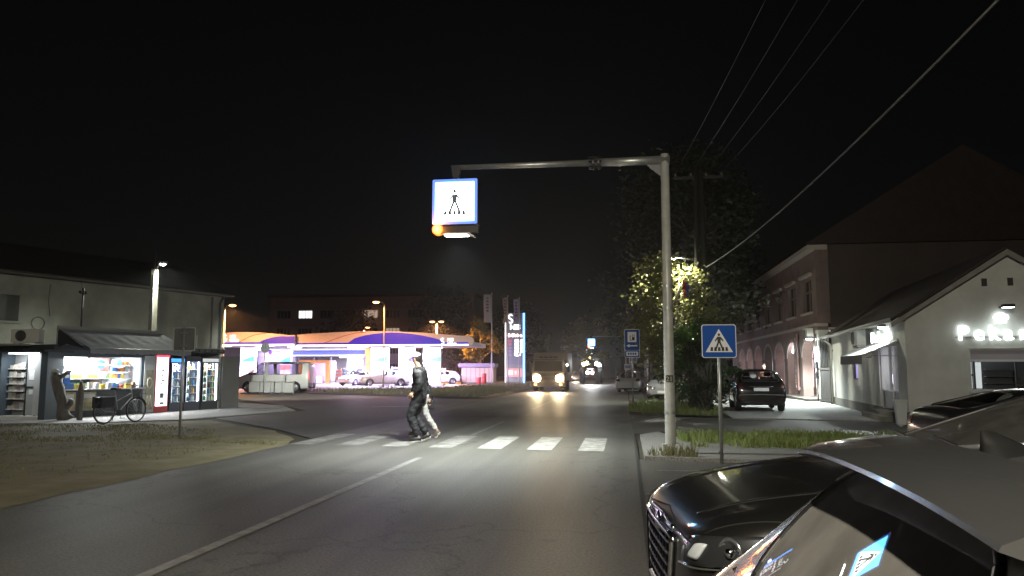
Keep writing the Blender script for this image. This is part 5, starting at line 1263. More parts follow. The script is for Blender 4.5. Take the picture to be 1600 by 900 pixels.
m = MB(); m.box(-0.04,GW+0.04,-0.04,0.3,0.0,0.347); m.box(-0.04,0.3,0.302,1.05,0.0,0.347); m.box(-0.04,0.3,3.5,HL_,0.0,0.347); m.build('plinth', HPL, hs)
m = MB(); m.box(GW-0.3,GW,0.302,HL_,0.0,EH); m.box(0.302,GW-0.302,HL_-0.3,HL_,0.0,EH); m.build('rear_wall', HW, hs)
RT = mat('roof_tile',(0.034,0.024,0.02),0.85,var=0.3,scale=2.5,bump=0.6,bscale=9)
for s in (0,1):
    V=[];F=[]; n=46; rows=14     # wavy courses of tiles
    for i in range(rows+1):
        q = i/rows
        for k in range(n+1):
            y = -0.22+(HL_+0.45)*k/n
            x = (-0.38+(GW/2+0.38)*q); z = EH-0.16+(GH+0.10-(EH-0.16))*q + 0.02*math.sin(k*math.pi)+0.018*(k%2)
            if s: x = GW-x
            V.append((x,y,z+0.04*((i*7)%3==9)))
    for i in range(rows):
        for k in range(n): a=i*(n+1)+k; F.append((a,a+1,a+n+2,a+n+1))
    me = bpy.data.meshes.new('roof'); me.from_pydata(V,[],F); o = obj('roof',me,RT,hs); sm=o.modifiers.new('s','SOLIDIFY'); sm.thickness=0.07; bake(o)
m = MB()
for s in (0,1):
    a = (-0.40,EH-0.20); b = (GW/2,GH+0.08)
    P = [(a[0],a[1]),(b[0],b[1]),(b[0],b[1]-0.17),(a[0],a[1]-0.13)]
    if s: P = [(GW-p[0],p[1]) for p in P]
    m.prism(P,-0.28,-0.235,'y')
m.build('bargeboard', mat('bargeboard',(0.24,0.23,0.21),0.7,var=0.15,scale=4), hs)
m = MB(); m.tube([(-0.44,-0.2,EH-0.12),(-0.44,HL_+0.2,EH-0.12)],0.065,10); m.build('gutter', mat('gutter_pale',(0.45,0.45,0.43),0.5,0.3), hs, True)
m = MB(); m.box(-0.34,0.0,-0.2,HL_,EH-0.12,EH-0.06); m.build('soffit', mat('soffit_pale',(0.5,0.5,0.47),0.7), hs)
m = MB(); m.tube([(-0.42,HL_-0.15,EH-0.12),(-0.08,HL_-0.2,EH-0.45),(-0.08,HL_-0.2,0.1)],0.05,10); m.build('downpipe', MATS['gutter_pale'], hs, True)
for x in (2.10,2.75):
    m = MB(); m.box(x-0.07,x+0.07,-0.012,0.0,3.86,4.08); v = m.build('vent_window', mat('vent_dark',(0.03,0.03,0.032),0.5), hs); m = MB(); m.box(x-0.09,x+0.09,-0.02,-0.0,3.84,3.86); m.box(x-0.09,x+0.09,-0.02,0.0,4.08,4.10); m.build('vent_frame', HW, v)
# bakery window on the gable
FRW = mat('frame_white',(0.55,0.55,0.55),0.4); FRD = mat('frame_dark',(0.03,0.03,0.03),0.4)
m = MB()
for (a,b,c,d) in [(1.62,1.66,0.95,2.12),(3.32,3.36,0.95,2.12),(1.66,3.32,0.95,1.0),(1.66,3.32,2.08,2.12),(1.66,3.32,1.76,1.82)]: m.box(a,b,0.08,0.14,c,d)
wf = m.build('window', FRW, hs)
m = MB(); m.box(1.66,3.32,0.10,0.106,1.0,1.78); m.build('pane', MATS['clear_glass'], wf)
m = MB(); m.box(2.76,2.80,0.08,0.14,1.0,1.76); m.build('mullion', FRD, wf)
m = MB(); m.box(1.66,3.32,0.09,0.12,1.82,2.08); m.build('shutter_box', mat('shutter_lilac',(0.34,0.32,0.36),0.6), wf)
m = MB(); m.box(1.55,3.43,-0.08,0.08,0.89,0.95); m.build('sill', FRW, wf)
# interior: back wall, counter, shelves, lamps
INW = mat('inner_wall',(0.45,0.45,0.44),0.7)
m = MB(); m.box(0.32,GW-0.32,4.4,4.5,0.3,2.8); m.build('inner_wall', INW, hs)
m = MB(); m.box(0.302,GW-0.302,0.302,4.4,2.78,2.8); m.build('ceiling', INW, hs)
m = MB(); m.box(0.302,GW-0.302,0.302,HL_-0.3,0.28,0.32); m.build('floor', HPL, hs)
m = MB(); m.box(1.5,2.25,1.15,1.2,1.0,1.75); m.build('lit_cabinet_back', emi('cabinet_glow',(0.9,0.95,0.95),0.55), hs)
m = MB(); m.box(2.0,2.05,1.0,1.4,0.4,1.9); m.box(2.35,4.5,1.5,1.55,0.4,2.2); m.build('partition', mat('partition_dark',(0.06,0.06,0.065),0.5), hs)
m = MB()
for z in (1.15,1.35,1.55): m.box(2.4,3.3,1.25,1.48,z-0.015,z)
m.build('bread_shelf', mat('shelf_metal',(0.10,0.10,0.10),0.4,0.5), hs)
m = MB(); m.tube([(1.78,0.9,1.0),(1.78,0.9,1.42),(1.95,0.85,1.40)],0.012,6); m.ball((1.82,0.88,1.46),0.06,10,7); m.tube([(1.72,0.88,1.44),(1.95,0.88,1.37)],0.02,6); m.build('fan', BLK, hs)
lamp(hs,'AREA',(2.2,1.0,2.6),14,(0.92,0.97,1.0),1.2,(0,0,0),sy=0.6)
# door bay on the side wall
m = MB()
for (a,b,c,d) in [(1.05,1.10,0.3,2.30),(3.45,3.5,0.3,2.30),(1.10,3.45,2.25,2.30),(1.95,2.0,0.3,2.25),(1.10,1.95,0.86,0.90),(2.0,3.45,0.86,0.90)]: m.box(0.06,0.14,a,b,c,d)
db = m.build('shop_front', FRW, hs)
m = MB(); m.box(0.09,0.096,1.1,1.95,0.9,2.25); m.box(0.09,0.096,2.0,3.45,0.9,2.25); m.build('pane', glassy('shop_glass',(0.93,0.95,0.95),0.02,1.16), db)
m = MB(); m.box(0.085,0.11,1.1,1.95,0.32,0.86); m.box(0.085,0.11,2.0,3.45,0.32,0.86); m.build('door_panel', mat('door_panel',(0.10,0.11,0.12),0.45), db)
m = MB(); m.tube([(0.03,1.88,1.0),(0.03,1.88,1.4)],0.014,6); m.build('handle', CH, db)
m = MB(); m.box(0.9,0.95,1.3,2.7,1.1,2.1); m.build('lit_menu', emi('menu_glow',(0.92,0.85,1.0),4.0), hs)
m = MB(); m.box(0.6,0.9,1.2,3.4,0.35,0.98); m.build('counter', mat('counter_front',(0.3,0.22,0.14),0.5), hs)
m = MB()
for k in range(5): m.ball((0.72,1.5+k*0.38,1.03),0.10,8,6,(0.7,1.3,0.6))
m.build('bread_loaf', mat('bread_crust',(0.45,0.22,0.07),0.7), hs)
lamp(hs,'AREA',(1.0,2.3,2.5),26,(0.95,0.95,1.0),1.6,(0,0,0),sy=0.6)
m = MB(); m.box(-0.55,0.0,0.9,3.7,0.0,0.17); m.box(-0.3,0.0,1.0,3.6,0.17,0.30); m.build('step', HPL, hs, bevel=0.01)
# small violet lit window
m = MB(); m.box(0.10,0.13,7.0,8.0,1.15,2.0); vw = m.build('window', emi('violet_window',(0.42,0.32,1.0),0.55), hs)
m = MB(); 
for (a,b,c,d) in [(7.0,7.07,1.15,2.0),(7.93,8.0,1.15,2.0),(7.07,7.93,1.15,1.22),(7.07,7.93,1.93,2.0)]: m.box(0.05,0.15,a,b,c,d)
m.build('window_frame', mat('frame_wood',(0.12,0.09,0.06),0.6), vw)
# awning over the door
ab = thing('awning','small striped edge awning over the bakery side door','awning',(7.87,23.3,0),HR)
m = MB(); m.add([(-0.02,0.75,2.40),(-0.02,4.35,2.40),(-1.0,0.85,1.98),(-1.0,4.45,1.98),(-0.02,0.75,2.37),(-0.02,4.35,2.37),(-1.0,0.85,1.95),(-1.0,4.45,1.95)],[(0,1,3,2),(4,6,7,5),(0,2,6,4),(1,5,7,3),(0,4,5,1)]); m.build('cloth', mat('awning_pale',(0.52,0.52,0.5),0.7), ab)
m = MB(); V=[];F=[]; n=36
for k in range(n+1): y=0.85+3.6*k/n; V += [(-1.005,y,1.98),(-1.02,y,1.74-0.05*abs(math.sin(k*math.pi/3)))]
for k in range(n): F.append((2*k,2*k+2,2*k+3,2*k+1))
me = bpy.data.meshes.new('valance'); me.from_pydata(V,[],F); o = obj('valance',me,mat('valance_dark',(0.025,0.022,0.025),0.7),ab); sm=o.modifiers.new('s','SOLIDIFY'); sm.thickness=0.008; bake(o)
m = MB()
for y in (0.9,4.4): m.tube([(-0.02,y,1.95),(-1.0,y+0.05,1.96)],0.014,6); 
m.box(-0.06,-0.022,0.75,4.35,2.36,2.44); m.build('arm', STEEL, ab)
# lettering: glowing white letters
E_LET = emi('letter_glow',(0.90,1.0,0.98),2.8)
def letters(word, size, M0, parent, lab, step):
    for ch, dx in zip(word, step):
        text(ch, size, 0.035, E_LET, 'letter_%s' % ch.lower(), parent, M0 @ Matrix.Translation((dx,0,0)), 0.006)
sg = thing('bakery_sign','glowing white bakery lettering with emblem on the gable','sign',(7.87,23.3,0),HR)
letters('Pekara',0.58,XZ((1.33,-0.07,2.36)),sg,'',[0,0.40,0.77,1.14,1.52,1.80])
def emblem(mb, cx, z0, s, y0, y1):
    P = lambda pts: mb.prism([(cx+p[0]*s, z0+p[1]*s) for p in pts], y0, y1, 'y')
    P([(-0.30,0),(0.30,0),(0.30,0.18),(-0.30,0.18)])
    for (x,z,r) in ((-0.26,0.42,0.22),(0.26,0.42,0.22),(0,0.52,0.26)): P([(x+r*math.cos(R(a)),z+r*math.sin(R(a))) for a in range(0,360,24)])
    P([(-0.28,0.19),(0.28,0.19),(0.30,0.42),(-0.30,0.42)])
m = MB(); emblem(m,2.44,2.82,0.38,-0.11,-0.04); m.build('emblem', E_LET, sg)
m = MB(); m.box(1.3,3.7,-0.04,-0.005,2.42,2.46); m.build('sign_rail', STEEL, sg)
sg2 = thing('bakery_sign','small glowing bakery lettering above the side door awning','sign',(7.87,23.3,0),HR)
M2 = Matrix.Translation((-0.07,4.05,2.42)) @ Matrix.Rotation(R(-90),4,'Z') @ Matrix.Rotation(R(90),4,'X')
letters('Pekara',0.50,M2,sg2,'',[0,0.50,0.98,1.46,1.96,2.36])
m = MB(); emblem(m,0,0,0.42,-0.03,0.03); m.v=[tuple(M2 @ Matrix.Translation((1.45,0.38,0)) @ Vector((p[0],p[2],p[1]))) for p in m.v]; m.build('emblem', E_LET, sg2)
gf = thing('flood_lamp','white floodlight above the emblem on the bakery gable','wall lamp',(7.87,23.3,0),HR)
m = MB(); m.box(2.30,2.58,-0.72,-0.52,3.22,3.30); m.box(2.42,2.46,-0.52,-0.0,3.24,3.28); m.build('lamp_head', DKM, gf)
m = MB(); m.box(2.32,2.56,-0.71,-0.53,3.205,3.218); m.build('lamp_glass', emi('flood_small',(0.92,1.0,0.97),12), gf)
lamp(gf,'SPOT',(2.44,-0.62,3.13),9,(0.86,1.0,0.98),0.10,(R(-8),0,0),172,0.3)
# wall floodlight over the side door
fl = thing('flood_lamp','white floodlight under the eaves above the side door','wall lamp',(7.87,23.3,0),HR)
m = MB(); m.box(-0.26,-0.06,2.0,2.24,2.86,2.96); m.build('lamp_head', DKM, fl)
m = MB(); m.box(-0.24,-0.08,2.02,2.22,2.845,2.858); m.build('lamp_glass', emi('flood_glow',(0.92,1.0,0.97),90), fl)
lamp(fl,'SPOT',(-0.5,2.12,2.80),400,(0.90,1.0,0.97),0.08,(0,R(22),0),160,0.4)
aircon('white air conditioner on the bakery side wall',Matrix.Translation((7.87,23.3,0)) @ Matrix.Rotation(HR,4,'Z') @ Vector((-0.30,5.0,2.36)),HR-R(90),0.95,0.55)
# pale bin at the house corner
bn = thing('litter_bin','white bin on a post at the bakery corner','bin',(7.45,22.7,0),HR); bn.scale = (0.7,0.7,0.78)
m = MB(); m.add([(-0.16,-0.16,0.05),(0.16,-0.16,0.05),(0.16,0.16,0.05),(-0.16,0.16,0.05),(-0.21,-0.21,0.85),(0.21,-0.21,0.85),(0.21,0.21,0.85),(-0.21,0.21,0.85)],[(0,3,2,1),(0,1,5,4),(1,2,6,5),(2,3,7,6),(3,0,4,7),(4,5,6,7)]); m.build('bucket', mat('bin_white',(0.55,0.57,0.56),0.5), bn, bevel=0.02)
m = MB(); m.box(-0.23,0.23,-0.23,0.23,0.85,0.92); m.build('lid', MATS['bin_white'], bn, bevel=0.02)
m = MB(); m.tube([(0,0,0),(0,0,0.06)],0.12,12); m.build('foot', STEEL, bn)

# ================================================================== narrow gateway and pink arcaded building
gt = thing('yard_gate','tall dark metal yard gate between the house and the pink building','gate',(9.05,36.1,0.03),0)
GM = mat('gate_metal',(0.05,0.048,0.045),0.5,0.4,var=0.2,scale=3)
m = MB(); m.box(-0.08,0.08,0.0,0.12,0,3.2); m.box(-0.08,0.08,2.3,2.42,0,3.2); m.box(-0.06,0.06,0.12,2.3,2.9,3.0); m.box(-0.06,0.06,0.12,2.3,0.05,0.15); m.box(-0.06,0.06,0.12,2.3,1.5,1.58); m.build('gate_frame', GM, gt)
for k in range(8):
    m = MB(); m.box(-0.03,0.03,0.14+k*0.27,0.14+k*0.27+0.24,0.16,1.48); m.build('panel', GM, gt)
    m = MB(); m.box(-0.03,0.03,0.14+k*0.27,0.14+k*0.27+0.05,1.6,2.88); m.build('bar', GM, gt)
m = MB(); m.box(-0.05,0.05,-0.5,0.0,2.3,2.38) ; m.build('hinge', GM, gt)
wl_ = thing('wall_lamp','white wall lamp beside the yard gate','wall lamp',(8.75,38.75,3.05),0)
m = MB(); m.box(0.0,0.4,-0.03,0.03,0,0.05); m.build('bracket', DKM, wl_); m = MB(); m.box(-0.14,0.12,-0.14,0.14,-0.04,0.08); m.build('lamp_head', GREY, wl_, bevel=0.02)
m = MB(); m.box(-0.12,0.10,-0.12,0.12,-0.075,-0.042); m.build('lamp_glass', emi('flood_glow',(0.92,1.0,0.97),90), wl_)
lamp(wl_,'SPOT',(-0.3,0,-0.16),3600,(0.88,1.0,0.97),0.1,(0,R(14),0),160,0.4)

pk = thing('pink_house','two storey pink building with ground floor arches','building',(9.1,38.6,0.0),0)
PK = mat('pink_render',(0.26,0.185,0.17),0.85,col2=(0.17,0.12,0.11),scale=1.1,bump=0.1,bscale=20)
PKS = mat('pale_trim',(0.48,0.42,0.39),0.8,var=0.1,scale=3)
PL = 30.0; bays = [(0.6,3.4),(4.3,7.1),(8.0,10.8),(11.7,14.5),(15.4,18.2),(19.1,21.9),(22.8,25.6)]
# arcade wall built pier by pier with an arched head
m = MB(); x=0
edges = [0.0]
for (a,b) in bays: edges += [a,b]
edges.append(PL)
for i in range(0,len(edges),2): m.box(0,0.5,edges[i],edges[i+1],0.03,3.6)
for (a,b) in bays:
    n=12; c=(a+b)/2; r=(b-a)/2; pts=[(a,3.6)]+[(c-r*math.cos(math.pi*k/n),2.15+r*0.62*math.sin(math.pi*k/n)) for k in range(n+1)]+[(b,3.6)]
    for k in range(n):
        p0=pts[1+k]; p1=pts[2+k]; m.prism([(p0[0],p0[1]),(p1[0],p1[1]),(p1[0],3.6),(p0[0],3.6)],0,0.5,'x')
m.build('arcade_wall', PK, pk)
m = MB()
for (a,b) in bays:
    n=12; c=(a+b)/2; r=(b-a)/2
    for k in range(n):
        q=[]
        for t_ in (k,k+1):
            for rr in (r,r+0.16): q.append((c-rr*math.cos(math.pi*t_/n),2.15+(rr*0.62+ (0.06 if rr>r else 0))*math.sin(math.pi*t_/n)))
        m.prism([q[0],q[2],q[3],q[1]],-0.03,-0.002,'x')
m.build('arch_moulding', PKS, pk)
upw = [(a+0.45,b-0.45,4.4,6.0) for (a,b) in bays]
wall_with_holes('upper_wall','y',(0,PL),(3.75,7.3),upw,0.05,0.4,PK,pk)
m = MB(); m.box(-0.10,0.5,0,PL,3.602,3.748); m.build('string_course', PKS, pk)
m = MB(); m.box(-0.35,0.6,-0.1,PL+0.1,7.302,7.55); m.build('cornice', PKS, pk, bevel=0.04)
m = MB(); m.add([(-0.45,-0.2,7.56),(-0.45,PL+0.2,7.56),(6.9,PL+0.2,12.2),(6.9,-0.2,12.2),(14.2,-0.2,7.56),(14.2,PL+0.2,7.56)],[(0,1,2,3),(3,2,5,4),(0,3,4),(1,5,2)]); m.build('roof', RT, pk)
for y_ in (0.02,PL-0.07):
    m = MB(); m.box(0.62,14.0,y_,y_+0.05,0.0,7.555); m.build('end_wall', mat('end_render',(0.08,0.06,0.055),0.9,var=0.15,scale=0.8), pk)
m = MB(); m.box(0.02,0.618,-0.02,0.018,3.75,7.3); m.build('corner_strip', PK, pk)
for (a,b,c,d) in upw:
    m = MB(); m.box(0.22,0.25,a,b,c,d); w = m.build('window', mat('dark_pane',(0.015,0.016,0.02),0.12), pk)
    m = MB()
    for (p,q,r_,s_) in [(a,a+0.08,c,d),(b-0.08,b,c,d),((a+b)/2-0.04,(a+b)/2+0.04,c,d),(a+0.08,b-0.08,d-0.6,d-0.54)]: m.box(0.16,0.219,p,q,r_,s_)
    m.build('frame', mat('upper_frame',(0.18,0.13,0.10),0.6), w)
    m = MB(); m.box(-0.08,0.049,a-0.15,b+0.15,c-0.12,c-0.02); m.build('sill', PKS, w); m = MB(); m.box(-0.12,0.049,a-0.2,b+0.2,d+0.16,d+0.30); m.build('lintel', PKS, w)
# shops behind the arches
shops = [('dark',None),('lit',2.2),('pink',1.1),('blue',0.25),('pink',1.1),('lit',0.9),('lit',0.9)]
m = MB(); m.box(1.8,1.9,0,PL,0.03,3.6); m.build('shop_wall', mat('shop_wall',(0.40,0.30,0.29),0.8), pk)
m = MB(); m.box(0.5,1.8,0,PL,3.45,3.55); m.build('arcade_ceiling', PKS, pk)
m = MB(); m.box(-0.6,1.8,0,PL,0.03,0.15); m.build('arcade_step', HPL, pk)
for (a,b),(k_,st_) in zip(bays,shops):
    e = {'lit':emi('shop_glow',(1.0,0.93,0.96),2.4),'pink':emi('shop_pink',(1.0,0.72,0.75),1.3),'blue':mat('shop_blue_door',(0.35,0.42,0.5),0.4),'dark':mat('shop_dark',(0.05,0.045,0.045),0.3)}[k_]
    m = MB(); m.box(1.74,1.79,a+0.3,b-0.3,0.5 if k_!='lit' else 0.3,2.75); w = m.build('shop_window', e, pk)
    m = MB()
    for yy in (a+0.22,(a+b)/2-0.04,b-0.30): m.box(1.66,1.739,yy,yy+0.08,0.16,2.8)
    m.box(1.66,1.739,a+0.3,b-0.3,2.12,2.2); m.box(1.66,1.739,a+0.22,b-0.22,2.8,2.88); m.build('shop_frame', mat('shop_frame',(0.3,0.22,0.2),0.5), w)
    if k_ in ('lit','pink'): lamp(pk,'AREA',(1.1,(a+b)/2,3.3),26 if k_=='lit' else 20,(1.0,0.80,0.82),1.4,(0,R(14),0),sy=0.8)
ws = thing('menu_board','bright lit sign panel under the second arch','sign',(9.35,43.0,2.45),0)
m = MB(); m.box(-0.03,0.03,0.2,2.5,0.0,0.55); m.build('panel', emi('panel_glow',(1.0,0.97,0.97),7), ws); m = MB(); m.box(-0.04,0.04,0.15,2.55,-0.05,-0.001); m.box(-0.04,0.04,0.15,2.55,0.551,0.6); m.build('panel_frame', DKM, ws)
# tall vertical shop lettering
vb = thing('vertical_shop_sign','dark vertical shop sign with pale letters on the first arch pier','sign',(9.1,42.5,0),0)
m = MB(); m.box(-0.16,-0.08,0.0,0.75,0.45,3.4); m.build('board', mat('board_brown',(0.16,0.08,0.07),0.6), vb)
for k,ch in enumerate('MENJACNICA'):
    text(ch,0.30,0.003,mat('letter_pale',(0.62,0.58,0.55),0.5),'letter_%s'%ch.lower(),vb,Matrix.Translation((-0.166,0.50,3.02-k*0.275)) @ Matrix.Rotation(R(-90),4,'Z') @ Matrix.Rotation(R(90),4,'X'))
m = MB(); m.box(-0.08,-0.04,0.05,0.12,0.5,0.6); m.box(-0.08,-0.0,0.3,0.4,3.0,3.06); m.build('bracket', STEEL, vb)
bl = thing('bulkhead_lamp','bright round lamp on the dark shopfront of the first arch','wall lamp',(9.5,40.6,2.0),0)
m = MB(); m.lathe([(0.0,0.09),(0.10,0.07),(0.15,0.0)],16,Matrix.Rotation(R(-90),4,'Y')); m.build('lamp_glass', emi('bulkhead_glow',(1.0,0.97,0.9),45), bl, True); m = MB(); m.lathe([(0.0,0.0),(0.17,0.0),(0.17,-0.04),(0.0,-0.04)],16,Matrix.Rotation(R(-90),4,'Y')); m.box(0.0,1.1,-0.03,0.03,-0.03,0.03); m.build('lamp_base', DKM, bl)
lamp(bl,'POINT',(-0.25,0,0),60,(1.0,0.95,0.88),0.1)
aircon('pale air conditioner above the first arch of the pink building',(8.9,39.6,2.95),R(-90),0.9,0.6)
for k,(yy,z) in enumerate(((38.15,1.6),(38.15,1.1))):
    mbx = thing('letter_box',['upper dark letter box by the yard gate','lower dark letter box by the yard gate'][k],'letter box',(8.98,yy+0.28,z),0); m = MB(); m.box(-0.08,0.08,-0.2,0.2,0,0.3); m.build('case', DKM, mbx, bevel=0.01); m = MB(); m.box(-0.085,-0.081,-0.15,0.15,0.2,0.23); m.build('slot', BLK, mbx)
m = MB(); m.box(9.0,9.5,38.05,38.6,0.03,3.4); pr = m.build('gate_pier', HW); tag(pr,'plain rendered pier between the yard gate and the pink building','pier')

# ================================================================== trees and shrubs
def leafcloud(seed, centres, n, size, flat=0.5):
    """leaf quads scattered round clump centres (x,y,z,r)"""
    rnd = random.Random(seed); V=[];F=[]
    tot = sum(c[3]**2 for c in centres)
    for (cx,cy,cz,r) in centres:
        for _ in range(int(n*r*r/tot)):
            u = rnd.gauss(0,0.5), rnd.gauss(0,0.5), rnd.gauss(0,0.42)
            p = Vector((cx+u[0]*r, cy+u[1]*r, cz+u[2]*r))
            a = Vector((rnd.gauss(0,1),rnd.gauss(0,1),rnd.gauss(0,flat))); a.normalize()
            b = a.cross(Vector((rnd.gauss(0,1),rnd.gauss(0,1),rnd.gauss(0,1))))
            if b.length < 0.1: continue
            b.normalize(); s = size*rnd.uniform(0.55,1.25); w = s*0.36
            nn = a.cross(b)*s*0.12
            o=len(V); V += [p, p+a*s*0.5+b*w+nn, p+a*s, p+a*s*0.5-b*w+nn]; F += [(o,o+1,o+2),(o,o+2,o+3)]
    me = bpy.data.meshes.new('crown'); me.from_pydata([tuple(v) for v in V],[],F); me.update(); return me
def leafmat(name, c1_, c2_):
    if name in MATS: return MATS[name]
    m = mat(name, c1_, 0.5, col2=c2_, scale=1.2, detail=4)
    b = m.node_tree.nodes['Principled BSDF']; b.inputs['Subsurface Weight'].default_value = 0.0
    nt = m.node_tree; out = [n for n in nt.nodes if n.type=='OUTPUT_MATERIAL'][0]
    tr_ = nt.nodes.new('ShaderNodeBsdfTranslucent'); tr_.inputs['Color'].default_value = (c1_[0]*1.3,c1_[1]*1.3,c1_[2]*0.8,1)
    mx = nt.nodes.new('ShaderNodeMixShader'); mx.inputs[0].default_value = 0.35
    nt.links.new(b.outputs[0],mx.inputs[1]); nt.links.new(tr_.outputs[0],mx.inputs[2]); nt.links.new(mx.outputs[0],out.inputs['Surface'])
    return m
def tree(name, label, loc, H, trunk_h, rx, ry, nclump, nleaf, lsize, lm, seed, trunk_r=0.15, low=0.0, bark=None, cz=None, grp=None):
    rnd = random.Random(seed); t = thing(name, label, 'tree', loc, rnd.uniform(0,6), grp)
    m = MB(); lean = Vector((rnd.uniform(-.2,.2),rnd.uniform(-.2,.2),0))
    top = Vector((lean.x,lean.y,H*0.8))
    pts = [Vector((0,0,0)),Vector((0.02,0,0.2)),lean*0.3+Vector((0,0,trunk_h)),lean+Vector((0,0,(trunk_h+H*0.8)/2)),top]
    m.tube(pts,[trunk_r*1.35,trunk_r,trunk_r*0.8,trunk_r*0.45,trunk_r*0.12],10)
    cen=[]
    for k in range(nclump):
        a = rnd.uniform(0,6.28); q = rnd.uniform(0.2,1.0)**0.6; h = rnd.uniform(trunk_h+low,H)
        f = math.sin(math.pi*min(1,max(0.08,(h-trunk_h*0.7-low)/(H-trunk_h*0.7-low+0.3))))**0.6
        c = Vector((math.cos(a)*rx*q*f,math.sin(a)*ry*q*f,h)); r = rnd.uniform(0.22,0.42)*min(rx,ry)
        cen.append((c.x,c.y,c.z,r))
        z0 = max(trunk_h*0.7,h-rnd.uniform(0.5,1.6)); st = Vector((lean.x*z0/H,lean.y*z0/H,z0)); mid = st.lerp(c,0.5)+Vector((rnd.uniform(-.15,.15),rnd.uniform(-.15,.15),rnd.uniform(-0.25,.15)))
        m.tube([st,mid,c,c+Vector((rnd.uniform(-.3,.3),rnd.uniform(-.3,.3),rnd.uniform(-.1,.35)))*r],[trunk_r*0.32,trunk_r*0.2,trunk_r*0.1,0.008],6)
        for _ in range(3):
            e_ = c+Vector((rnd.gauss(0,.6),rnd.gauss(0,.6),rnd.gauss(0.1,.5)))*r; m.tube([mid.lerp(c,0.7),c.lerp(e_,0.5)+Vector((0,0,rnd.uniform(-.05,.1))),e_],[trunk_r*0.11,trunk_r*0.07,0.006],5)
    m.build('trunk', bark or BARK, t, True)
    me = leafcloud(seed+1,cen,nleaf,lsize); o = obj('crown',me,lm,t)
    return t
LM_A = leafmat('leaf_pale_green',(0.19,0.19,0.10),(0.11,0.125,0.05)); LM_D = leafmat('leaf_dark',(0.03,0.036,0.017),(0.02,0.026,0.012)); LM_G = leafmat('leaf_mid_green',(0.05,0.10,0.03),(0.03,0.065,0.02)); LM_Y = leafmat('leaf_yellow_sodium_tint',(0.24,0.20,0.05),(0.14,0.13,0.03))
PBARK = mat('pale_bark',(0.34,0.32,0.24),0.85,col2=(0.12,0.11,0.08),scale=9,bump=0.5,bscale=14)
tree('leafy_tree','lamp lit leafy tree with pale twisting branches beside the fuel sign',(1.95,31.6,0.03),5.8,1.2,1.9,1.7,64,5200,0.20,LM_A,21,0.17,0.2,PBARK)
tree('round_bush_tree','dense green bush tree between the gantry pole and pedestrian sign',(2.45,28.4,0.03),3.2,0.3,1.1,1.0,30,5200,0.13,LM_G,22,0.08,0.0)
tree('dark_conifer_bush','dark compact conifer bush behind the pedestrian sign post',(2.62,27.1,0.03),2.5,0.1,0.62,0.6,34,5600,0.08,LM_D,23,0.06,0.0)
tree('pale_shrub','small leaved pale shrub backlit beside the dark estate car',(3.55,30.4,0.03),3.3,0.3,0.72,0.8,26,3000,0.10,LM_G,24,0.06,0.0)
for k,(x,yy,h,r_,lab) in enumerate([(3.6,44,13.5,4.0,'tall dark tree rising behind the lamp lit tree'),(5.8,54,14.5,4.2,'tall dark tree before the pink building'),(1.9,72,12.5,4.0,'far tall dark tree along the right kerb'),(3.0,92,12,4.5,'farthest dark tree along the right kerb')]):
    tree('roadside_tree',lab,(x,yy,0),h,3.2,r_,r_,44,6500,0.34,LM_D,40+k,0.24,0.6,None,None,'tall trees along the right side')
tree('sodium_lit_tree','tree with orange lamp light tinted into leaves and bark by the price totem',(-16.6,88.0,0),7.0,2.6,3.0,2.0,16,1500,0.42,LM_Y,61,0.20,0.3,mat('sodium_tint_bark',(0.3,0.24,0.12),0.8))  # yellow of the sodium lamps is put into leaf and bark colours
for k,(x,yy,h,r_,lab) in enumerate([(-27,112,13,5.5,'broad dark tree behind the middle of canopy'),(-16,116,11,5,'dark tree behind the yellow lit tree'),(-5.5,118,8.5,3.6,'small rusty tree behind the lorry'),(-43,118,10,5,'dark tree behind the left canopy')]):
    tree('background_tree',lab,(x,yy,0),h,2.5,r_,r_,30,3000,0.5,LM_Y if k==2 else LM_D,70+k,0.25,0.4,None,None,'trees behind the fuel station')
# flag in the lit tree
fg = thing('small_flag','small red blue and white flag hanging from the utility pole','flag',(2.35,31.2,4.6),0)
m = MB(); m.tube([(0.62,1.2,-0.1),(0,0,0.55)],0.015,6); m.build('staff', STEEL, fg, True)
for k,cc in enumerate([(0.5,0.02,0.02),(0.03,0.06,0.3),(0.6,0.6,0.6)]):
    V=[];F=[]
    for i in range(7):
        for j in range(2): V.append((-0.05+0.12*(k+j)+0.02*math.sin(i*1.3),0.03*math.sin(i*1.1+k),0.5-i*0.11-0.06*(k+j)))
    for i in range(6): F.append((2*i,2*i+1,2*i+3,2*i+2))
    me=bpy.data.meshes.new('stripe'); me.from_pydata(V,[],F); o=obj('stripe',me,mat('flag_%d'%k,cc,0.7),fg); sm=o.modifiers.new('s','SOLIDIFY'); sm.thickness=0.004; bake(o)
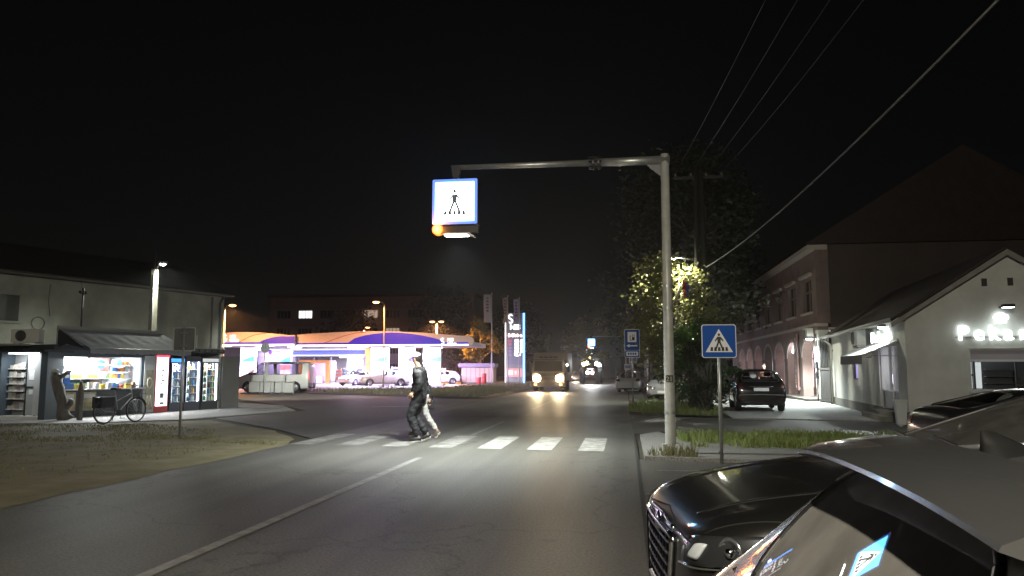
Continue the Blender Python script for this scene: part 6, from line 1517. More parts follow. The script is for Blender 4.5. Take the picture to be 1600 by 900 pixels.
# ================================================================== fuel station
WP = mat('fascia_white',(0.58,0.54,0.58),0.45); SWB = emi('fascia_blue',(0.07,0.015,0.75),0.42,(0.02,0.02,0.30)); SWR = mat('fascia_red',(0.35,0.04,0.03),0.4); SWC = mat('fascia_cyan',(0.02,0.25,0.55),0.4)
VIO = (0.72,0.60,1.0)
E_EDGEW = emi('canopy_edge_light',(0.72,0.74,1.0),4.0); E_PANEL = emi('canopy_lamp',(0.95,0.95,1.0),30)
def canopy(label, x0, x1, yf, depth, zb, top, swoosh, lights, round_end=False, power=800):
    t = thing('station_canopy', label, 'canopy', ((x0+x1)/2,yf,0), 0)
    w = (x1-x0)/2; n = 30
    def zt(u): return top(u)
    up = [( -w+2*w*k/n, zt(k/n)) for k in range(n+1)]
    if round_end:
        r = (up[-1][1]-zb)/2; up = [p for p in up if p[0] < w-r*0.9] + [(w-r+r*math.sin(R(a)), zb+r+r*math.cos(R(a))) for a in range(0,181,20)]
        lo = [(-w,zb)]
    else: lo = [(w,zb),(-w,zb)]
    # fascia front as vertical panels following the curved top
    m = MB(); m.prism(lo+up if round_end else [(-w,zb)]+up+[(w,zb)],0.0,0.22,'y'); m.build('fascia', WP, t)
    m = MB(); m.box(-w+0.1,w-(0.6 if round_end else 0.1),0.221,depth,zb+0.05,zb+0.45); m.build('deck', WP, t)
    m = MB(); m.box(-w+0.02,w-(0.5 if round_end else 0.02),-0.03,-0.002,zb+0.02,zb+0.14); m.build('edge_light', E_EDGEW, t)
    m = MB(); m.box(-w+0.02,w-(0.5 if round_end else 0.02),-0.025,-0.002,zb+0.15,zb+0.33); m.build('blue_band', SWB, t)
    for (a,b,kind) in swoosh:
        m = MB(); pts=[]; ns=16
        for k in range(ns+1):
            u = k/ns; uu = (a+(b-a)*u); pts.append((uu, u))
        if kind == 'blue':
            lower = [(-w+2*w*uu, zb+0.331) for uu,u in pts]; upper = [(-w+2*w*uu, zb+0.335+(zt(uu)-0.1-zb-0.335)*(math.sin(u*math.pi/2)**0.8 if b > 0.95 else math.sin(u*math.pi)**0.55)) for uu,u in pts]
            for k in range(ns): m.prism([lower[k],lower[k+1],upper[k+1],upper[k]],-0.026,-0.002,'y')
            m.build('blue_swoosh', SWB, t)
        else:
            c_ = [(-w+2*w*uu, zb+0.34+(zt(uu)-0.05-zb-0.34)*math.sin(u*math.pi/2)) for uu,u in pts]
            for k in range(ns): m.prism([(c_[k][0],c_[k][1]-0.05),(c_[k+1][0],c_[k+1][1]-0.05),c_[k+1],c_[k]],-0.024,-0.002,'y')
            m.build('red_stripe', SWR, t)
    for (lx,ly) in lights:
        m = MB(); m.box(lx-0.5,lx+0.5,ly-0.5,ly+0.5,zb-0.01,zb+0.049); m.build('ceiling_lamp', E_PANEL, t)
        lamp(t,'AREA',(lx,ly,zb-0.05),power,VIO,1.0,(0,0,0))
    return t
c1s = canopy('left station canopy with orange lit white fascia and blue swoosh',-41.5,-31.2,69.6,9.5,3.80,lambda u: 4.78+0.34*math.sin(math.pi*min(1,u*1.05)),[(0.66,1.0,'blue'),(0.45,0.72,'red')],[(-2.6,1.0),(1.8,1.0),(-2.0,6),(2.5,6)],False,2200)
c2s = canopy('long right station canopy with curved roofline and rounded logo end',-31.15,-13.9,70.0,9.5,3.72,lambda u: 4.84+0.34*math.sin(math.pi*min(1,u/0.98))-0.28*u**2,[(0.30,0.84,'blue'),(0.16,0.40,'red')],[(-2.5,1.0),(1.0,1.0),(3.4,1.0),(-5,6),(0.5,6),(3.6,6)],True,2200)
def slogo(parent, cx, z, s, y):
    m = MB()
    P = [(0.30,0.52),(0.05,0.72),(-0.28,0.55),(-0.30,0.22),(0.0,0.02),(0.26,-0.18),(0.20,-0.50),(-0.08,-0.62),(-0.30,-0.40)]
    m.tube([(cx+p[0]*s,y,z+p[1]*s) for p in P],[0.05*s,0.13*s,0.15*s,0.15*s,0.13*s,0.15*s,0.15*s,0.12*s,0.05*s],6); 
    m.v=[(p[0],y+(p[1]-y)*0.25,p[2]) for p in m.v]
    return m.build('logo', emi('logo_white',(1,1,1),2.0), parent)
def lines2(parent, cx, z, s, y):
    text('NIS', s*0.62, 0.01, MATS['logo_white'], 'logo_lettering', parent, XZ((cx,y,z+0.06)), 0.012)
    text('PETROL', s*0.42, 0.01, MATS['logo_white'], 'logo_lettering', parent, XZ((cx,y,z-0.42*s)), 0.010)
slogo(c2s,5.7,4.12,0.42,-0.05); lines2(c2s,6.15,4.08,0.62,-0.05)
slogo(c1s,-1.9,4.52,0.45,-0.05); lines2(c1s,-1.4,4.5,0.62,-0.05)
# pylons under the canopies
PYW = mat('pylon_white',(0.66,0.66,0.68),0.4)
for k,(x,yy,w,lab) in enumerate([(-36.8,71.6,1.5,'white pylon under the left canopy'),(-34.2,74.5,1.1,'second white pylon under the left canopy'),(-23.6,72.4,1.7,'white pylon with teal swoosh under the right canopy'),(-20.9,72.4,1.5,'white pylon behind the walking man'),(-18.4,72.4,1.7,'rightmost white pylon under the right canopy')]):
    t = thing('canopy_pylon',lab,'pylon',(x,yy,0),0)
    zt_ = 3.79 if k < 2 else 3.71
    m = MB(); m.box(-w/2,w/2,-0.25,0.25,0.15,zt_); m.build('shaft', PYW, t, bevel=0.03)
    m = MB(); pts=[(-w/2+w*q/10, 2.35+0.45*math.sin(q/10*math.pi/2)) for q in range(11)]
    for q in range(10): m.prism([(pts[q][0],2.30),(pts[q+1][0],2.30),pts[q+1],pts[q]],-0.275,-0.252,'y')
    m.build('swoosh', SWC if k != 3 else SWB, t)
    m = MB(); m.box(-w/2,w/2,-0.275,-0.252,1.35,1.5) if k%2==0 else m.box(-w/2,w/2,-0.275,-0.252,1.5,2.0); m.build('notice', mat('notice_red',(0.6,0.2,0.15),0.5), t)
    m = MB(); m.box(-w/2-0.3,w/2+0.3,-0.6,0.6,0,0.15); m.build('island', mat('island_concrete',(0.35,0.34,0.32),0.8), t)
for k,(x,yy) in enumerate([(-38.8,73),(-25.8,73),(-22.2,73.2),(-19.6,73.4)]):
    t = thing('fuel_pump',['white fuel pump under the left canopy','white fuel pump left of the teal swoosh pylon','white fuel pump beside the silver saloon','white fuel pump behind the pale hatchback'][k],'fuel pump',(x,yy,0),0)
    m = MB(); m.box(-0.45,0.45,-0.25,0.25,0.15,1.75); m.build('cabinet', PYW, t, bevel=0.03)
    m = MB(); m.box(-0.3,0.3,-0.275,-0.251,1.25,1.6); m.build('display', mat('display_dark',(0.02,0.03,0.05),0.3), t)
    m = MB(); m.box(-0.45,0.45,-0.27,-0.251,0.3,0.5); m.build('blue_stripe', SWB, t)
    m = MB(); m.tube([(0.46,0,1.5),(0.62,-0.05,1.0),(0.5,-0.05,0.5),(0.46,-0.02,1.1)],0.025,6); m.build('hose', BLK, t, True)
    m = MB(); m.box(-0.7,0.7,-0.45,0.45,0,0.15); m.build('island', MATS['island_concrete'], t)
# station shop
sp_ = thing('station_shop','station shop with glowing glass front and blue fascia','shop',(-43.0,86.0,0),0)
m = MB(); m.box(0,4.6,0,0.2,0,3.1); m.box(0,0.2,0.2,8,0,3.9); m.box(13.0,13.2,0.0,8,0,3.9); m.box(0.2,13,7.8,8,0,3.9); m.build('wall', mat('shop_violet_tint',(0.5,0.46,0.55),0.6), sp_)  # violet of the station lights is put into this wall colour
m = MB(); m.box(-0.2,13.3,-0.5,8.1,3.9,4.0); m.build('roof', WP, sp_)
m = MB(); m.box(-0.2,13.3,-0.5,-0.3,3.1,3.9); fs_o = m.build('fascia', WP, sp_)
m = MB(); ns=20
pts=[(2.6+10.6*k/ns, 3.25+0.45*min(1,math.sin(min(1,k/ns*2.2)*math.pi/2))) for k in range(ns+1)]
for k in range(ns): m.prism([(pts[k][0],3.22),(pts[k+1][0],3.22),pts[k+1],pts[k]],-0.53,-0.502,'y')
m.build('blue_swoosh', emi('fascia_lit_blue',(0.03,0.12,0.85),0.8), fs_o)
m = MB(); m.box(2.4,13.3,-0.54,-0.502,3.10,3.18); m.box(-0.2,13.3,-0.54,-0.502,3.80,3.88); m.build('edge_light', E_EDGEW, fs_o)
m = MB(); m.lathe([(0.0,0.02),(0.22,0.02),(0.24,0.0)],18,Matrix.Translation((1.75,-0.53,3.55)) @ Matrix.Rotation(R(90),4,'X') @ Matrix.Scale(1.35,4,(0,1,0))); m.box(1.45,2.05,-0.54,-0.502,3.14,3.2); m.build('drop_emblem', mat('emblem_violet',(0.15,0.05,0.5),0.4), fs_o)
m = MB(); 
for x in (4.6,5.0,6.9,8.9,10.9,12.9): m.box(x,x+0.1,0.0,0.1,0,3.1)
m.box(4.7,12.9,0.0,0.1,2.98,3.1); m.build('glazing_frame', mat('mullion',(0.25,0.24,0.28),0.4), sp_)
m = MB(); m.box(5.1,12.9,0.04,0.046,0.1,2.98); m.build('glass_front', MATS['clear_glass'], sp_)
m = MB(); m.box(5.2,8.9,-0.25,-0.002,2.25,2.6); m.box(5.2,5.55,-0.25,-0.002,0,2.25); m.box(8.45,8.9,-0.25,-0.002,0,2.25); m.build('portal', mat('portal_orange',(0.75,0.30,0.04),0.5), sp_)
m = MB(); m.box(5.55,8.45,3.0,3.1,0.2,2.6); m.build('inner_wall_pink', mat('inner_pink',(0.7,0.35,0.6),0.6), sp_)
m = MB(); m.box(9,12.9,5.0,5.1,0.2,3.0); m.build('inner_wall', mat('inner_white',(0.7,0.7,0.7),0.6), sp_)
for k in range(4):
    m = MB()
    for z in (0.3,0.75,1.2,1.6): m.box(9.1+k*0.95,9.85+k*0.95,1.2,1.6,z,z+0.05)
    m.box(9.1+k*0.95,9.14+k*0.95,1.2,1.6,0,1.7); m.build('shop_shelf', mat('shop_shelf',(0.3,0.28,0.28),0.5), sp_)
    m = MB(); rr = random.Random(k)
    for z in (0.35,0.8,1.25):
        for q in range(6): m.box(9.17+k*0.95+q*0.11,9.26+k*0.95+q*0.11,1.25,1.4,z,z+rr.uniform(0.12,0.3))
    m.build('shelf_goods', KGOODS[k*2%8], sp_)
m = MB(); m.box(9.3,12.6,2.0,2.3,2.95,3.0); m.build('ceiling_lamp', E_PANEL, sp_)
lamp(sp_,'AREA',(11,2.2,2.9),2400,(0.98,0.96,1.0),3.2,(0,0,0),sy=1.5); lamp(sp_,'AREA',(7,1.5,2.9),160,(1.0,0.75,0.85),2.0,(0,0,0),sy=1)
lamp(sp_,'AREA',(2,-1.5,2.9),120,(0.75,0.62,1.0),2.0,(R(60),0,0),sy=0.5)
m = MB(); m.box(3.2,3.7,-0.05,-0.002,0,2.4); m.build('service_door', mat('door_dark',(0.05,0.04,0.07),0.4), sp_)
m = MB(); m.box(7.2,8.3,-0.7,-0.3,0.0,0.8); m.build('display_stand', PYW, sp_)
# kerbside hut, barrels and board at the right of the station
hu = thing('service_hut','low orange lit service hut with purple roof right of the pumps','hut',(-17.7,82.5,0),0)
m = MB(); m.box(0,3.5,0,2,0,1.75); m.build('wall', mat('hut_wall',(0.55,0.42,0.36),0.7,var=0.06,scale=3), hu)
m = MB(); m.box(-0.35,3.7,-0.25,2.2,1.75,2.2); m.build('roof', mat('hut_roof',(0.28,0.22,0.36),0.5), hu, bevel=0.08)
for k in range(6):
    m = MB(); m.box(0.5+k*0.5,0.56+k*0.5,-0.02,-0.002,0.2,1.7); m.build('panel_joint', mat('joint_brown',(0.3,0.2,0.16),0.7), hu)
m = MB(); m.box(-0.05,3.55,-0.03,-0.002,0.0,0.15); m.build('plinth', HPL, hu)
bo = thing('advert_board','grey pavement board standing beside the service hut','sign board',(-19.4,80.5,0),0)
m = MB(); m.box(-0.4,0.4,-0.03,0.03,0.25,1.65); m.build('panel', mat('board_grey',(0.4,0.42,0.42),0.5), bo); m = MB(); m.box(-0.44,-0.401,-0.04,0.04,0,1.7); m.box(0.401,0.44,-0.04,0.04,0,1.7); m.build('frame', PYW, bo)
for k,(x,lab,cc) in enumerate([(-14.9,'red barrel nearest the flagpole',(0.45,0.03,0.03)),(-15.5,'shorter red barrel left of the tall red barrel',(0.42,0.03,0.04)),(-18.6,'white bollard bin beside the advert board',(0.55,0.52,0.5))]):
    t = thing('barrel',lab,'barrel',(x,80.8+0.2*k,0),0); h = [1.1,0.7,1.0][k]
    m = MB(); m.lathe([(0.0,0.0),(0.24,0.0),(0.26,0.05),(0.25,h*0.33),(0.265,h*0.35),(0.25,h*0.37),(0.25,h*0.66),(0.265,h*0.68),(0.25,h*0.7),(0.26,h-0.03),(0.24,h),(0.0,h)],18); m.build('drum', mat('drum_%d'%k,cc,0.5), t, True)
    m = MB(); m.lathe([(0.0,h+0.01),(0.2,h+0.005),(0.2,h-0.01)],18); m.build('lid', DKM, t)
# price totem
to = thing('price_totem','tall lit price totem with blue edge beside the road','sign',(-11.62,81.2,0),R(4))
m = MB(); m.box(-0.98,0.86,-0.25,0.25,0.0,7.5); m.build('body', mat('totem_body',(0.5,0.5,0.52),0.4), to, bevel=0.04)
m = MB(); m.box(0.861,1.02,-0.3,0.25,0.0,7.5); m.build('blue_edge_light', emi('totem_blue',(0.10,0.35,1.0),5.0), to)
m = MB(); m.box(-1.06,-0.981,-0.3,0.25,0.0,7.4); m.build('white_edge_light', emi('totem_white',(1.0,0.9,0.95),2.6), to)
fy=-0.262
m = MB(); m.box(-0.95,0.83,fy,-0.251,5.55,7.4); tp = m.build('logo_panel', mat('totem_logo_panel',(0.35,0.35,0.4),0.5), to)
slogo(to,-0.45,6.85,0.68,-0.32)
text('NIS', 0.75, 0.01, MATS['logo_white'], 'logo_lettering', to, XZ((-0.55,-0.275,5.75)), 0.03)
m = MB(); m.box(-0.95,0.83,fy,-0.251,2.05,5.45); pp_ = m.build('price_panel', emi('totem_panel',(0.06,0.05,0.22),0.55), to)
m = MB(); m.box(-0.95,0.83,fy-0.006,fy-0.001,4.85,5.40); m.build('red_strip', emi('totem_red',(0.25,0.03,0.06),0.8), pp_)
E_NUM = emi('price_digit',(1.0,0.96,1.0),4.0)
text('G-Drive', 0.48, 0.006, E_NUM, 'fuel_name', pp_, XZ((-0.85,-0.275,4.98)), 0.014)
for k,pv in enumerate(['196.9','197.9','185.9','179.9','92.9']):
    text(pv, 0.40, 0.006, E_NUM, 'price', pp_, XZ((-0.08,-0.272,4.42-k*0.37)), 0.012)
    m = MB(); m.box(-0.85,-0.35,fy-0.008,fy-0.001,4.42-k*0.37,4.68-k*0.37); m.build('fuel_tag', emi('tag_red',(0.6,0.1,0.2),0.7) if k<2 else emi('tag_violet',(0.3,0.2,0.5),0.6), pp_)
m = MB(); m.box(-0.9,0.78,fy,-0.251,0.75,1.65); sp2 = m.build('card_panel', emi('totem_pink',(0.9,0.30,0.30),0.75), to, bevel=0.005)
m = MB(); m.box(-0.7,-0.2,fy-0.006,fy-0.001,0.95,1.45); m.box(-0.05,0.2,fy-0.006,fy-0.001,1.0,1.4); m.box(0.35,0.5,fy-0.006,fy-0.001,0.95,1.45); m.build('card_print', emi('totem_pale',(1.0,0.7,0.7),1.0), sp2)
lamp(to,'AREA',(1.3,-0.3,4),120,(0.45,0.5,1.0),0.6,(0,R(-90),0),sy=6)
for k,(x,h,lab,cl) in enumerate([(-14.05,9.6,'leftmost flag on white pole by the price totem',(0.55,0.5,0.55)),(-12.3,9.3,'middle flag furled on white pole by the totem',(0.5,0.35,0.28)),(-11.05,9.05,'right flag on white pole overlapping the totem',(0.42,0.36,0.6))]):
    t = thing('flagpole',lab,'flag',(x,80.6-0.15*k,0),0)
    m = MB(); m.tube([(0,0,0),(0,0,h)],[0.07,0.04],10); m.ball((0,0,h),0.07,8,6); m.build('pole', PYW, t, True)
    V=[];F=[]; nr=16; nc=6; wd=[0.80,0.5,0.55][k]
    for i in range(nr+1):
        for j in range(nc+1):
            fold = 0.10*math.sin(j*1.6+i*0.35+k)*(j/nc); squeeze = 1-[0,0.55,0.1][k]*(i/nr)*abs(math.sin(i*0.2))
            V.append((-0.06-wd*squeeze*j/nc, fold+(-0.05), h-0.1-[3.0,2.7,2.3][k]*i/nr-0.15*(j/nc)*[0,1,0.2][k]))
    for i in range(nr):
        for j in range(nc): a=i*(nc+1)+j; F.append((a,a+1,a+nc+2,a+nc+1))
    me=bpy.data.meshes.new('flag_cloth'); me.from_pydata(V,[],F); o=obj('flag_cloth',me,mat('flag_cloth_%d'%k,cl,0.7),t,True); sm=o.modifiers.new('s','SOLIDIFY'); sm.thickness=0.006; bake(o); o.data.polygons.foreach_set('use_smooth',[True]*len(o.data.polygons))
    m = MB()
    for q in range(5): m.box(-0.55*wd-0.12,-0.55*wd+0.12,-0.19,-0.165,h-0.6-q*0.34,h-0.42-q*0.34)
    m.build('flag_print', mat('flag_print',(0.16,0.12,0.2),0.7), o)
# low panel barrier before the van
br = thing('panel_barrier','low grey panel barrier standing in front of the van','barrier',(-24.0,46.9,0),R(-17))
for k in range(4):
    m = MB(); m.box(k*0.92,k*0.92+0.88,-0.02,0.02,0.10,0.72); m.build('panel', mat('barrier_grey',(0.42,0.43,0.42),0.6,var=0.1,scale=2), br, bevel=0.005)
    m = MB(); m.box(k*0.92+0.885,k*0.92+0.915,-0.03,0.03,0.0,0.78); m.build('post', STEEL, br)
m = MB(); m.box(-0.06,3.7,-0.025,0.025,0.722,0.77); m.build('rail', STEEL, br)
# distant apartment block
ap = thing('apartment_block','long dark apartment block behind the fuel station','building',(-68,140,0),R(2))
AW_ = mat('block_render',(0.32,0.24,0.21),0.9,var=0.12,scale=0.3)
m = MB(); m.box(0,40,0,12,0,15.3); m.build('wall', AW_, ap)
m = MB(); m.box(-0.4,40.4,-0.5,12.4,15.3,15.9); m.build('roof', mat('block_roof',(0.10,0.07,0.06),0.8), ap)
for fl_ in range(4):
    m = MB(); m.box(0,40,-0.12,0.0,3.2+fl_*3.4-0.2,3.2+fl_*3.4); m.build('floor_band', mat('block_band',(0.26,0.2,0.18),0.8), ap)
    for k in range(9):
        x = 1.6+k*4.3; z = 3.9+fl_*3.4-3.0+0.2+2.6-2.6
        lit = (fl_ == 3 and k == 1); dim = (fl_ == 3 and k in (4,)) or (fl_==2 and k==5)
        mm = emi('flat_window_lit',(0.95,0.97,1.0),1.5) if lit else (emi('flat_window_dim',(1.0,0.75,0.6),0.35) if dim else MATS['dark_pane'])
        m = MB(); m.box(x,x+2.7,-0.05,-0.002,z,z+1.4); w = m.build('window', mm, ap)
        m = MB()
        for q in range(5): m.box(x-0.04+q*0.675,x+0.04+q*0.675,-0.12,-0.051,z,z+1.4)
        m.box(x-0.04,x+2.74,-0.12,-0.051,z-0.1,z-0.002); m.build('frame', mat('flat_frame',(0.22,0.2,0.2),0.6), w)
# far street fronts closing the view
for k,(x,yy,w_,h,d,lab,cc) in enumerate([(4.5,74,7,5.5,16,'far low house beyond the pink building',(0.25,0.2,0.17)),(-14,150,12,6,14,'far dark house left of the road end',(0.10,0.08,0.08)),(-1,170,14,6.5,14,'farthest house at the end of the road',(0.10,0.08,0.09)),(-40,170,20,7,12,'low far house behind the service hut',(0.12,0.09,0.08))]):
    t = thing('far_house',lab,'house',(x,yy,0),0)
    m = MB(); m.box(0,w_,0,d,0,h*0.62); m.build('wall', mat('far_wall_%d'%k,cc,0.9), t)
    m = MB(); m.prism([(-0.3,h*0.62),(w_+0.3,h*0.62),(w_/2,h)],-0.3,d+0.3,'y'); m.build('roof', RT, t)
    for q in range(3):
        m = MB(); m.box(w_*(0.15+0.27*q),w_*(0.15+0.27*q)+1.1,-0.06,-0.002,1.0,2.4); m.build('window', MATS['dark_pane'], t)
for k,(x,yy,h,lab) in enumerate([(1.35,70,5.2,'upper far white street lamp over the right kerb'),(1.5,78,4.1,'lower far white street lamp over the right kerb')]):
    street_lamp(lab,(x+0.6,yy,0),R(180),h,0.5,(0.95,0.97,1.0),50,300,LAMPG)
# ================================================================== people
def skin(name, joints, edges, m, parent, root=0, lvl=2, fold=0.0):
    """joints: name -> ((x,y,z), radius or (rx,ry))"""
    keys = list(joints); idx = {k:i for i,k in enumerate(keys)}
    me = bpy.data.meshes.new(name); me.from_pydata([joints[k][0] for k in keys],[(idx[a],idx[b]) for a,b in edges],[])
    o = obj(name,me,m,parent); md = o.modifiers.new('skin','SKIN'); md.use_smooth_shade = True
    for i,k in enumerate(keys):
        r = joints[k][1]; me.skin_vertices[0].data[i].radius = r if isinstance(r,tuple) else (r,r); me.skin_vertices[0].data[i].use_root = (i==root)
    sb = o.modifiers.new('sub','SUBSURF'); sb.levels = lvl; sb.render_levels = lvl
    bake(o); o.data.materials.clear(); o.data.materials.append(m); o.data.polygons.foreach_set('use_smooth',[True]*len(o.data.polygons))
    if fold:      # creases of the cloth
        nn = [v.normal.copy() for v in o.data.vertices]
        for v,n_ in zip(o.data.vertices,nn):
            p = v.co; q = noise.noise(Vector((p.x*9+p.z*6,p.y*9,p.z*13)))+0.6*noise.noise(Vector((p.x*20,p.y*20,p.z*26+p.x*14)))
            v.co = p+n_*fold*q
    return o
SKIN = mat('skin_tone',(0.42,0.25,0.18),0.5)
def join_into(o, mb):
    bm = bmesh.new(); bm.from_mesh(o.data); me2 = mb.mesh('t'); bm.from_mesh(me2); bm.to_mesh(o.data); bm.free(); bpy.data.meshes.remove(me2)
    o.data.polygons.foreach_set('use_smooth',[True]*len(o.data.polygons))
def hand(mb, w, d, side, s=1.0):
    """w wrist, d direction of the fingers; five unequal bent fingers"""
    w = Vector(w); d = Vector(d).normalized(); a = d.cross(Vector((0,1,0))); a = a.normalized() if a.length>1e-3 else Vector((1,0,0)); b = d.cross(a)
    mb.tube([w-d*0.01,w+d*0.04*s,w+d*0.085*s],[0.026*s,0.040*s,0.034*s],8)
    for k,(o_,L) in enumerate(((-0.030,0.062),(-0.010,0.075),(0.010,0.072),(0.029,0.056))):
        p = w+d*0.08*s+a*o_*s; mb.tube([p,p+d*L*0.5*s+b*0.006*side,p+d*L*0.85*s+b*0.024*side,p+d*L*0.95*s+b*0.042*side],[0.009*s,0.0085*s,0.008*s,0.006*s],6)
    p = w+d*0.025*s-a*0.034*s; mb.tube([p,p-a*0.02*s+d*0.03*s,p-a*0.018*s+d*0.06*s+b*0.01*side],[0.012*s,0.010*s,0.008*s],6)
def person(label, loc, rotz, H, J, tops, trousers, shoes, hair=None, cap=None, bag=None):
    """J joint positions for a figure 1.80 tall facing +x; scaled to H"""
    t = thing('person',label,'person',loc,rotz); k = H/1.80
    S = lambda p: tuple(Vector(p)*k)
    P = {n:S(p) for n,p in J.items()}
    r = lambda q: q*k
    B = {'pel':(P['pel'],(r(.105),r(.145))),'wai':(P['wai'],(r(.09),r(.125))),'che':(P['che'],(r(.105),r(.16))),'nb':(P['nb'],(r(.06),r(.075))),'nt':(P['nt'],r(.052)),
         'h0':(P['h0'],(r(.072),r(.062))),'h1':(P['h1'],(r(.098),r(.078))),'h2':(P['h2'],(r(.072),r(.06)))}
    E_=[('pel','wai'),('wai','che'),('che','nb'),('nb','nt'),('nt','h0'),('h0','h1'),('h1','h2')]
    for s in 'LR':
        B.update({'hip'+s:(P['hip'+s],r(.092)),'kne'+s:(P['kne'+s],r(.058)),'cal'+s:(tuple(Vector(P['kne'+s]).lerp(Vector(P['ank'+s]),.35)),r(.058)),'ank'+s:(P['ank'+s],r(.038)),'toe'+s:(P['toe'+s],(r(.034),r(.04))),
                  'sho'+s:(P['sho'+s],r(.062)),'elb'+s:(P['elb'+s],r(.043)),'wri'+s:(P['wri'+s],r(.028))})
        E_+= [('pel','hip'+s),('hip'+s,'kne'+s),('kne'+s,'cal'+s),('cal'+s,'ank'+s),('ank'+s,'toe'+s),('che','sho'+s),('sho'+s,'elb'+s),('elb'+s,'wri'+s)]
    body = skin('body',B,E_,SKIN,t)
    mb = MB()
    for s,sd in (('L',1),('R',-1)): hand(mb,P['wri'+s],Vector(P['wri'+s])-Vector(P['elb'+s]),sd,k)
    # nose, ears, brow
    h1 = Vector(P['h1']); f = Vector((1,0,0))
    mb.tube([h1+f*r(.088)+Vector((0,0,r(.018))),h1+f*r(.118)+Vector((0,0,-r(.022))),h1+f*r(.092)+Vector((0,0,-r(.034)))],[r(.009),r(.015),r(.01)],6)
    for s in (-1,1): mb.ball(tuple(h1+Vector((-0.005,s*r(.080),-r(.005)))),r(.03),8,6,(0.8,0.35,1.2))
    mb.tube([h1+Vector((r(.082),-r(.022),-r(.062))),h1+Vector((r(.092),0,-r(.060))),h1+Vector((r(.082),r(.022),-r(.062)))],r(.008),5)
    join_into(body,mb)
    mb = MB()
    for s in (-1,1): mb.ball(tuple(h1+Vector((r(.084),s*r(.03),r(.008)))),r(.011),8,6)
    mb.build('eyes', mat('eye_dark',(0.03,0.025,0.02),0.2), t, True)
    # clothing
    grow = tops['grow']
    Tn = {'hem':(tuple(Vector(P['pel'])+Vector((0,0,-r(tops['hem'])))),(r(.135+grow),r(.175+grow))),'pel':(P['pel'],(r(.125+grow),r(.168+grow))),'wai':(P['wai'],(r(.115+grow),r(.155+grow))),'che':(P['che'],(r(.125+grow),r(.185+grow))),'nb':(P['nb'],(r(.075+grow*.5),r(.09+grow*.5)))}
    Te=[('pel','hem'),('pel','wai'),('wai','che'),('che','nb')]
    for s in 'LR':
        Tn.update({'sho'+s:(P['sho'+s],r(.085+grow*.6)),'elb'+s:(P['elb'+s],r(.064+grow*.6)),'wri'+s:(tuple(Vector(P['elb'+s]).lerp(Vector(P['wri'+s]),.93)),r(.045+grow*.4))}); Te += [('che','sho'+s),('sho'+s,'elb'+s),('elb'+s,'wri'+s)]
    jk = skin('jacket',Tn,Te,tops['mat'],t,0,3,0.024)
    if tops.get('shoulder_light'):
        Yn = {'che':(tuple(Vector(P['che'])+Vector((0,0,r(.06)))),(r(.140+grow),r(.19+grow))),'nb':(P['nb'],(r(.085+grow*.5),r(.10+grow*.5)))}
        for s in 'LR': Yn['sho'+s]=(tuple(Vector(P['sho'+s])+Vector((0,0,r(.012)))),r(.092+grow*.6)); Yn['arm'+s]=(tuple(Vector(P['sho'+s]).lerp(Vector(P['elb'+s]),.45)),r(.080+grow*.6))
        skin('shoulder_highlight',Yn,[('che','nb'),('che','shoL'),('shoL','armL'),('che','shoR'),('shoR','armR')],tops['shoulder_light'],jk,0,3,0.018)  # shoulder shell whose paler grey paints in the backlight highlight
    Pn = {'pel':(P['pel'],(r(.125),r(.165)))}; Pe=[]
    for s in 'LR':
        Pn.update({'hip'+s:(P['hip'+s],r(.108*trousers['w'])),'kne'+s:(P['kne'+s],r(.082*trousers['w'])),'cal'+s:(tuple(Vector(P['kne'+s]).lerp(Vector(P['ank'+s]),.4)),r(.076*trousers['w'])),'cuf'+s:(tuple(Vector(P['kne'+s]).lerp(Vector(P['ank'+s]),.96)),r(.062*trousers['w']))})
        Pe += [('pel','hip'+s),('hip'+s,'kne'+s),('kne'+s,'cal'+s),('cal'+s,'cuf'+s)]
    skin('trousers',Pn,Pe,trousers['mat'],t,0,3,0.020)
    for s in 'LR':
        a = Vector(P['ank'+s]); b = Vector(P['toe'+s]); d=(b-a); d.z *= 1; heel = a - Vector((d.x,d.y,0)).normalized()*r(.06); 
        low = Vector((0,0,-r(.035)))
        m_ = MB(); m_.tube([heel+low*0.9,a+low*0.6,a.lerp(b,.5)+low*0.35,b+low*0.2,b+(b-a).normalized()*r(.05)+low*0.2],[r(.046),r(.058),r(.056),r(.052),r(.026)],10); sh_ = m_.build('shoe', shoes['mat'], t, True)
        m_ = MB(); m_.tube([heel+low*1.7,a+low*1.65,a.lerp(b,.5)+low*1.3,b+low*1.15,b+(b-a).normalized()*r(.05)+low*0.9],[r(.034),r(.044),r(.046),r(.044),r(.022)],8); m_.v=[tuple(Vector(p)) for p in m_.v]; m_.build('sole', shoes['sole'], sh_, True)
    if hair:
        m_ = MB(); c=h1+Vector((-r(.022),0,r(.03))); m_.ball(tuple(c),r(.108),16,12,(1.0,0.84,1.0)); 
        if hair.get('long'): m_.tube([c+Vector((-r(.05),0,0)),c+Vector((-r(.09),0,-r(.12))),c+Vector((-r(.08),0,-r(.24)))],[r(.085),r(.075),r(.03)],10)
        ho = m_.build('hair', hair['mat'], t, True)
        bm=bmesh.new(); bm.from_mesh(ho.data)
        bmesh.ops.delete(bm,geom=[f for f in bm.faces if f.calc_center_median().x>h1.x+r(.045) and f.calc_center_median().z<h1.z+r(.065)],context='FACES'); bm.to_mesh(ho.data); bm.free()
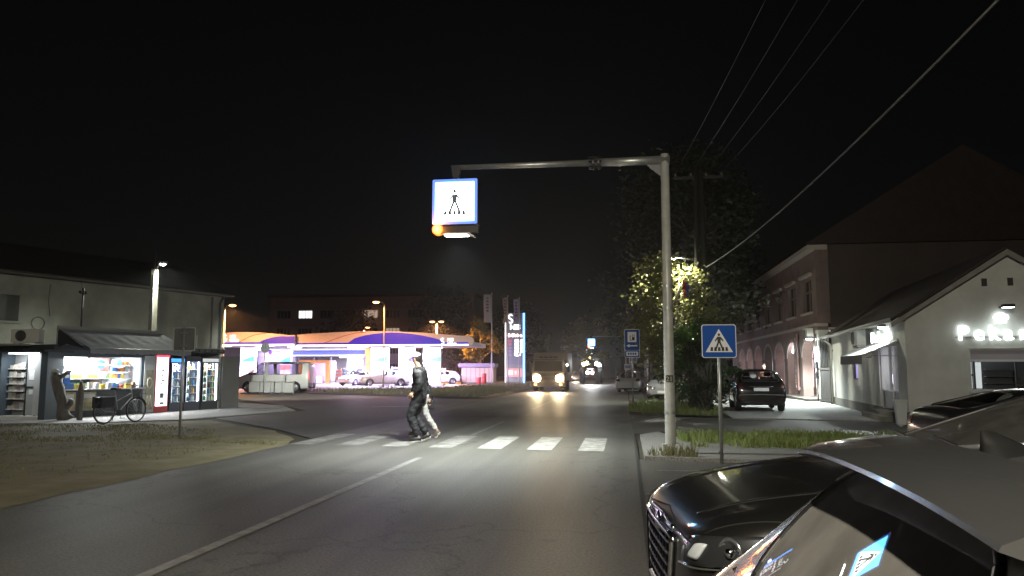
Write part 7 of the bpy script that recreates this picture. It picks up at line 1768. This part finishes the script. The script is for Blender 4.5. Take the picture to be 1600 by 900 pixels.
    if cap:
        m_ = MB(); c=h1+Vector((-r(.006),0,r(.045))); m_.lathe([(r(.112),r(0.0)),(r(.112),r(.03)),(r(.10),r(.07)),(r(.06),r(.098)),(0.0,r(.106))],18,Matrix.Translation(c) @ Matrix.Scale(0.86,4,(0,1,0))); cp=m_.build('cap', cap, t, True)
        m_ = MB(); m_.prism([(r(.06),-r(.075)),(r(.15),-r(.06)),(r(.185),0),(r(.15),r(.06)),(r(.06),r(.075))],-r(.006),r(.006),'z'); m_.v=[tuple(Vector(p)+c+Vector((0,0,r(.005)))) for p in m_.v]; m_.build('cap_peak', cap, cp)
    if bag: bag(t,P,r)
    return t
DJ = mat('dark_jacket',(0.006,0.006,0.007),0.7,var=0.3,scale=8); SHL = mat('shoulder_highlight_grey',(0.10,0.095,0.10),0.7); BT = mat('black_trousers',(0.008,0.008,0.010),0.75); WTR = mat('white_trousers',(0.36,0.34,0.32),0.75,var=0.08,scale=10); CAPM = mat('pale_cap',(0.5,0.46,0.47),0.7); SHOE = mat('black_shoe',(0.015,0.015,0.015),0.5); SOLE = mat('white_sole',(0.6,0.6,0.58),0.6); HAIR = mat('dark_hair',(0.02,0.015,0.012),0.6)
base = {'pel':(0,0,.98),'wai':(.01,0,1.14),'che':(.0,0,1.36),'nb':(.01,0,1.50),'nt':(.035,0,1.56),'h0':(.06,0,1.61),'h1':(.065,0,1.69),'h2':(.055,0,1.755),'shoL':(0,.20,1.43),'shoR':(0,-.20,1.43)}
# walking man, hands in pockets, weight on the leading leg
J = dict(base); J.update({'nt':(.05,0,1.555),'h0':(.085,0,1.60),'h1':(.10,0,1.675),'h2':(.09,0,1.745),
 'hipL':(.01,.095,.93),'kneL':(.17,.09,.52),'ankL':(-.02,.085,.09),'toeL':(.13,.095,.05),
 'hipR':(.0,-.095,.93),'kneR':(.10,-.09,.50),'ankR':(-.16,-.085,.14),'toeR':(-.03,-.09,.045),
 'elbL':(-.07,.26,1.16),'wriL':(.10,.23,.98),'elbR':(-.07,-.26,1.16),'wriR':(.10,-.23,.98)})
person('man in dark jacket and pale cap walking left on the crosswalk',(-4.42,16.30,0.004),R(184),1.90,J,{'mat':DJ,'grow':.034,'hem':.20,'shoulder_light':SHL},{'mat':BT,'w':1.18},{'mat':SHOE,'sole':SOLE},hair={'mat':HAIR},cap=CAPM)
# woman behind him in white trousers, pushing off the back foot
J = dict(base); J.update({'hipL':(.02,.09,.93),'kneL':(.20,.085,.55),'ankL':(.10,.08,.16),'toeL':(.24,.085,.10),
 'hipR':(-.01,-.09,.93),'kneR':(-.12,-.085,.53),'ankR':(-.40,-.08,.17),'toeR':(-.36,-.085,.055),
 'elbL':(.02,.25,1.15),'wriL':(.14,.20,1.0),'elbR':(-.12,-.26,1.16),'wriR':(-.14,-.25,.93)})
def wbag(t,P,r):
    m_ = MB(); m_.box(-r(.26),-r(.02),-r(.34),-r(.22),r(.68),r(.92)); b = m_.build('shoulder_bag', mat('black_bag',(0.012,0.012,0.012),0.5), t, bevel=r(.03))
    m_ = MB(); m_.tube([(-r(.22),-r(.28),r(.92)),(-r(.08),-r(.22),r(1.46)),(-r(.05),-r(.28),r(.92))],r(.01),6); m_.build('bag_strap', MATS['black_bag'], b, True)
person('woman in white trousers walking behind the man on the crosswalk',(-4.62,17.2,0.004),R(180),1.66,J,{'mat':mat('woman_jacket',(0.02,0.02,0.022),0.7),'grow':.012,'hem':.14},{'mat':WTR,'w':0.95},{'mat':mat('brown_shoe',(0.12,0.08,0.06),0.5),'sole':SOLE},hair={'mat':HAIR,'long':True},bag=wbag)
# someone standing behind the estate car
J = dict(base); J.update({'hipL':(0,.095,.93),'kneL':(.02,.10,.50),'ankL':(0,.10,.08),'toeL':(.15,.11,.045),'hipR':(0,-.095,.93),'kneR':(.02,-.10,.50),'ankR':(0,-.10,.08),'toeR':(.15,-.11,.045),
 'elbL':(.0,.27,1.15),'wriL':(.12,.22,.93),'elbR':(.0,-.27,1.15),'wriR':(.12,-.22,.93)})
person('person in red top standing behind the dark estate car',(6.9,40.5,0.03),R(250),1.78,J,{'mat':mat('red_top',(0.10,0.03,0.025),0.7),'grow':.01,'hem':.10},{'mat':BT,'w':1.0},{'mat':SHOE,'sole':SOLE},hair={'mat':HAIR})
# ================================================================== thin haze volume added to stand in for lens glow round the lamps
hz_m = bpy.data.materials.new('haze'); hz_m.use_nodes = True
hz_n = hz_m.node_tree; hz_n.nodes.clear()
hz_o = hz_n.nodes.new('ShaderNodeOutputMaterial'); hz_v = hz_n.nodes.new('ShaderNodeVolumePrincipled')
hz_v.inputs['Color'].default_value = (0.92,0.93,0.96,1); hz_v.inputs['Density'].default_value = 0.0007; hz_v.inputs['Anisotropy'].default_value = 0.75
hz_n.links.new(hz_v.outputs[0], hz_o.inputs['Volume'])
m = MB(); m.box(-405,405,-65,505,-1.05,20)
hz = m.build('haze', hz_m); tag(hz, 'thin haze added for lens glow round the street lamps', 'haze', kind='stuff')
